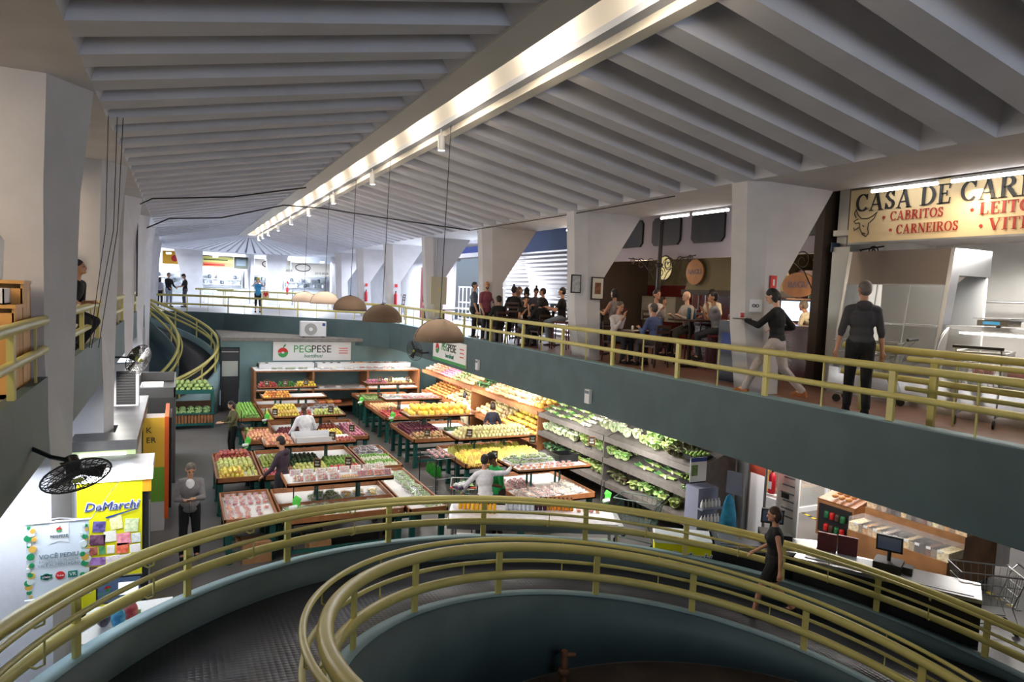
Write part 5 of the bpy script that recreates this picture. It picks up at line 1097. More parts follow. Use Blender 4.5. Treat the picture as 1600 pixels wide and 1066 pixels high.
for i, (x, y) in enumerate(((9.85, 7.75), (10.05, 7.5))):
    t = thing('office_chair', ('dark red padded chair back behind the checkout, left one', 'dark red padded chair back behind the checkout, right one')[i], 'chair', (x, y, 0), -1.0)
    MB().cyl((0, 0, .05), (0, 0, .5), .03, n=8).build('column', M_BLACK, t); MB().box((0, 0, .53), (.34, .34, .09)).build('seat', mat('maroon_vinyl', S(85, 25, 35), .5), t); MB().box((0, .22, .92), (.3, .08, .5), rx=-.1).build('backrest', mat('maroon_vinyl', ()), t)
    for k in range(5): a = k*2*PI/5; MB().cyl((0, 0, .1), (.26*math.cos(a), .26*math.sin(a), .04), .02, n=6).build('leg', M_BLACK, t)
for i in range(2): tag(MB().bx(-.22, .22, -.3, .3, 0, .09).build('basket', mat('green_crate', S(15, 70, 50), .5), loc=(9.75, 9.3, .0+.1*i)), 'dark green plastic basket in the stack by the white partition', 'basket', 'green baskets by the white partition')
t = thing('information_board', 'tall steel poles carrying an orange red board beside the white partition', 'sign', (10.15, 9.6, 0))
for y in (.22, -.2): MB().cyl((0, y, 0), (0, y, 2.85), .025, n=8).build('pole', M_DSTEEL, t)
MB().bx(-.02, .02, -.19, .2, 1.75, 2.6).build('board', mat('board_orange', S(215, 80, 55), .5), t); MB().bx(-.03, -.02, -.17, -.02, 2.05, 2.5).build('leaflet', M_PAPER, t); MB().bx(-.035, -.03, -.15, -.04, 2.1, 2.25).build('leaflet_picture', M_TEALT, t)
t = thing('notice_stand', 'tall white printed panel right of the orange red board', 'sign', (10.5, 9.2, 0)); MB().bx(-.02, .02, -.3, .22, .6, 2.75).build('panel', M_PAPER, t); MB().bx(-.02, .02, -.28, .2, 0, .6).build('base', M_STEEL, t)
for k in range(9): MB().bx(-.026, -.02, -.2, .12-.03*(k % 3), 1.0+.15*k, 1.03+.15*k).build('printed_line', M_GREYT, t)
MB().bx(-.026, -.02, -.08, .1, 1.35, 1.45).build('printed_mark', M_INK, t)
t = thing('extinguisher', 'left of the two red fire extinguishers behind the woman on the ramp', 'fire extinguisher', (12.9, 11.75, .5))
MB().lathe([(.08, 0), (.085, .03), (.085, .42), (.05, .5), (.02, .52)], n=12).build('cylinder', mat('extinguisher_red', S(175, 20, 40), .35), t); MB().bx(-.087, -.08, -.05, .05, .12, .3).build('label_sheet', M_PAPER, t); MB().cyl((0, 0, .52), (0, 0, .6), .03, n=8).build('valve', M_BLACK, t)
dup(t, (12.95, 11.5, .45), label='right one of the two red fire extinguishers behind the woman on the ramp')
tag(MB().bx(12.7, 13.1, 11.3, 11.95, 0, .45).build('low_bench', M_WPLAST), 'low pale bench carrying the two fire extinguishers', 'bench')
# bakery shopfront
t = tag(MB().bx(13.45, 13.53, 11.6, 11.68, 0, 2.8).build('window_1', M_WPLAST), kind='structure')
for a in ((13.45, 13.53, 14.3, 14.38, 0, 2.8), (13.45, 13.53, 11.6, 14.4, 0, .12), (13.45, 13.53, 11.6, 14.4, 1.0, 1.1), (13.45, 13.53, 12.9, 13.0, 0, 2.8), (13.5, 17.0, 11.55, 11.63, 0, .12), (13.5, 17.0, 11.55, 11.63, 1.0, 1.1), (14.6, 14.7, 11.55, 11.63, 0, 2.8), (15.9, 16.0, 11.55, 11.63, 0, 2.8)): MB().bx(*a).build('window_frame', M_WPLAST, t)
MB().bx(13.48, 13.5, 11.68, 14.3, .1, 2.75).build('pane', M_GLASS, t); MB().bx(13.53, 17, 11.58, 11.6, .1, 2.75).build('pane', M_GLASS, t)
for i, x in enumerate((13.9, 15.1, 16.3)):
    t = thing('bread_shelf', ('left', 'middle', 'right')[i]+' pine bread shelf behind the bakery window', 'shelf', (x, 12.6, 0))
    for z in (.3, .8, 1.3, 1.8): MB().bx(-.5, .5, -.25, .25, z, z+.04).build('board', M_PINE, t)
    for s in (-1, 1): MB().bx(s*.5-.03, s*.5+.03, -.25, .25, 0, 2.1).build('side_post', M_PINE, t)
    for z in (.34, .84, 1.34):
        for k in range(4): o = MB().ball((0, 0, .06), (.1, .07, .06), 8, 5).build('bread_loaf', mat('bread_crust', S(190, 130, 70), .7, noise=.2), loc=(x-.36+.24*k, 12.55, z)); tag(o, 'bread loaf on the %s pine shelf behind the bakery window' % ('left', 'middle', 'right')[i], 'bread', 'bread loaves on the %s shelf' % ('left', 'middle', 'right')[i])
lamp('bakery_light', 'AREA', (15.0, 12.9, 2.75), 60, (1, .8, .55), (15, 12.6, 0), .5, 2.5)
# grain counter
M_GWOOD = mat('knotty_counter_wood', S(150, 105, 65), .55, noise=.22, nscale=2.5)
t = thing('grain_counter', 'stepped light wood counter with clear bins of grain, lower right', 'counter', (13.0, 8.2, 0), .08)
MB().bx(-.85, .9, -1.0, .9, 0.08, .62).build('base', M_GWOOD, t); MB().bx(-.3, .9, -1.0, .9, .62, 1.0).build('upper_step', M_GWOOD, t); MB().bx(.9, 1.2, -1.1, -.2, .3, 1.05).build('white_end', M_WPLAST, t)
for x in (-.75, .8):
    for y in (-.9, .8): MB().cyl((x, y, 0), (x, y, .08), .04, n=8).build('castor', M_BLACK, t)
cols = [(225, 195, 150), (200, 150, 90), (235, 215, 175), (110, 60, 40), (60, 35, 30), (215, 190, 140), (50, 30, 25), (190, 170, 150)]
c8, s8 = math.cos(.08), math.sin(.08)
def grain_bin(lx, ly, z, k, label, w_=.3, h=.26):
    p = (13.0+lx*c8-ly*s8, 8.2+lx*s8+ly*c8, z); t = thing('grain_bin', label, 'clear bin', p, .08, 'clear grain bins on the %s step' % ('lower' if z < .9 else 'upper')); r = w_/2
    MB().bx(-r, r, -r*.6, r*.6, .0, h*.62).build('grain', mat('grain_%d' % (k % 8), S(*cols[k % 8]), .8, noise=.3, nscale=30), t); MB().bx(-r-.005, r+.005, -r*.6-.005, r*.6+.005, 0, h).build('bin', M_FILM, t)
    mb = MB(); mb.bx(-r-.012, -r-.006, -.04, .04, h*.5, h*.5+.05); mb.build('label_card', M_PAPER, t)
for k in range(9): grain_bin(-.57, -.85+.2*k, .62, k+2, 'clear grain bin with white tag on the lower step of the counter', .5)
for k in range(9): grain_bin(0.0, -.85+.2*k, 1.0, k, 'clear dried fruit bin with white tag on the upper step of the counter', .5)
t = thing('bread_stand', 'wooden stand of bread rolls beside the grain counter, jars below', 'stand', (13.05, 9.75, 0), .08)
MB().bx(-.45, .5, -.4, .45, .1, .9).build('cabinet', M_GWOOD, t); MB().bx(-.47, -.45, -.35, .4, .2, .8).build('recess', M_BLACK, t); mb = MB(); mb.box((0, 0, 1.0), (.95, .85, .03), ry=-.25); mb.build('sloping_tray', M_WOOD, t)
for k in range(15): o = MB().ball((0, 0, .05), (.09, .055, .045), 8, 5).build('bread_roll', mat('bread_crust', ()), loc=(12.7+.16*(k % 5), 9.5+.17*(k//5), .96+.045*(k % 5))); tag(o, 'pale bread roll on the sloping tray of the bread stand', 'bread roll', 'bread rolls on the bread stand')
for k in range(8):
    o = MB().lathe([(.05, 0), (.055, .02), (.055, .13), (.04, .15)], n=10).build('jar', mat(('jar_red', 'jar_green', 'jar_brown')[k % 3], (S(180, 30, 30), S(30, 100, 60), S(70, 50, 40))[k % 3], .3), loc=(12.54, 9.5+.13*(k % 4), .25+.28*(k//4))); tag(o, '%s jar in the recess of the bread stand' % ('red', 'green', 'brown')[k % 3], 'jar', '%s jars in the bread stand' % ('red', 'green', 'brown')[k % 3])
# hazard tape
for i, (a, b2) in enumerate((((14.0, 12.5), (13.4, 10.1)), ((13.3, 7.1), (12.95, 6.3)))):
    d = Vector((b2[0]-a[0], b2[1]-a[1], 0)); n = int(d.length/.12); mb = MB(); mb2 = MB()
    for k in range(n): p = Vector((a[0], a[1], .004))+d*(k+.5)/n; (mb if k % 2 else mb2).box(p, (.08, d.length/n, .004), rz=math.atan2(d.y, d.x)-PI/2)
    t = thing('hazard_tape', ('yellow and black floor tape in front of the bakery window', 'yellow and black floor tape at the right end of the grain counter')[i], 'floor tape'); mb.build('yellow_marks', mat('tape_yellow', S(215, 190, 40), .6), t); mb2.build('black_marks', M_BLACK, t)
# ================================================================== UPPER GALLERIES: RESTAURANT, BUTCHER, REAR SHOPS
M_IRON = mat('wrought_iron', (.03, .022, .02), .5, .3)
M_DARKW = mat('dark_stained_wood', (.05, .018, .012), .4, noise=.2)
m_brick = brick_mat('glazed_red_brick', (.13, .012, .01), (.09, .01, .01), (.03, .01, .01), 4.0, .5, .16, .25, 'YZ')
# shell of the restaurant
mb = MB(); mb.bx(13.6, 13.8, 8.8, 18.0, GZ, 5.5, 0); mb.bx(13.6, 13.8, 8.8, 18.0, 5.5, 7.5, 1); struct('wall_right_3', mb, [m_brick, mat('dark_olive_plaster', (.10, .085, .045), .8, noise=.2)])
mb = MB(); mb.bx(10.3, 13.6, 8.62, 8.8, GZ, 7.5); mb.bx(11.2, 13.8, 18.0, 18.2, GZ, 7.5); struct('wall_right_4', mb, mat('dark_brown_plaster', (.07, .05, .04), .8))
# panelled lilac beam over the restaurant front
t = tag(MB().bx(11.3, 11.45, 8.8, 18.0, 6.1, 7.45).build('trim_5', mat('lilac_beam', (.30, .27, .32), .7)), kind='structure')
for y in (9.6, 11.15, 12.7, 14.25, 15.8, 17.3):
    Q = [(-.5, -.38), (.5, -.38), (.5, -.38)]; a, b_, c = .56, .36, .1
    poly = [(-a+c, -b_), (a-c, -b_), (a-c, -b_+.0), (a, -b_+c), (a, b_-c), (a-c, b_), (-a+c, b_), (-a, b_-c), (-a, -b_+c)]
    MB().prism([(y+p[0], 6.82+p[1]) for p in poly], 11.24, 11.3, 'X').build('louvered_panel', mat('black_panel', (.012, .012, .014), .5), t)
# poles with scroll brackets
def scroll(mb, y, z, s, k):
    P = []
    for i in range(22):
        a = i*.45; r = s*(1-i/26); P.append((0, y+k*r*math.cos(a), z+r*math.sin(a)))
    mb.tube(P, .012, 4)
for y, lab in ((13.6, 'tall iron pole with scroll brackets in front of the restaurant, behind the second column'), (8.95, 'turned iron pole with scroll brackets at the near corner of the restaurant')):
    t = thing('iron_pole', lab, 'pole', (10.6, y, GZ))
    MB().cyl((0, 0, 0), (0, 0, 3.4), .06, .05, 10).build('shaft', M_IRON if y > 9 else mat('brown_pole', (.16, .10, .07), .4), t)
    mb = MB()
    for z in (.25, .9, 1.2, 2.3): mb.lathe([(.06, z-.05), (.1, z), (.06, z+.05)], n=10)
    mb.build('collar', M_IRON, t)
    for k in (1, -1):
        mb = MB(); scroll(mb, k*.35, 2.3, .2, k); scroll(mb, k*.75, 2.35, .16, k); scroll(mb, k*1.1, 2.42, .1, k); mb.tube([(0, k*.05, 1.7), (0, k*.3, 2.1), (0, k*.8, 2.45), (0, k*1.3, 2.5)], .014, 4); mb.build('scroll_bracket', M_IRON, t)
t = thing('scroll_lantern', 'round glowing scrollwork ornament beside the iron pole', 'ornament', (11.0, 13.9, 5.85))
mb = MB(); mb.cyl((0, 0, -.0), (.02, 0, 0), .3, n=20); mb.build('disc', mat('ornament_glass', (.45, .38, .18), .4, em=(.6, .5, .2), ems=.4), t)
mb = MB(); scroll(mb, -.1, .1, .17, 1); scroll(mb, .12, -.1, .15, -1); mb.tube([(0, .31*math.cos(a), .31*math.sin(a)) for a in [j*PI/10 for j in range(20)]], .02, 5, closed=True); mb.build('scrollwork', M_IRON, t)
# hood, round board, cook's pass
t = thing('cooker_hood', 'big olive plaster cooker hood at the back of the restaurant', 'hood', (13.0, 13.0, 5.3)); MB().prism([(-1.9, .0), (1.9, .0), (1.0, 1.9), (-1.0, 1.9)], -.5, .6, 'X').build('canopy', mat('hood_olive', (.13, .11, .06), .7), t); MB().bx(-.55, -.5, -1.95, 1.95, -.08, .06).build('rim', M_IRON, t)
def board(label, loc, w_, h, s, sz):
    t = thing('wooden_sign', label, 'sign', loc); P = [(w_*math.cos(a)*(1 if abs(math.cos(a)) < .99 else 1), h*math.sin(a)) for a in [i*PI/14 for i in range(28)]]
    MB().prism(P, 0, .04, 'X').build('board', mat('sign_orange_wood', (.30, .13, .05), .6, noise=.1), t)
    text(s, sz, mat('sign_blue_grey', (.12, .12, .17), .6), t, (-.006, 0, .0), RNX); return t
board('round wooden sign with blue lettering hung in front of the hood', (12.4, 14.4, 5.83), .34, .34, 'BAGU', .2)
board('oval wooden sign with blue lettering over the bar shelves', (11.6, 10.25, 5.48), .42, .26, 'BAGU', .2)
for y, x, z, lab in ((11.95, 11.6, 5.35, 'white clip lamp shining beside the first right column'), (12.2, 12.6, 5.1, 'bright lamp glowing over the cooking pass'), (9.55, 11.6, 5.33, 'bright round lamp at the bar beside the oval sign')):
    t = thing('spot_lamp', lab, 'lamp', (x, y, z)); MB().lathe([(.04, .16), (.05, .1), (.09, 0)], n=12).build('shade', M_WPLAST, t); MB().ball((0, 0, .0), .065, 10, 6).build('bulb', M_LAMP, t); MB().cyl((0, 0, .16), (0, 0, 1.2), .008, n=5).build('stem', M_IRON, t)
    lamp('bulb_light', 'POINT', (-.12, 0, -.1), 14, (1, .78, .5), size=.07, parent=t)
# bar counter and shelves
t = thing('bar_counter', 'red brick bar counter with a dark top between the butcher and the first right column', 'counter', (11.0, 9.95, GZ))
MB().bx(-.35, .35, -1.1, 2.3, 0, 1.0).build('front', m_brick, t); MB().bx(-.45, .4, -1.15, 2.35, 1.0, 1.06).build('counter_top', mat('maroon_top', (.10, .02, .015), .25), t)
t = thing('bar_shelf', 'back bar shelves with jars and bottles under the oval sign', 'shelf', (12.6, 10.2, 4.75))
for z in (.0, .42): MB().bx(-.15, .15, -1.0, 1.1, z, z+.04).build('shelf_board', M_WOOD, t)
MB().bx(.15, .18, -1.1, 1.2, -1.1, 1.1).build('back_panel', mat('purple_panel', (.06, .012, .03), .5), t)
for k in range(12):
    o = MB().lathe([(.045, 0), (.05, .02), (.05, .13), (.03, .18), (.02, .25 if k % 3 else .17)], n=9).build('jar', mat(('bar_jar_a', 'bar_jar_b', 'bar_jar_c')[k % 3], ((.12, .03, .03), (.3, .26, .2), (.03, .1, .08))[k % 3], .3), loc=(12.57, 9.4+.27*(k % 6), 4.79+.42*(k//6))); tag(o, '%s jar on the %s back bar shelf' % (('dark red', 'cream', 'dark green')[k % 3], ('lower', 'upper')[k//6]), 'jar', '%s jars on the %s back bar shelf' % (('dark red', 'cream', 'dark green')[k % 3], ('lower', 'upper')[k//6]))
t = thing('television', 'bright screen on the bar behind the bending barman', 'screen', (11.9, 10.55, 4.67)); MB().bx(0, .05, -.4, .4, .02, .5).build('bezel', M_BLACK, t); MB().bx(-.005, 0, -.38, .38, .05, .47).build('screen', mat('tv_glow', (.5, .6, .8), .4, em=(.55, .68, 1), ems=1.6), t)
t = thing('wall_switch', 'small white socket plate on the restaurant back wall', 'socket', (13.58, 9.6, 4.3)); MB().bx(0, .02, -.1, .1, -.04, .05).build('plate', M_WPLAST, t); MB().bx(-.003, 0, -.06, .06, -.02, .03).build('insert', M_PAPER, t)
for i, (y, w_) in enumerate(((13.9, .3), (14.45, .3))):
    t = thing('menu_frame', ('left', 'right')[1-i]+' framed menu on the red brick wall', 'picture', (13.57, y+1.2, 5.05)); MB().bx(0, .02, -w_/2, w_/2, -.25, .25).build('frame', M_STEEL, t); MB().bx(-.004, 0, -w_/2+.04, w_/2-.04, -.22, .22).build('sheet', mat('menu_sheet', (.12, .05, .04), .5), t)
for i, y in enumerate((17.4, 16.3)):
    t = thing('metal_box', ('larger', 'smaller')[i]+' grey metal cabinet on the restaurant wall by the iron pole', 'cabinet', (13.3, y, 4.75)); MB().bx(-.12, .28, -.3+.05*i, .3-.05*i, -.35, .4).build('casing', mat('grey_cab', (.25, .24, .2), .4), t); MB().bx(-.125, -.12, -.25+.05*i, .25-.05*i, -.3, .34).build('door', mat('grey_cab_door', (.30, .29, .25), .4), t)
# kiosk at the first column
t = thing('service_kiosk', 'dark blue and grey kiosk cabinet with a white notice beside the first right column', 'kiosk', (9.35, 9.25, GZ))
MB().bx(-.25, .25, -.5, -.05, 0, 1.12).build('grey_cabinet', mat('kiosk_grey', (.09, .09, .1), .4), t); MB().bx(-.25, .25, -.03, .55, 0, 1.12).build('blue_cabinet', mat('kiosk_blue', (.015, .02, .045), .3), t); MB().bx(-.262, -.25, .1, .45, .55, .9).build('blue_panel', M_BLUE, t)
MB().bx(-.27, -.25, -.4, -.1, .8, 1.12).build('notice', M_PAPER, t); text('BAGU', .11, M_BLUE, t, (-.275, -.25, .98), RNX)
# notices and pictures on columns
def notice(label, loc, w_, h, m, inner=None, fr=None, nm='wall_notice', cat='sign', tilt=0):
    t = thing(nm, label, cat, loc); MB().bx(-w_/2, w_/2, -.02, 0, -h/2, h/2).build('frame' if fr else 'plate', fr or m, t)
    if fr: MB().bx(-w_/2+.03, w_/2-.03, -.025, -.02, -h/2+.03, h/2-.03).build('sheet', m, t)
    if inner: MB().bx(-inner[0]/2, inner[0]/2, -.03, -.025, -inner[1]/2, inner[1]/2).build('printed_symbol', inner[2], t)
    return t
t = notice('small red square fire extinguisher sign on the first right column', (8.50, 8.01, 5.41), .13, .2, M_RED); MB().bx(-.018, .018, -.026, -.02, -.06, .04).build('extinguisher_symbol', M_PAPER, t)
t = notice('pale notice with a crossed symbol on the first right column', (8.235, 8.08, 5.02), .19, .2, mat('pale_blue_paper', (.72, .74, .8), .6)); t.rotation_euler = (0, 0, -.65)
for k in (-1, 1): MB().tube([(.026*k+.022*math.cos(a), -.024, .022*math.sin(a)) for a in [j*PI/6 for j in range(12)]], .006, 4, closed=True).build('printed_ring', M_INK, t)
notice('framed sketch on the corner of the second right column', (8.05, 13.3, 5.33), .26, .42, mat('sketch_paper', (.5, .52, .55), .6, col2=(.3, .33, .38), nscale=16), fr=M_INK, nm='picture_frame', cat='picture')
notice('framed picture of a brown figure on the second right column', (8.60, 13.25, 5.25), .34, .52, mat('print_paper', (.6, .57, .5), .6), (.16, .26, mat('print_brown', (.18, .07, .03), .7, noise=.4, nscale=14)), fr=M_INK, nm='picture_frame', cat='picture')
notice('small no smoking style notice on the cream left wall', (-1.6, 8.6+4.6, 5.35), .2, .2, M_PAPER, (.12, .05, M_RED))
t = notice('tiny blue street sign above the bar entrance', (10.45, 8.45, 6.1), .3, .16, mat('street_blue', (.05, .08, .15), .5)); 
for x, y, lab in ((8.57, 34.47, 'left of the two red fire extinguishers on the far right columns'), (8.57, 29.22, 'right one of the two red fire extinguishers on the far right columns'), (6.55, 47.6, 'red fire extinguisher on the rear fan column')):
    t = thing('extinguisher', lab, 'fire extinguisher', (x-.12, y-.3, GZ+.75)); MB().lathe([(.07, 0), (.075, .03), (.075, .42), (.04, .5), (.02, .52)], n=10).build('cylinder', mat('extinguisher_red', ()), t); MB().cyl((0, 0, .52), (0, 0, .6), .03, n=8).build('valve', M_BLACK, t); MB().bx(-.06, .06, -.02, 0, .75, .9).build('marker_plate', M_RED, t)
t = thing('electrical_box', 'cream metal electrical box on the fourth right column', 'electrical box', (8.5, 23.7, 5.05)); MB().bx(-.3, .3, -.1, .05, -.5, .5).build('casing', mat('cream_metal', (.5, .44, .3), .5), t); MB().bx(-.14, .14, -.09, .05, -.95, -.5).build('lower_box', mat('cream_metal', ()), t); MB().bx(-.02, .02, -.105, -.1, -.04, .08).build('warning_mark', mat('warning_yellow', (.7, .55, .05), .5), t); MB().cyl((-.1, -.02, .5), (-.1, -.02, 1.85), .03, n=6).build('conduit', M_DSTEEL, t)
# roller shutter
m_sh = mat('roller_shutter', (.34, .31, .30), .4, .5); nt, b = nodes_of(m_sh)
tc = nt.nodes.new('ShaderNodeTexCoord'); wv = nt.nodes.new('ShaderNodeTexWave'); wv.bands_direction = 'Z'; wv.inputs['Scale'].default_value = 2.0; bp = nt.nodes.new('ShaderNodeBump'); bp.inputs['Strength'].default_value = 1; bp.inputs['Distance'].default_value = .05
nt.links.new(tc.outputs['Object'], wv.inputs['Vector']); nt.links.new(wv.outputs['Fac'], bp.inputs['Height']); nt.links.new(bp.outputs['Normal'], b.inputs['Normal'])
t = thing('roller_shutter', 'grey roller shutter closed under a dark blue header, behind the crowd of seated customers', 'shutter', (12.0, 21.0, GZ)); MB().bx(0, .1, -2.9, 4.3, 0, 3.05).build('curtain', m_sh, t); MB().bx(-.1, .15, -2.9, 4.3, 3.05, 3.85).build('header', mat('header_blue', (.01, .035, .12), .5), t)
for y, z, w_, h in ((20.6, 1.55, .9, .1), (20.6, 1.4, .9, .06), (20.0, 1.1, 1.4, .07), (19.1, 1.2, .5, .16), (19.4, 1.5, .12, .2)): MB().bx(-.012, -.0, y-21-w_/2, y-21+w_/2, z, z+h).build('bare_patch', M_PAPER, t)
# daylight opening further on: doorway with gate
mb = MB(); mb.bx(12.6, 12.8, 25.3, 28.2, 6.9, 7.5); mb.bx(12.6, 12.8, 33.0, 60, GZ, 7.5); struct('wall_right_5', mb, M_WHITE)
t = thing('sign_board', 'blue and white shop sign high in the bright opening', 'sign', (12.5, 29.0, 7.0)); MB().bx(0, .1, -1.5, 3.5, -.1, .2).build('board', M_BLUE, t); MB().bx(-.01, 0, -1.5, 3.5, -.3, -.1).build('lower_band', M_PAPER, t)
t = thing('folding_gate', 'white folding gate in the bright opening', 'gate', (12.6, 29.5, GZ))
for k in range(12): MB().bx(0, .03, -3.0+.5*k, -2.96+.5*k, 0, 1.7).build('bar', M_WPLAST, t)
for z in (.1, .9, 1.65): MB().bx(0, .03, -3.0, 2.6, z, z+.05).build('cross_bar', M_WPLAST, t)
struct('ground_outside', MB().bx(12.8, 40, 18, 60, 3.2, 3.55), mat('street_pale', (.5, .5, .5), .9)); struct('wall_outside', MB().bx(26, 26.4, 10, 60, 3.5, 12), mat('street_wall', (.7, .7, .72), .9))
lamp('street_daylight', 'SUN', (20, 30, 12), 5.0, (1, .97, .92), (23, 34, 5)).data.angle = .02
# ---------------- butcher
M_TILE = brick_mat('white_tile', (.62, .62, .6), (.58, .58, .57), (.4, .4, .4), 5, .5, .5, .2, 'YZ')
mb = MB(); mb.bx(10.35, 10.6, 8.1, 8.45, GZ, 6.1); mb.bx(13.0, 13.2, -2, 8.6, GZ, 6.6); mb.bx(10.5, 13.2, 8.3, 8.5, GZ, 7.4); mb.bx(10.4, 13.2, -2, 8.5, 6.3, 6.4); struct('wall_right_6', mb, mat('steel_clad_wall', (.52, .52, .50), .35, .3, noise=.08, nscale=1.2))
t = thing('shop_sign', 'long cream butcher shop sign with black and red lettering and a bull head', 'sign', (10.25, 5.3, 6.58))
MB().bx(0, .12, -3.4, 2.78, -.45, .45).build('board', mat('sign_cream', S(226, 203, 160), .6), t); MB().bx(-.01, 0, -3.4, 2.78, -.46, -.43).build('lower_edge', M_DSTEEL, t)
def serif(s, size, m, y, z, sx=1., bold=.008, al='LEFT'):
    o = text(s, size, m, t, (-.012, y, z), RNX, bold=bold, align=al, sx=sx, ext=.003); return o
CASA = 'CASA DE CARNES'
MR = mat('sign_letter_red', S(170, 45, 35), .5)
def arcp(cx, cy, rx, ry, a0, a1, n=12): return [(cx+rx*math.cos(math.radians(a0+(a1-a0)*i/n)), cy+ry*math.sin(math.radians(a0+(a1-a0)*i/n))) for i in range(n+1)]
# serif capitals as strokes: (points, width at start, width in the middle, width at end); box height 1
TN, TK = .07, .19
SER = {'I': (.42, [([(.21, 0), (.21, 1)], TK)], [(.0, .42, 0), (.0, .42, 1)]),
 'L': (.72, [([(.2, 0), (.2, 1)], TK), ([(.2, .035), (.66, .035)], TN), ([(.64, 0), (.68, .3)], TN)], [(0, .4, 0), (0, .4, 1)]),
 'E': (.76, [([(.2, 0), (.2, 1)], TK), ([(.2, .035), (.68, .035)], TN), ([(.2, .52), (.52, .52)], TN), ([(.2, .965), (.66, .965)], TN), ([(.66, 0), (.7, .3)], TN), ([(.64, .74), (.66, 1)], TN), ([(.52, .38), (.52, .66)], TN)], [(0, .3, 0), (0, .3, 1)]),
 'T': (.78, [([(.39, 0), (.39, 1)], TK), ([(.04, .965), (.74, .965)], TN), ([(.04, .72), (.05, 1)], TN), ([(.74, .72), (.73, 1)], TN)], [(.2, .58, 0)]),
 'D': (.9, [([(.2, 0), (.2, 1)], TK), ([(.2, .965)]+arcp(.38, .5, .40, .465, 90, -90)+[(.2, .035)], 'C')], [(0, .3, 0), (0, .3, 1)]),
 'B': (.8, [([(.2, 0), (.2, 1)], TK), ([(.2, .965)]+arcp(.38, .76, .26, .205, 90, -90)+[(.2, .53)], 'C'), ([(.2, .53)]+arcp(.4, .285, .30, .25, 90, -90)+[(.2, .035)], 'C')], [(0, .3, 0), (0, .3, 1)]),
 'R': (.88, [([(.2, 0), (.2, 1)], TK), ([(.2, .965)]+arcp(.38, .74, .27, .225, 90, -90)+[(.2, .5)], 'C'), ([(.42, .5), (.76, .02)], TK)], [(0, .4, 0), (0, .3, 1), (.68, .92, 0)]),
 'A': (.94, [([(.12, .0), (.46, 1)], TN), ([(.46, 1), (.76, .0)], TK), ([(.22, .33), (.62, .33)], TN)], [(0, .3, 0), (.6, .94, 0)]),
 'V': (.94, [([(.16, 1), (.48, 0)], TK), ([(.48, 0), (.8, 1)], TN)], [(0, .36, 1), (.64, .94, 1)]),
 'N': (.96, [([(.16, 0), (.16, 1)], TN), ([(.16, 1), (.8, 0)], TK), ([(.8, 0), (.8, 1)], TN)], [(0, .32, 0), (0, .2, 1), (.64, .96, 1)]),
 'C': (.84, [(arcp(.46, .5, .36, .46, 40, 320, 18), 'C'), ([(.74, .66), (.76, .98)], TN)], []),
 'O': (.92, [(arcp(.46, .5, .36, .46, 0, 360, 24), 'O')], []),
 'S': (.66, [(arcp(.33, .73, .2, .22, 20, 180, 8)+arcp(.33, .27, .22, .22, 90, -160, 10)[0:], 'S'), ([(.55, .68), (.55, .98)], TN), ([(.09, .02), (.09, .34)], TN)], [])}
SER['Õ'] = (SER['O'][0], SER['O'][1]+[([(.26, 1.1), (.38, 1.17), (.54, 1.1), (.66, 1.17)], TN)], [])
def ribbon(mb, P, wf, M):
    n = len(P); L = []; Rr = []
    for i, p in enumerate(P):
        a = P[max(0, i-1)]; b2 = P[min(n-1, i+1)]; dx, dy = b2[0]-a[0], b2[1]-a[1]; l = math.hypot(dx, dy) or 1; w2 = wf(i/(n-1), dx/l, dy/l)/2
        L.append((p[0]-dy/l*w2, p[1]+dx/l*w2)); Rr.append((p[0]+dy/l*w2, p[1]-dx/l*w2))
    vs = [M(q) for q in L]+[M(q) for q in Rr]; v2 = [(v[0]-.004, v[1], v[2]) for v in vs]
    mb.add(vs+v2, [(i, i+1, n+i+1, n+i) for i in range(n-1)]+[(2*n+i, 3*n+i, 3*n+i+1, 2*n+i+1) for i in range(n-1)])
def sign_word(word, y, z, h, m, sx=1.):
    """serif capitals on a board facing -X; reading direction is -Y"""
    x = 0
    for ch in word:
        if ch == ' ': x += .42; continue
        adv, st, feet = SER[ch]; mb = MB(); M = lambda q, x=x: (-.014, y-(x+q[0])*h*sx, z+q[1]*h)
        for P, w_ in st: ribbon(mb, P, (lambda t_, dx, dy: TN+(TK-TN)*abs(dy)**1.3) if isinstance(w_, str) else (lambda t_, dx, dy, w_=w_: w_), M)
        for a, b2, hh in feet: ribbon(mb, [(a, hh+(.02 if hh == 0 else -.02)), (b2, hh+(.02 if hh == 0 else -.02))], lambda *q: .05, M)
        mb.build('letter', m, t); x += adv+.06
sign_word('CASA DE CARNES', 2.66, .08, .29, M_INK, .95)
sign_word('CABRITOS', 2.02, -.11, .145, MR, .88); sign_word('CARNEIROS', 1.9, -.33, .145, MR, .86); sign_word('LEITÕES', .66, -.13, .17, MR, 1.05); sign_word('VITELA', .52, -.36, .17, MR, 1.05)
for y, z in ((2.13, -.05), (2.0, -.26), (.76, -.05), (.62, -.29)): MB().cyl((-.012, y, z), (-.018, y, z), .025, n=10).build('bullet', MR, t)
bull = [[(-.16, .12), (-.2, .2), (-.17, .27), (-.13, .17), (-.06, .1), (.06, .09), (.15, .13), (.22, .19), (.17, .08), (.1, .02)], [(-.12, .1), (-.2, .06), (-.16, .02), (-.1, .03)], [(-.09, .03), (-.07, -.08), (-.02, -.18), (.05, -.22), (.09, -.17), (.07, -.08), (.08, .02)], [(-.02, -.15), (.03, -.17)], [(-.03, -.02), (0, -.05)], [(-.1, -.05), (-.18, -.1), (-.19, -.05)]]
for P in bull: MB().tube([(-.012, 2.48-p[0]*1.0, -.13+p[1]*.95) for p in P], .008, 4).build('bull_outline', M_INK, t)
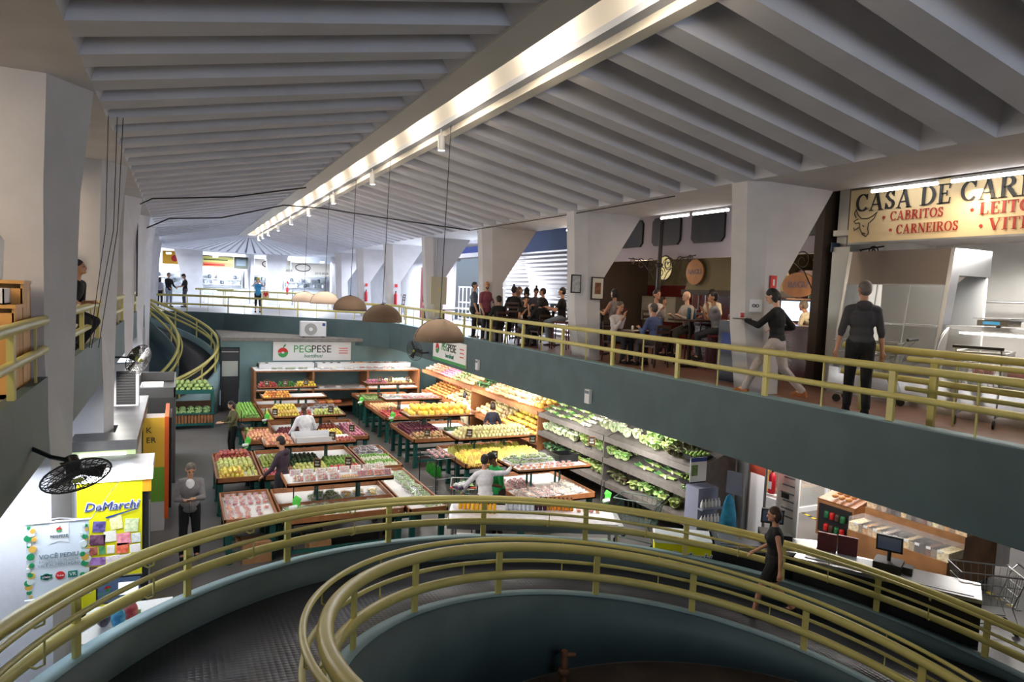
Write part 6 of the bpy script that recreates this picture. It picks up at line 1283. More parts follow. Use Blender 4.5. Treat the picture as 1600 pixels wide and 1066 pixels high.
t = thing('refrigerated_case', 'tall stainless display case with a leaning glass front at the butcher shop', 'display case', (10.3, 7.1, GZ))
mb = MB(); prof = [(-.35, 0), (.9, 0), (.9, 2.4), (.0, 2.4), (-.05, 2.0)]
for y in (-.8, .92): mb.prism([(p[0], p[1]) for p in [(-.35, 0), (-.2, 0), (.12, 2.0), (.9, 2.0), (.9, 2.4), (-.02, 2.4)]], y-.03, y+.03, 'Y')
mb.prism([(-.35, .45), (.5, .45), (.5, 0), (-.35, 0)], -.8, .92, 'Y'); mb.build('steel_body', M_STEEL, t); MB().prism([(-.09, 1.85), (-.02, 2.4), (.9, 2.4), (.9, 2.32), (.1, 1.85)], -.8, .92, 'Y').build('hood_panel', mat('brown_steel', (.22, .19, .17), .35, .85), t)
MB().bx(.85, .9, -.8, .92, .3, 2.3).build('back_wall', mat('bright_liner', (.75, .77, .78), .3), t)
mb = MB(); mb.add([(-.30, -.76, .46), (-.30, .9, .46), (-.1, .9, 1.86), (-.1, -.76, 1.86)], [(0, 1, 2, 3)]); mb.build('glass_front', M_GLASS, t)
for z in (.8, 1.2): MB().bx(.2, .84, -.76, .88, z, z+.03).build('wire_shelf', M_STEEL, t)
for y in (-.2, .35): MB().cyl((-.22, y, .46), (-.06, y, 1.85), .012, n=5).build('mullion', M_STEEL, t)
for k in range(5): mb = MB(); mb.box((.1, -.5+.28*k, .62), (.5, .24, .03), ry=-.2); mb.build('steel_tray', M_DSTEEL, t)
t = thing('meat_counter', 'curved glass butcher counter with meat lit inside', 'display case', (10.0, 4.9, GZ))
mb = MB(); mb.prism([(-.3, 0), (.6, 0), (.6, .55), (-.3, .55)], -2.2, 1.2, 'Y'); mb.build('base', M_STEEL, t); MB().bx(.0, .75, -2.2, 1.25, 1.2, 1.26).build('steel_top', M_STEEL, t); MB().bx(-.25, .55, -2.15, 1.15, .55, .58).build('meat_tray', M_PAPER, t)
pr = [(-.3+.35*(1-math.cos(a)), .57+.65*math.sin(a)) for a in [i*PI/2/8 for i in range(9)]]
mb = MB(); mb.add([(x, y, z) for y in (-2.2, 1.2) for x, z in pr], [(i, i+1, i+10, i+9) for i in range(8)], 0, True); mb.build('curved_glass', M_GLASS, t)
for y in (1.2, -.5): MB().tube([(x, y, z) for x, z in pr], .025, 6).build('steel_arc', M_STEEL, t)
MB().cyl((.1, -2.1, 1.16), (.1, 1.1, 1.16), .015, n=6).build('lit_tube', M_TUBE, t)
for k, y in enumerate((5.55, 5.15, 4.7, 4.3, 3.9)): mb = MB(); mb.ball((0, 0, .07), (.16, .13, .08), 9, 6, jit=.12); tag(mb.build('meat_cut', mat('raw_meat', (.42, .09, .08), .4, noise=.3, nscale=9), loc=(9.95, y, GZ+.58)), 'red cut of meat lying in the curved glass counter', 'meat', 'cuts of meat in the glass counter')
t = thing('scale', 'cream digital scale on top of the curved glass counter', 'scale', (10.3, 5.6, GZ+1.26)); MB().bx(-.16, .16, -.2, .2, .02, .1).build('body', mat('scale_cream', (.5, .44, .34), .5), t); MB().bx(-.165, -.16, -.1, .12, .04, .08).build('display', mat('scale_display', (.02, .05, .08), .3, em=(.1, .5, .8), ems=.5), t); MB().bx(-.2, .22, -.24, .24, .11, .13).build('pan', M_STEEL, t); MB().bx(-.02, .02, -.02, .02, 0, .02).build('foot', M_BLACK, t)
for x, z, a, b_ in ((12.6, 5.25, 2.0, 7.6), (12.6, 4.95, 3.4, 7.6)): t = thing('wall_rail', ('upper' if z > 5 else 'lower')+' steel hanging rail on the butcher back wall', 'rail', (x, a, z)); MB().cyl((0, 0, 0), (0, b_-a, 0), .02, n=6).build('bar', M_STEEL, t); MB().cyl((0, .3, 0), (.38, .3, 0), .015, n=6).build('bracket', M_STEEL, t)
t = thing('hanging_sprayer', 'blue and white sprayer hanging at the butcher shop', 'sprayer', (11.2, 5.6, 4.95)); MB().cyl((0, 0, .15), (0, 0, .45), .015, n=6).build('hook', M_DSTEEL, t); MB().ball((0, 0, .08), (.07, .07, .08), 8, 6).build('white_cap', M_WPLAST, t); MB().ball((0, 0, -.04), (.06, .06, .08), 8, 6).build('blue_bulb', M_BLUE, t)
for y0, y1, lab in ((6.35, 7.4, 'glowing tube lamp over the butcher sign, farther one'), (4.4, 6.15, 'glowing tube lamp over the butcher sign, nearer one'), (11.75, 12.68, 'glowing tube lamp under the right beam, farther restaurant one'), (10.55, 11.6, 'glowing tube lamp under the right beam, nearer restaurant one'), (16.0, 16.9, 'glowing tube lamp in front of the blue header')):
    t = thing('tube_light', lab, 'lamp', (9.86, (y0+y1)/2, 6.9)); MB().cyl((0, -(y1-y0)/2, 0), (0, (y1-y0)/2, 0), .022, n=8).build('tube', M_TUBE, t); MB().bx(-.03, .03, -(y1-y0)/2, (y1-y0)/2, .025, .06).build('batten', M_WPLAST, t)
# cart queue behind an inner railing
path_rail('short yellow railing in front of the butcher shop, behind the long gallery railing', [(8.85, 6.9), (8.85, 1.0)], 4.5, 4.12, GZ, .05, 1.3)
path_rail('thin yellow rail loop between the two railings near the right edge', [(8.4, 5.6), (8.4, .5)], 4.43, 4.05, GZ, .035, 1.1)
cart('shopping cart parked at the butcher counter, farther one', (9.45, 6.9, GZ), .35, M_WIRE); cart('shopping cart parked at the butcher counter, nearer one', (9.5, 5.3, GZ), -1.2, M_WIRE); cart('shopping cart among the railings at the right edge', (9.4, 4.3, GZ), -1.3, M_WIRE)
# ---------------- restaurant furniture
def bar_table(label, x, y, h=1.05, w_=.7):
    t = thing('restaurant_table', label, 'table', (x, y, GZ)); MB().bx(-w_/2, w_/2, -w_/2, w_/2, h-.04, h).build('table_top', M_DARKW, t); MB().cyl((0, 0, .03), (0, 0, h-.04), .04, n=8).build('pedestal', M_IRON, t)
    mb = MB(); mb.box((0, 0, .02), (.5, .08, .04)); mb.build('foot', M_IRON, t); mb = MB(); mb.box((0, 0, .02), (.08, .5, .04)); mb.build('foot', M_IRON, t); return t
CH = {}
def chair(label, x, y, rzv, sh=.45, m=None, group=None):
    if (sh, m) in CH: return dup(CH[(sh, m)], (x, y, GZ), rzv, label, group)
    t = thing('restaurant_chair', label, 'chair', (x, y, GZ), rzv, group); mm = m or M_DARKW
    MB().bx(-.2, .2, -.2, .2, sh-.04, sh).build('seat', mm, t)
    for sx in (-1, 1):
        for sy in (-1, 1): MB().cyl((sx*.2, sy*.2, 0), (sx*.17, sy*.17, sh-.04), .018, n=6).build('leg', mm, t)
        MB().cyl((sx*.18, -.18, sh), (sx*.18, -.24, sh+.45), .016, n=6).build('back_post', mm, t)
    for k in range(3): MB().bx(-.18, .18, -.23-.01*k, -.21-.01*k, sh+.15+.12*k, sh+.21+.12*k).build('back_slat', mm, t)
    CH[(sh, m)] = t; return t
for a in (('dark tall table between the couple in front of the second column', 9.7, 14.65, 1.05), ('dark table between the white shirted and blue shirted men', 9.2, 12.45, .75), ('dark tall table with the bald man and two friends', 10.1, 11.75, 1.05), ('dark low table by the railing between the seated young people', 8.5, 20.3, .75), ('dark low table by the railing under the long haired girl', 8.8, 17.1, .75), ('dark tall table in the middle of the crowd by the shutter', 9.9, 19.9, 1.05), ('dark tall table in front of the man in a dark suit', 9.7, 17.2, 1.05), ('dark empty table in front of the electrical box', 9.2, 24.9, .75)): bar_table(a[0], a[1], a[2], a[3])
# cups, bottles on tables
def small(kind, label, cat, x, y, z, c, r=.03, h=.1, group=None):
    o = MB().lathe([(r*.8, 0), (r, h*.1), (r, h*.8), (r*.7, h)], n=9).build(kind, mat(kind+'_'+'%d%d%d' % c, S(*c), .3), loc=(x, y, GZ+z)); return tag(o, label, cat, group)
small('cup', 'white paper cup on the dark table by the blue shirted man', 'cup', 9.1, 12.5, .75, (235, 235, 230)); small('bottle', 'dark bottle on the tall table beside the bald man', 'bottle', 9.95, 11.65, 1.05, (40, 80, 100), .05, .26); small('bottle', 'dark bottle on the tall table by the friends', 'bottle', 10.3, 11.9, 1.05, (40, 80, 100), .05, .24)
small('cup', 'clear cup on the low table by the long haired girl', 'cup', 8.72, 17.25, .75, (210, 210, 205)); small('napkin_box', 'teal napkin box on the tall table in front of the man in a dark suit', 'box', 9.6, 17.1, 1.05, (60, 80, 95), .06, .16); small('bottle', 'bottle on the empty table in front of the electrical box', 'bottle', 9.1, 24.9, .75, (190, 190, 190), .04, .22)
for i, y in enumerate((31.2, 31.9, 32.6, 33.3)): chair('dark slatted chair lined up by the railing, beyond the second pendant', 9.3, y, 1.57, .75, None, 'slatted chairs by the railing')
t = tag(MB().bx(11.2, 11.3, 32.8, 33.9, GZ, 6.2).build('door_2', mat('red_door', (.32, .03, .04), .5)), kind='structure')
# ---------------- rear shops
mb = MB(); mb.bx(-6.8, 12.8, 55.5, 55.7, GZ, 7.6); struct('wall_rear_shops', mb, mat('bright_shop_wall', (.78, .82, .88), .4))
mb = MB(); mb.bx(-2.2, -2.0, 50, 55.5, GZ, 7.3); mb.bx(4.4, 4.6, 50.2, 55.5, GZ, 7.3); struct('wall_rear_partition', mb, M_WHITE)
def rear_sign(label, x0, x1, z0, z1, c, parts=()):
    t = thing('shop_sign', label, 'sign', ((x0+x1)/2, 50, (z0+z1)/2)); X, Z = (x1-x0)/2, (z1-z0)/2; MB().bx(-X, X, 0, .12, -Z, Z).build('board', mat('board_%d_%d' % (c[0], c[2]), S(*c), .5), t); return t, X, Z
t, X, Z = rear_sign('orange and yellow rear shop sign with a red shape, far left', -1.0, .15, 6.05, 6.9, (240, 180, 40)); MB().cyl((.15, -.01, -.05), (.15, 0, -.05), .22, n=10).build('red_shape', M_RED, t)
t, X, Z = rear_sign('dark rear shop sign next to the orange one', .2, .9, 6.0, 6.8, (60, 45, 35)); MB().bx(-.2, .2, -.01, 0, -.1, .15).build('printed_patch', M_GREYT, t)
t, X, Z = rear_sign('yellow green rear shop sign with an orange band', 1.35, 3.3, 6.0, 6.75, (225, 220, 130)); MB().bx(-X, X, -.01, 0, -Z, -.08).build('orange_band', mat('band_orange', S(235, 140, 90), .5), t); MB().bx(-.9, .6, -.02, -.01, .06, .14).build('lettering_line', mat('line_olive', S(90, 110, 40), .6), t); MB().bx(-.9, .4, -.02, -.01, -.28, -.18).build('lettering_line', M_RED, t); MB().bx(-X, X, -.01, 0, Z-.06, Z).build('dark_band', mat('band_maroon', S(80, 30, 30), .6), t)
t, X, Z = rear_sign('dark green picture panel between two rear shop signs', 3.32, 4.2, 5.95, 6.75, (70, 75, 60)); MB().bx(-.3, .3, -.01, 0, -.2, .25).build('printed_patch', M_GREYT, t)
t, X, Z = rear_sign('cream rear shop sign with a black oval emblem and phone number', 4.65, 7.0, 5.85, 6.7, (205, 200, 190)); MB().tube([(-.2+.5*math.cos(a), -.01, .1+.25*math.sin(a)) for a in [j*PI/12 for j in range(24)]], .03, 5, closed=True).build('oval_emblem', M_INK, t); MB().ball((-.2, -.01, .1), (.12, .01, .1), 8, 5).build('emblem_mark', M_INK, t); text('3015-8228', .2, M_INK, t, (.85, -.012, -.28), RXZ); MB().bx(-.5, .1, -.01, 0, -.25, -.22).build('lettering_line', M_INK, t)
t, X, Z = rear_sign('cream rear shop sign at the right with part of an oval emblem', 7.05, 10.4, 5.7, 6.6, (205, 200, 190)); MB().tube([(-.9+.5*math.cos(a), -.01, .1+.25*math.sin(a)) for a in [j*PI/12 for j in range(24)]], .03, 5, closed=True).build('oval_emblem', M_INK, t); text('3015-8228', .22, M_INK, t, (.4, -.012, -.25), RXZ)
for i, (x0, x1) in enumerate(((-1.9, 1.2), (1.5, 4.2), (4.8, 7.0), (7.2, 10.4))):
    t = thing('shop_counter', ('far left', 'left middle', 'right middle', 'far right')[i]+' glass fronted counter of the rear shops', 'counter', ((x0+x1)/2, 50.3, GZ)); X = (x1-x0)/2
    MB().bx(-X, X, -.3, .4, 0, .6).build('base', M_WPLAST, t); MB().bx(-X, X, -.32, .3, .6, 1.0).build('glass_case', mat('case_glass', (.55, .62, .62), .15), t); MB().bx(-X, X, -.34, .42, 1.0, 1.06).build('steel_top', M_STEEL, t)
    t = thing('stock_shelf', ('far left', 'left middle', 'right middle', 'far right')[i]+' steel stock shelf at the back of the rear shops', 'shelf', ((x0+x1)/2, 55.0, GZ))
    for z in (1.2, 1.6, 2.0): MB().bx(-X, X, -.3, .3, z, z+.04).build('shelf_board', M_DSTEEL, t)
    for s in (-1, 1): MB().bx(s*X-.03, s*X+.03, -.3, .3, 0, 2.4).build('upright', M_DSTEEL, t)
    rd = random.Random(i)
    for k in range(9): o = MB().lathe([(.1, 0), (.12, .03), (.12, .22), (.07, .28)], n=8).build('pot', mat(('pot_grey', 'pot_dark', 'pot_white')[k % 3], ((.3, .32, .35), (.06, .07, .08), (.7, .7, .7))[k % 3], .4), loc=((x0+x1)/2-X*.85+X*1.7*k/8, 54.95, GZ+(1.24, 1.64)[k % 2])); tag(o, '%s pot on the %s rear stock shelf' % (('grey', 'dark', 'white')[k % 3], ('far left', 'left middle', 'right middle', 'far right')[i]), 'pot', '%s pots, rear shelf %d' % (('grey', 'dark', 'white')[k % 3], i+1))
for i, (x, y) in enumerate(((-.6, 47.0), (2.1, 48.6), (5.3, 48.6), (8.7, 47.6))): t = thing('ceiling_lamp', ('first', 'second', 'third', 'fourth')[i]+' round ceiling lamp in front of the rear shop signs, from the left', 'lamp', (x, y, 6.6)); MB().cyl((0, 0, 0), (0, 0, .06), .14, n=14).build('lamp_face', M_LAMP, t); MB().cyl((0, 0, .06), (0, 0, .12), .16, n=14).build('rim', M_WPLAST, t)
path_rail('yellow railing of the far stairwell in front of the rear shops', [(2.0, 44.0), (9.5, 44.0)], 4.5, 4.1, GZ, .05)
path_rail('sloping far yellow railing left of the photographing woman', [(.8, 40.5), (2.6, 42.6), (2.9, 44.0)], 4.6, 4.2, GZ, .05)
# ---------------- left gallery crates
M_PLY = mat('pine_crate', S(215, 160, 90), .55, noise=.12, nscale=3)
for y0, y1, h, lab in ((7.56, 7.9, 1.0, 'taller pine box at the left edge, beside the first column'), (7.2, 7.54, .79, 'lower pine box at the left edge carrying the white tub')):
    t = thing('pine_box', lab, 'box', (-1.78, (y0+y1)/2, 3.95)); X = .5; Y = (y1-y0)/2
    MB().bx(-X, X, -Y, Y, 0, .04).build('base', M_PLY, t)
    for k in range(2): MB().bx(X-.02, X, -Y+k*Y, k*Y-.006, 0, h).build('side_board', M_PLY, t)
    for k in range(6): MB().bx(-X+k*X/3, -X+(k+1)*X/3-.006, -Y, -Y+.02, 0, h-.04).build('front_board', M_PLY, t)
    MB().bx(-X, X, Y-.02, Y, 0, h).build('back_panel', M_PLY, t); MB().bx(-X, -X+.02, -Y, Y, 0, h).build('side_board', M_PLY, t)
    MB().bx(-X-.02, X+.01, -Y-.02, Y+.0, h, h+.03).build('rim', M_PLY, t)
bin_('white plastic tub on the lower pine box at the left edge', -2.15, -1.36, 7.23, 7.5, 4.77, .14)
tag(MB().bx(-1.7, -1.4, 12.4, 12.8, 3.95, 4.05).build('low_box', M_DSTEEL), 'small grey box on the floor below the seated man on the left gallery', 'box')
t = thing('bar_stool', 'bar stool under the man leaning on the left gallery railing', 'stool', (-1.52, 11.9, 3.95)); MB().cyl((0, 0, .42), (0, 0, .48), .17, n=14).build('seat', M_DARKW, t)
for k in range(4): a = k*PI/2+.78; MB().cyl((.2*math.cos(a), .2*math.sin(a), 0), (.13*math.cos(a), 0.13*math.sin(a), .42), .015, n=6).build('leg', M_DARKW, t)
t = thing('power_strip', 'grey box with a red light on top of the cold cabinet', 'device', (-1.2, 14.2, 2.42)); MB().bx(-.12, .12, -.1, .1, 0, .12).build('casing', M_DSTEEL, t); MB().cyl((.0, -.101, .06), (.0, -.106, .06), .02, n=8).build('red_light', mat('red_glow', (1, .1, .1), .5, em=(1, .05, .05), ems=4), t)
for i, (x, y, z) in enumerate(((-1.35, 6.35, 3.2), (-1.6, 17.5, 3.1))): t = thing('flood_lamp', ('white lamp glowing under the left parapet near the large fan', 'bright lamp panel on the wall by the small left fan')[i], 'lamp', (x, y, z)); MB().box((0, 0, 0), (.24, .24, .05) if i == 0 else (.05, .7, .6)).build('lamp_face', M_TUBE, t); MB().box((0, 0, .04) if i == 0 else (-.05, 0, 0), (.26, .26, .03) if i == 0 else (.03, .75, .65)).build('housing', M_WPLAST, t)
# ================================================================== PEOPLE
def skin(n, rgb): return mat('skin_'+n, S(*rgb), .5, noise=.05)
SK = {'tan': skin('tan', (190, 140, 112)), 'fair': skin('fair', (220, 175, 150)), 'brown': skin('brown', (120, 78, 56)), 'dark': skin('dark', (70, 45, 34))}
M_EYE = mat('eye_dark', (.015, .01, .01), .3); M_LIP = mat('lip', S(150, 85, 75), .5); M_SHOEK = mat('black_shoe', (.012, .012, .014), .5)
def cap(mb, a, b, ra, rb, n=10):
    a, b = Vector(a), Vector(b); mb.cyl(a, b, ra, rb, n); mb.ball(a, ra, n, 6); mb.ball(b, rb, n, 6)
def ik(a, c, l1, l2, pole):
    """middle joint between a and c; returns joint and reachable end"""
    a, c = Vector(a), Vector(c); d = c-a; L = d.length
    if L > (l1+l2)*.995: c = a+d*((l1+l2)*.995/L); d = c-a; L = d.length
    x = (l1*l1-l2*l2+L*L)/(2*L); h = math.sqrt(max(0, l1*l1-x*x)); u = d/L; p = Vector(pole); p = p-u*p.dot(u)
    if p.length < 1e-3: p = Vector((0, 0, -1))
    return a+u*x+p.normalized()*h, c
def person(label, loc, face, H=1.72, pelvis=.94, lean=0., twist=0., hands=((-.24, .05, .72), (.24, .05, .72)), feet=((-.11, .02, .0), (.11, .02, .0)), look=(0, 0), skin_='tan', hair=(20, 15, 12), hairlen=0, shirt=(30, 30, 35), sleeve=1., bottom=(20, 20, 25), legs=2, shoes=(15, 15, 18), female=False, vox=.014, cat='person', knee=(0, 1, 0), elbow=(0, -.6, -.5), bun=False, hat=None, beard=False, bottomcut=None, hood=False, grip=.35, open_front=None):
    rzv = math.atan2(-face[0], face[1]); t = thing('person', label, cat, loc, rzv); t.scale = (H/1.72,)*3
    pz = pelvis; Mt = Matrix.Translation((0, 0, pz)) @ Matrix.Rotation(math.radians(twist), 4, 'Z') @ Matrix.Rotation(math.radians(-lean), 4, 'X')
    T = lambda x, y, z: Mt @ Vector((x, y, z))
    sw = .15 if female else .172
    sh = [T(-sw, 0, .44), T(sw, 0, .44)]; hip = [Vector((-.085, 0, pz)), Vector((.085, 0, pz))]
    neck = T(0, .005, .50); Mh = Matrix.Translation(T(0, .015, .575)) @ Matrix.Rotation(math.radians(twist+look[0]), 4, 'Z') @ Matrix.Rotation(math.radians(-look[1]), 4, 'X'); Hd = lambda x, y, z: Mh @ Vector((x, y, z))
    body = MB(); k = .9 if female else 1.
    def torso(mb, g=0.):
        mb.ball((0, 0, 0), (.155+g, .105+g, .12+g), 14, 8, M=Mt); mb.ball((0, 0, .14), (.135*k+g, .095+g, .15+g), 14, 8, M=Mt); mb.ball((0, .005, .33), (.165*k+g, .115+g, .19+g), 14, 8, M=Mt)
        cap(mb, T(-sw+.02, 0, .445), T(0, 0, .47), .05+g, .06+g); cap(mb, T(sw-.02, 0, .445), T(0, 0, .47), .05+g, .06+g); pass
        if female: mb.ball((-.07, .08, .33), (.06+g, .055+g, .06+g), 8, 6, M=Mt); mb.ball((.07, .08, .33), (.06+g, .055+g, .06+g), 8, 6, M=Mt)
    torso(body); cap(body, neck, Hd(0, -.01, .05), .052, .05)
    # head
    body.ball((0, 0, .15), (.073, .09, .098), 16, 12, M=Mh); body.ball((0, .035, .085), (.052, .055, .06), 12, 8, M=Mh); body.ball((0, .082, .055), (.026, .022, .022), 8, 6, M=Mh)
    body.ball((0, .098, .115), (.014, .02, .024), 8, 6, M=Mh); body.ball((-.078, -.002, .125), (.012, .022, .034), 8, 6, M=Mh); body.ball((.078, -.002, .125), (.012, .022, .034), 8, 6, M=Mh)
    arms = []
    for i, s in ((0, -1), (1, 1)):
        tgt = Vector(hands[i]); el, w_ = ik(sh[i], tgt, .29, .255, (elbow[0]*s+(.35*s), elbow[1], elbow[2]))
        arms.append((sh[i], el, w_)); cap(body, sh[i], el, .048*k, .038*k); cap(body, el, w_, .038*k, .026*k)
        f = (w_-el).normalized(); side = f.cross(Vector((0, 0, 1))); side = (side if side.length > .1 else Vector((1, 0, 0))).normalized()*(-s); up_ = side.cross(f).normalized()
        c = w_+f*.05; cap(body, w_, w_+f*.07, .026, .03)
        q = Matrix((side, f, up_)).transposed()
        for j in range(4):
            o = w_+f*.085+side*(-.03+.02*j); cd_ = (up_*-1 if up_.z > 0 else up_)
            l = (.036, .042, .039, .03)[j]; p1 = o+f*l*.9+cd_*l*grip; p2 = p1+(f*(1-grip)+cd_*grip*1.6).normalized()*l*.8
            cap(body, o-f*.02, p1, .0105, .0095, 6); cap(body, p1, p2, .0095, .0075, 6)
        th = w_+f*.035-side*.03*1; cap(body, th, th+f*.035-side*.022, .0125, .010, 6)
    lg = []
    for i in (0, 1):
        an = Vector(feet[i])+Vector((0, 0, .085)); kn, an2 = ik(hip[i], an, .43, .43, knee); lg.append((hip[i], kn, an2))
        cap(body, hip[i], kn, .085*(1.02 if female else 1), .056); cap(body, kn, an2, .054, .036); ft = feet[i]
        cap(body, an2, (an2.x, an2.y+.13, an2.z-.05), .036, .028)
    body.ball((0, -.01, 0), (.135, .095, .1), 12, 8, M=Matrix.Translation((0, 0, pz)))
    def blob(mb, name, m, v=None, parent=None, sm=3):
        o = mb.build(name, m, parent or t); r = o.modifiers.new('r', 'REMESH'); r.mode = 'VOXEL'; r.voxel_size = v or vox; r.use_smooth_shade = True
        if sm: q = o.modifiers.new('s', 'SMOOTH'); q.iterations = sm; q.factor = .5
        return o
    b = blob(body, 'body', SK[skin_], sm=1)
    cm = lambda c, nm='cloth': mat('%s_%d_%d_%d' % ((nm,)+tuple(c)), S(*c), .85, noise=.10, nscale=14, bump=.25, bscale=14)
    # shirt
    mb = MB(); torso(mb, .014); mb.ball((0, 0, .03), (.17, .125, .13), 14, 8, M=Mt); mb.ball((0, 0, -.03), (.172, .13, .11), 14, 8, M=Matrix.Translation((0, 0, pz)))
    for a, e, w_ in arms:
        if sleeve > 0:
            fr = min(1, sleeve*2); cap(mb, a, a+(e-a)*fr, .058*k, .052*k)
            if sleeve > .5: f2 = (sleeve-.5)*2; cap(mb, e, e+(w_-e)*f2*.97, .052*k, .038*k)
    if hood: mb.ball((0, -.09, .5), (.11, .06, .07), 10, 7, M=Mt)
    so = blob(mb, 'shirt' if not hood else 'hooded_jacket', cm(shirt))
    if open_front:
        mb = MB(); mb.ball((0, .08, .40), (.085, .055, .12), 10, 8, M=Mt); blob(mb, 'undershirt', cm(open_front))
    # trousers or skirt
    mb = MB(); mb.ball((0, -.005, -.03), (.168, .128, .13), 14, 8, M=Matrix.Translation((0, 0, pz)))
    for a, kn, an in lg:
        f = min(1, legs); cap(mb, a, a+(kn-a)*f, .10, .10-.028*f if legs > 1 else .085)
        if legs > 1: cap(mb, kn, kn+(an-kn)*(legs-1)*.97, .074, .055)
    blob(mb, 'trousers' if legs > 1 else 'shorts', cm(bottom))
    for i in (0, 1):
        a = lg[i][2]; mb = MB(); z0 = a.z-.085
        mb.ball((a.x, a.y-.02, z0+.055), (.042, .055, .05), 10, 7); mb.ball((a.x, a.y+.09, z0+.04), (.046, .09, .038), 12, 7); mb.box((a.x, a.y+.05, z0+.012), (.085, .24, .024)); blob(mb, 'shoe', cm(shoes, 'shoe'), .012)
    # hair
    if hair and hairlen >= 0:
        mb = MB(); mb.ball((0, -.012, .172), (.082, .094, .088), 14, 9, M=Mh); mb.ball((0, -.035, .13), (.079, .072, .085), 12, 8, M=Mh)
        if hairlen > 0:
            mb.ball((0, -.06, .13-.05*hairlen), (.085, .055, .09+.07*hairlen), 12, 8, M=Mh)
            for s in (-1, 1): mb.ball((s*.07, .0-.02, .1-.04*hairlen), (.024, .045, .08+.06*hairlen), 8, 7, M=Mh)
        if bun: mb.ball((0, -.05, .285), (.038, .038, .04), 10, 7, M=Mh)
        blob(mb, 'hair', mat('hair_%d_%d_%d' % tuple(hair), S(*hair), .6, noise=.2, nscale=30), .011)
    if hat:
        mb = MB(); mb.ball((0, -.01, .19), (.088, .1, .085), 14, 9, M=Mh); mb.add([Mh @ Vector(p) for p in ((-.06, .06, .19), (.06, .06, .19), (.055, .16, .175), (-.055, .16, .175), (-.06, .06, .2), (.06, .06, .2), (.055, .16, .185), (-.055, .16, .185))], [(0, 1, 2, 3), (7, 6, 5, 4), (0, 4, 5, 1), (1, 5, 6, 2), (2, 6, 7, 3), (3, 7, 4, 0)]); blob(mb, 'cap', cm(hat, 'cap'), .011)
    if beard: mb = MB(); mb.ball((0, .045, .06), (.055, .055, .045), 10, 7, M=Mh); blob(mb, 'beard', mat('hair_%d_%d_%d' % tuple(hair), S(*hair), .6), .011)
    for s in (-1, 1):
        MB().ball((s*.031, .086, .142), (.012, .008, .008), 8, 5, M=Mh).build('eye', M_EYE, t); MB().ball((s*.032, .09, .162), (.018, .006, .004), 8, 4, M=Mh).build('eyebrow', M_EYE, t)
    MB().ball((0, .088, .083), (.022, .008, .006), 8, 4, M=Mh).build('mouth', M_LIP, t)
    return t, [Mt, arms]
HERO = .0105
G = GZ
person('person in a grey zip jacket and dark jeans looking down at a phone', (.2, 13.4, 0), (.02, -1), 1.76, hands=((-.06, .30, 1.16), (.09, .30, 1.14)), feet=((-.12, .0, 0), (.12, .02, 0)), look=(5, 32), hair=(90, 82, 76), shirt=(125, 122, 125), sleeve=.93, bottom=(22, 24, 30), vox=HERO, open_front=(235, 235, 238), elbow=(.3, -.8, -.4))
t = thing('phone', 'black phone with a cable held by the person in the grey zip jacket', 'phone', (.18, 12.97, 1.19)); MB().box((0, 0, 0), (.075, .15, .012), rx=-.4).build('case', M_BLACK, t); MB().tube([(0, 0, 0), (.01, .03, -.2), (0, .06, -.45)], .004, 4).build('cable', M_BLACK, t)
person('person with a dark bob in an olive jacket, reading a phone', (1.42, 20.9, 0), (-1, -.35), 1.62, hands=((-.08, .36, 1.12), (.1, .36, 1.12)), look=(0, 25), hair=(30, 22, 20), hairlen=.6, shirt=(92, 92, 62), sleeve=.9, bottom=(22, 22, 26), female=True, skin_='fair')
t = thing('handbag', 'black handbag hanging at the side of the person in the olive jacket', 'bag', (1.62, 20.65, .78)); mb = MB(); mb.ball((0, 0, .13), (.08, .14, .13), 12, 8); mb.build('pouch', mat('black_leather', (.02, .02, .022), .35), t); MB().tube([(0, -.08, .22), (0, -.05, .55), (0, .03, .62), (0, .08, .5), (0, .1, .22)], .01, 5).build('strap', M_BLACK, t)
person('bald person in a white shirt seen from behind between the second and third table rows', (3.05, 18.55, 0), (-.2, 1), 1.86, hands=((-.3, .3, .95), (.28, .3, 1.0)), hair=None, shirt=(225, 228, 236), sleeve=.9, bottom=(30, 30, 36), skin_='dark', look=(10, 10), lean=6)
person('person in a dark purple hooded jacket standing between the first and second table rows', (2.0, 14.97, 0), (-.75, .6), 1.78, hands=((-.2, .3, .95), (.18, .25, 1.0)), hair=(28, 20, 18), shirt=(62, 48, 62), sleeve=.95, bottom=(40, 40, 50), hood=True, look=(0, 15), skin_='tan')
person('person in a white top with pinned dark hair by the wooden rack', (8.62, 21.0, 0), (.9, .2), 1.64, hands=((-.15, .36, 1.1), (.15, .36, 1.1)), hair=(25, 20, 20), shirt=(232, 226, 228), sleeve=.45, bottom=(200, 190, 160), female=True, skin_='fair', bun=True)
person('person with dark curly hair in a navy top facing the wooden rack', (8.62, 18.75, 0), (.3, 1), 1.68, hands=((-.25, .2, .95), (.25, .25, 1.0)), hair=(45, 25, 20), hairlen=.25, shirt=(22, 24, 40), sleeve=.9, bottom=(20, 20, 25), female=True)
person('person in a white shirt reaching over beside the full shopping cart', (5.55, 12.25, 0), (.1, 1), 1.76, lean=14, hands=((-.34, .38, .95), (.62, .30, 1.42)), hair=(28, 20, 18), shirt=(225, 226, 236), sleeve=.95, bottom=(50, 52, 62), look=(-25, 18), vox=.012, elbow=(.6, -.3, -.1))
t = thing('egg_tray', 'purple tray of white packs held by the person in the white shirt', 'tray', (5.2, 12.68, 1.06), .3); mb = MB(); mb.box((0, 0, .02), (.3, .22, .04)); mb.build('tray', mat('purple_tray', S(70, 50, 90), .5), t)
for k in range(6): MB().ball((-.1+.1*(k % 3), -.05+.1*(k//3), .07), (.045, .045, .04), 8, 5).build('white_pack', M_WPLAST, t)
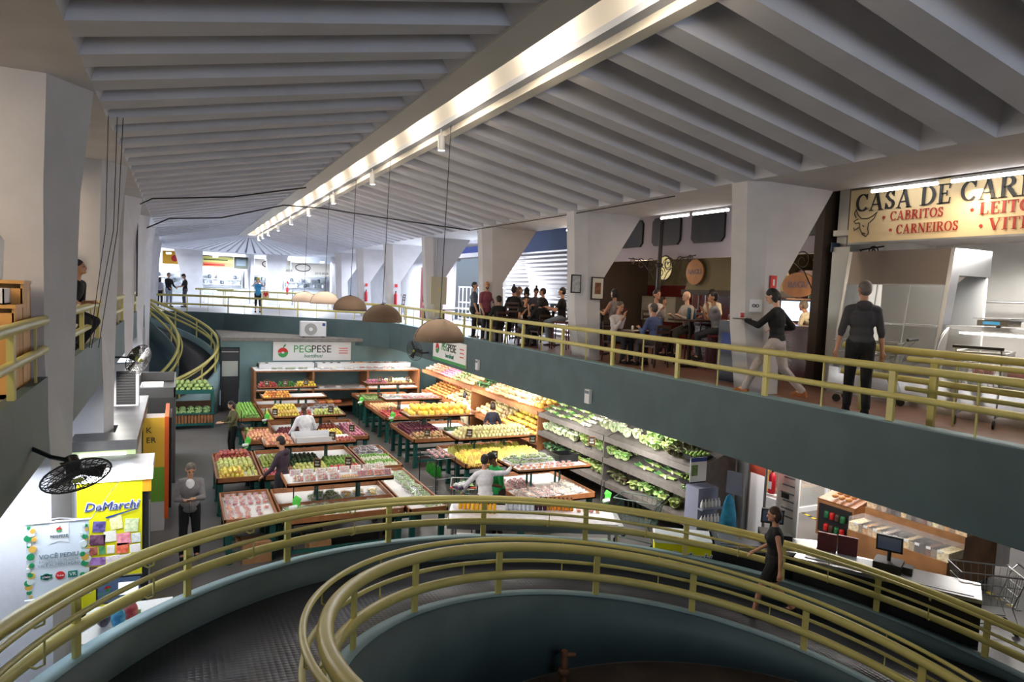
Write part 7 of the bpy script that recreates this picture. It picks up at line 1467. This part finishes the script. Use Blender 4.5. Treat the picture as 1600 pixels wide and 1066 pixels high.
person('person in a green polo shirt and black cap bending over', (6.02, 12.62, 0), (-.9, -.15), 1.76, lean=12, hands=((-.12, .34, 1.12), (.12, .3, 1.16)), hair=(18, 14, 14), hat=(35, 34, 30), shirt=(20, 150, 75), sleeve=.42, bottom=(60, 45, 45), skin_='brown', look=(0, 38), vox=.012)
# the walker on the ramp
ta = .757; fz = rz(ta)-.34
person('person in a black sleeveless top and black shorts walking along the ramp', (RX+5.05*math.cos(ta), RY+5.05*math.sin(ta), fz+.0), (-.80, .62), 1.74, hands=((-.27, -.05, .80), (.24, .24, .95)), feet=((-.09, .26, .0), (.09, -.34, .09)), hair=(60, 38, 28), shirt=(14, 14, 17), sleeve=.0, bottom=(12, 12, 14), legs=.72, shoes=(14, 14, 16), skin_='tan', vox=HERO, look=(0, 10), female=True, pelvis=.92, hairlen=.12, bun=False)
# right gallery
person('person in a black top and light grey trousers striding along with a tray', (8.3, 7.66, G), (-.42, .9), 1.74, hands=((-.12, .46, 1.18), (.26, .12, 1.05)), feet=((-.09, .44, .0), (.09, -.40, .06)), pelvis=.87, hair=(15, 12, 14), hairlen=.12, shirt=(16, 16, 20), sleeve=.97, bottom=(175, 165, 165), shoes=(150, 95, 55), vox=HERO, look=(8, 28), skin_='fair', lean=3)
t = thing('serving_tray', 'small black tray with a red drink held by the striding waiter', 'tray', (8.2, 8.22, G+1.22)); t.location = (7.99, 8.1, G+1.2); MB().cyl((0, 0, 0), (0, 0, .015), .15, n=18).build('plate', M_BLACK, t); MB().lathe([(.028, .015), (.034, .1), (.03, .1)], n=10).build('glass', mat('red_drink', (.4, .03, .05), .2), t)
person('person with cropped grey hair in a dark hooded top facing the butcher shop', (8.38, 6.28, G), (.72, .7), 1.78, hands=((-.28, .06, .82), (.27, .05, .82)), feet=((-.1, .12, 0), (.1, -.12, 0)), hair=(105, 95, 92), shirt=(62, 60, 66), sleeve=.62, bottom=(16, 16, 20), hood=True, vox=HERO, look=(20, 0), skin_='tan')
def sit(label, x, y, face, sh=.46, top=None, hands=((-.12, .36, .80), (.12, .36, .80)), **kw):
    """seated on a chair of height sh; hands given above the seat"""
    d = Vector((face[0], face[1])).normalized(); rzv = math.atan2(-face[0], face[1])
    hs = tuple((a, b_, c+sh-.46) for a, b_, c in hands); lf = .42 if sh < .6 else .34
    w_ = label.replace(',', '').split()[:11]
    while w_[-1] in ('the', 'a', 'and', 'of', 'by', 'at', 'in', 'with', 'before', 'to', 'on', 'facing', 'behind', 'seated', 'back', 'across', 'from', 'an', 'half', 'hidden', 'leaning', 'high'): w_.pop()
    ch = ('maroon' if kw.get('chairm') else 'dark')+' chair under the '+' '.join(w_)
    chair(ch, x, y, rzv, sh, kw.pop('chairm', None))
    return person(label, (x, y, G), face, kw.pop('H', 1.72), pelvis=sh+.10, feet=((-.13, lf, 0 if sh < .6 else .2), (.13, lf, 0 if sh < .6 else .2)), hands=hs, **kw)
EAT = ((-.05, .22, 1.04), (.1, .3, .95)); TBL = ((-.16, .36, .82), (.16, .36, .82))
M_MAR = mat('maroon_chair', (.12, .015, .018), .4)
sit('person in a black and white tee seated before the picture of a figure', 9.35, 14.95, (.2, -1), .75, hands=EAT, hair=(50, 40, 36), shirt=(195, 188, 190), sleeve=.3, bottom=(70, 70, 75), skin_='tan')
sit('person in a grey tank top with back turned, across from the black and white tee', 9.75, 14.2, (-.3, 1), .75, hands=TBL, hair=(20, 16, 16), hairlen=.1, shirt=(150, 140, 138), sleeve=0., bottom=(30, 30, 36), chairm=M_MAR)
sit('person in a white shirt with receding hair eating by the railing', 8.95, 12.95, (.12, -1), .46, hands=EAT, hair=(90, 80, 76), shirt=(205, 198, 200), sleeve=.95, bottom=(25, 28, 40), lean=8, look=(0, 12), vox=.012)
sit('person in a blue shirt with back to the railing, across from the white shirt', 9.25, 11.85, (-.1, 1), .46, hands=TBL, hair=(80, 74, 72), shirt=(75, 90, 135), sleeve=.9, bottom=(60, 55, 58), lean=10, vox=.012)
sit('person in a pale shirt drinking at the tall table behind the blue shirt', 9.75, 12.55, (.05, -1), .75, hands=EAT, hair=(35, 28, 26), shirt=(195, 185, 185), sleeve=.9, bottom=(30, 30, 36))
sit('bald older person in a beige shirt seated sideways at the tall table', 10.3, 12.05, (-.95, .1), .75, hands=TBL, hair=None, shirt=(178, 165, 155), sleeve=.9, bottom=(90, 85, 80), skin_='fair', lean=8)
sit('person in a grey tee leaning on the tall table beside the kiosk', 10.35, 11.2, (-.6, .5), .75, hands=EAT, hair=(28, 20, 20), shirt=(125, 125, 135), sleeve=.35, bottom=(40, 40, 48), lean=10, chairm=M_MAR)
sit('person in a dark grey shirt seated by the railing, arm resting on the table', 8.5, 19.65, (.1, -1), .46, hands=((-.3, .2, .72), (.2, .4, .8)), hair=(22, 17, 16), shirt=(28, 28, 32), sleeve=.4, bottom=(35, 38, 48), look=(20, 10), lean=-4)
sit('person in black with back to the camera at the low railing table', 8.42, 18.1, (0, 1), .46, hands=TBL, hair=(20, 15, 14), shirt=(16, 16, 19), sleeve=.6, bottom=(22, 22, 28), lean=8)
sit('person in a black top with a high bun, back to the camera in the crowd', 8.85, 18.1, (.4, .7), .75, hands=TBL, hair=(14, 11, 12), bun=True, shirt=(20, 20, 24), sleeve=.8, bottom=(20, 20, 25), female=True, lean=6)
sit('person with brown hair facing the camera behind the high bun', 10.3, 20.9, (-.3, -1), .75, hands=TBL, hair=(70, 40, 30), hairlen=.5, shirt=(60, 60, 70), sleeve=.5, bottom=(30, 30, 36), female=True, skin_='fair')
sit('person with long light brown hair and bare arms eating in the crowd', 9.6, 19.25, (.7, -.55), .75, hands=EAT, hair=(125, 88, 62), hairlen=.8, shirt=(120, 125, 135), sleeve=.1, bottom=(60, 65, 80), female=True, skin_='fair')
sit('person with long black hair and a dark top behind the light brown hair', 10.2, 19.9, (.5, .6), .75, hands=TBL, hair=(14, 12, 13), hairlen=.9, shirt=(55, 55, 62), sleeve=.6, bottom=(25, 25, 30), female=True)
sit('person with long black hair drinking at the low table beside the railing', 8.95, 17.55, (-.15, -1), .46, hands=EAT, hair=(18, 13, 13), hairlen=.8, shirt=(20, 19, 22), sleeve=.15, bottom=(110, 125, 150), female=True, skin_='tan', lean=4)
sit('person in a black jacket with back turned at the low railing table', 8.95, 16.55, (-.1, 1), .46, hands=TBL, hair=(12, 10, 11), hairlen=.5, shirt=(12, 12, 14), sleeve=.95, bottom=(18, 18, 22), lean=4)
sit('person with a small top knot and an ornate white collar looking down', 10.0, 18.9, (-.3, -1), .75, hands=TBL, hair=(20, 15, 15), bun=True, shirt=(80, 78, 88), sleeve=.8, bottom=(25, 25, 30), female=True, look=(0, 28))
sit('person in a dark suit jacket leaning forward at the tall table before the shutter', 9.85, 17.85, (-.6, .5), .75, hands=TBL, hair=(50, 34, 28), shirt=(36, 36, 42), sleeve=.95, bottom=(25, 25, 32), lean=14)
sit('person in a black tee and light jeans half hidden by the second column', 9.35, 16.1, (-.7, .6), .75, hands=TBL, hair=(15, 13, 13), shirt=(14, 14, 16), sleeve=.3, bottom=(120, 130, 145), chairm=M_MAR)
person('person in a grey blue tee standing at the left of the crowd', (8.28, 19.75, G), (.7, -.4), 1.72, hair=(28, 20, 18), shirt=(85, 90, 102), sleeve=.42, bottom=(35, 38, 48), hands=((-.28, .15, .85), (.26, .15, .85)), look=(-20, 0))
person('bald bearded person in a maroon tee standing beside the grey blue tee', (8.17, 18.55, G), (.2, -1), 1.74, hair=(40, 30, 28), hairlen=-1, beard=True, shirt=(125, 62, 78), sleeve=.42, bottom=(40, 40, 48), hands=((-.24, .2, .9), (.24, .2, .9)), look=(-25, 0))
person('cook in a pale apron and dark headwear working at the red brick kitchen', (12.1, 13.3, G), (-.8, -.3), 1.72, hair=(14, 12, 12), hat=(30, 25, 22), shirt=(190, 180, 160), sleeve=.4, bottom=(40, 40, 40), hands=EAT if False else ((-.2, .3, 1.05), (.2, .3, 1.05)), skin_='brown', look=(0, 20))
person('person in a cream uniform and hair net bending over behind the red bar counter', (11.85, 9.85, G), (-.1, 1), 1.68, lean=42, hands=((-.2, .5, 1.1), (.2, .5, 1.08)), hair=(120, 112, 100), shirt=(205, 195, 170), sleeve=.45, bottom=(40, 40, 44), look=(0, 10))
person('person in pale work clothes and cap standing half hidden at the back of the bar', (12.3, 8.95, G), (.1, 1), 1.66, hands=((-.2, .3, 1.0), (.2, .3, 1.0)), hair=(60, 55, 50), hat=(150, 140, 130), shirt=(100, 95, 75), sleeve=.9, bottom=(50, 45, 40))
# left gallery
person('person in a black tee seated on a stool and leaning on the left gallery railing', (-1.52, 11.9, 3.95), (.9, -.45), 1.70, pelvis=.57, feet=((-.13, .16, 0), (.13, .16, 0)), hands=((-.12, .34, .72), (.30, .30, .74)), hair=(22, 17, 15), shirt=(14, 14, 17), sleeve=.42, bottom=(35, 35, 42), lean=22, look=(15, -5), vox=.012)
# rear gallery
person('person in black with a dark beard standing at the far left by the rear columns', (-1.3, 40.0, G), (.3, -1), 1.82, hair=(20, 16, 15), beard=True, shirt=(14, 14, 17), sleeve=.95, bottom=(70, 85, 110), vox=.02)
person('person in a black jumper and pale jeans, second of three at the rear left', (-.5, 40.0, G), (.6, -.8), 1.74, hair=(20, 16, 15), shirt=(14, 14, 18), sleeve=.95, bottom=(150, 160, 180), hands=((-.2, .3, 1.0), (.2, .35, 1.0)), vox=.02)
person('person in a black tee and cap, third of three at the rear left', (.28, 40.2, G), (-1, -.2), 1.72, hair=(18, 15, 14), hat=(16, 16, 18), shirt=(20, 18, 22), sleeve=.42, bottom=(75, 78, 88), hands=((-.15, .36, 1.05), (.15, .36, 1.05)), look=(0, 25), vox=.02)
person('small person with long dark hair behind the three at the rear left', (-.95, 41.5, G), (.3, 1), 1.5, hair=(16, 13, 14), hairlen=.9, shirt=(190, 190, 200), sleeve=.5, bottom=(30, 30, 36), vox=.02, female=True)
person('person in a sky blue top photographing with raised hands at the rear railing', (3.5, 35.9, G), (-.1, -1), 1.66, hands=((-.12, .28, 1.50), (.12, .28, 1.50)), hair=(25, 18, 18), hairlen=.3, shirt=(70, 160, 215), sleeve=.3, bottom=(28, 30, 38), legs=1.4, female=True, skin_='fair', vox=.018, hat=(190, 185, 60))
t = thing('shopping_bag', 'cream bag with a big red heart carried by the photographing person', 'bag', (3.82, 35.6, G+.72)); MB().bx(-.16, .16, -.05, .05, 0, .36).build('bag_body', mat('bag_cream', S(220, 195, 150), .7), t); MB().prism([(0, .05), (.12, .2), (.07, .3), (0, .25), (-.07, .3), (-.12, .2)], -.06, -.05, 'Y').build('heart_print', M_RED, t); MB().tube([(-.08, 0, .36), (-.06, 0, .52), (.06, 0, .52), (.08, 0, .36)], .01, 5).build('strap', M_WPLAST, t)
person('person in dark clothes at the red door beyond the fourth column', (10.8, 31.5, G), (.5, 1), 1.7, hair=(20, 18, 18), shirt=(25, 28, 40), sleeve=.9, bottom=(22, 22, 30), vox=.02)
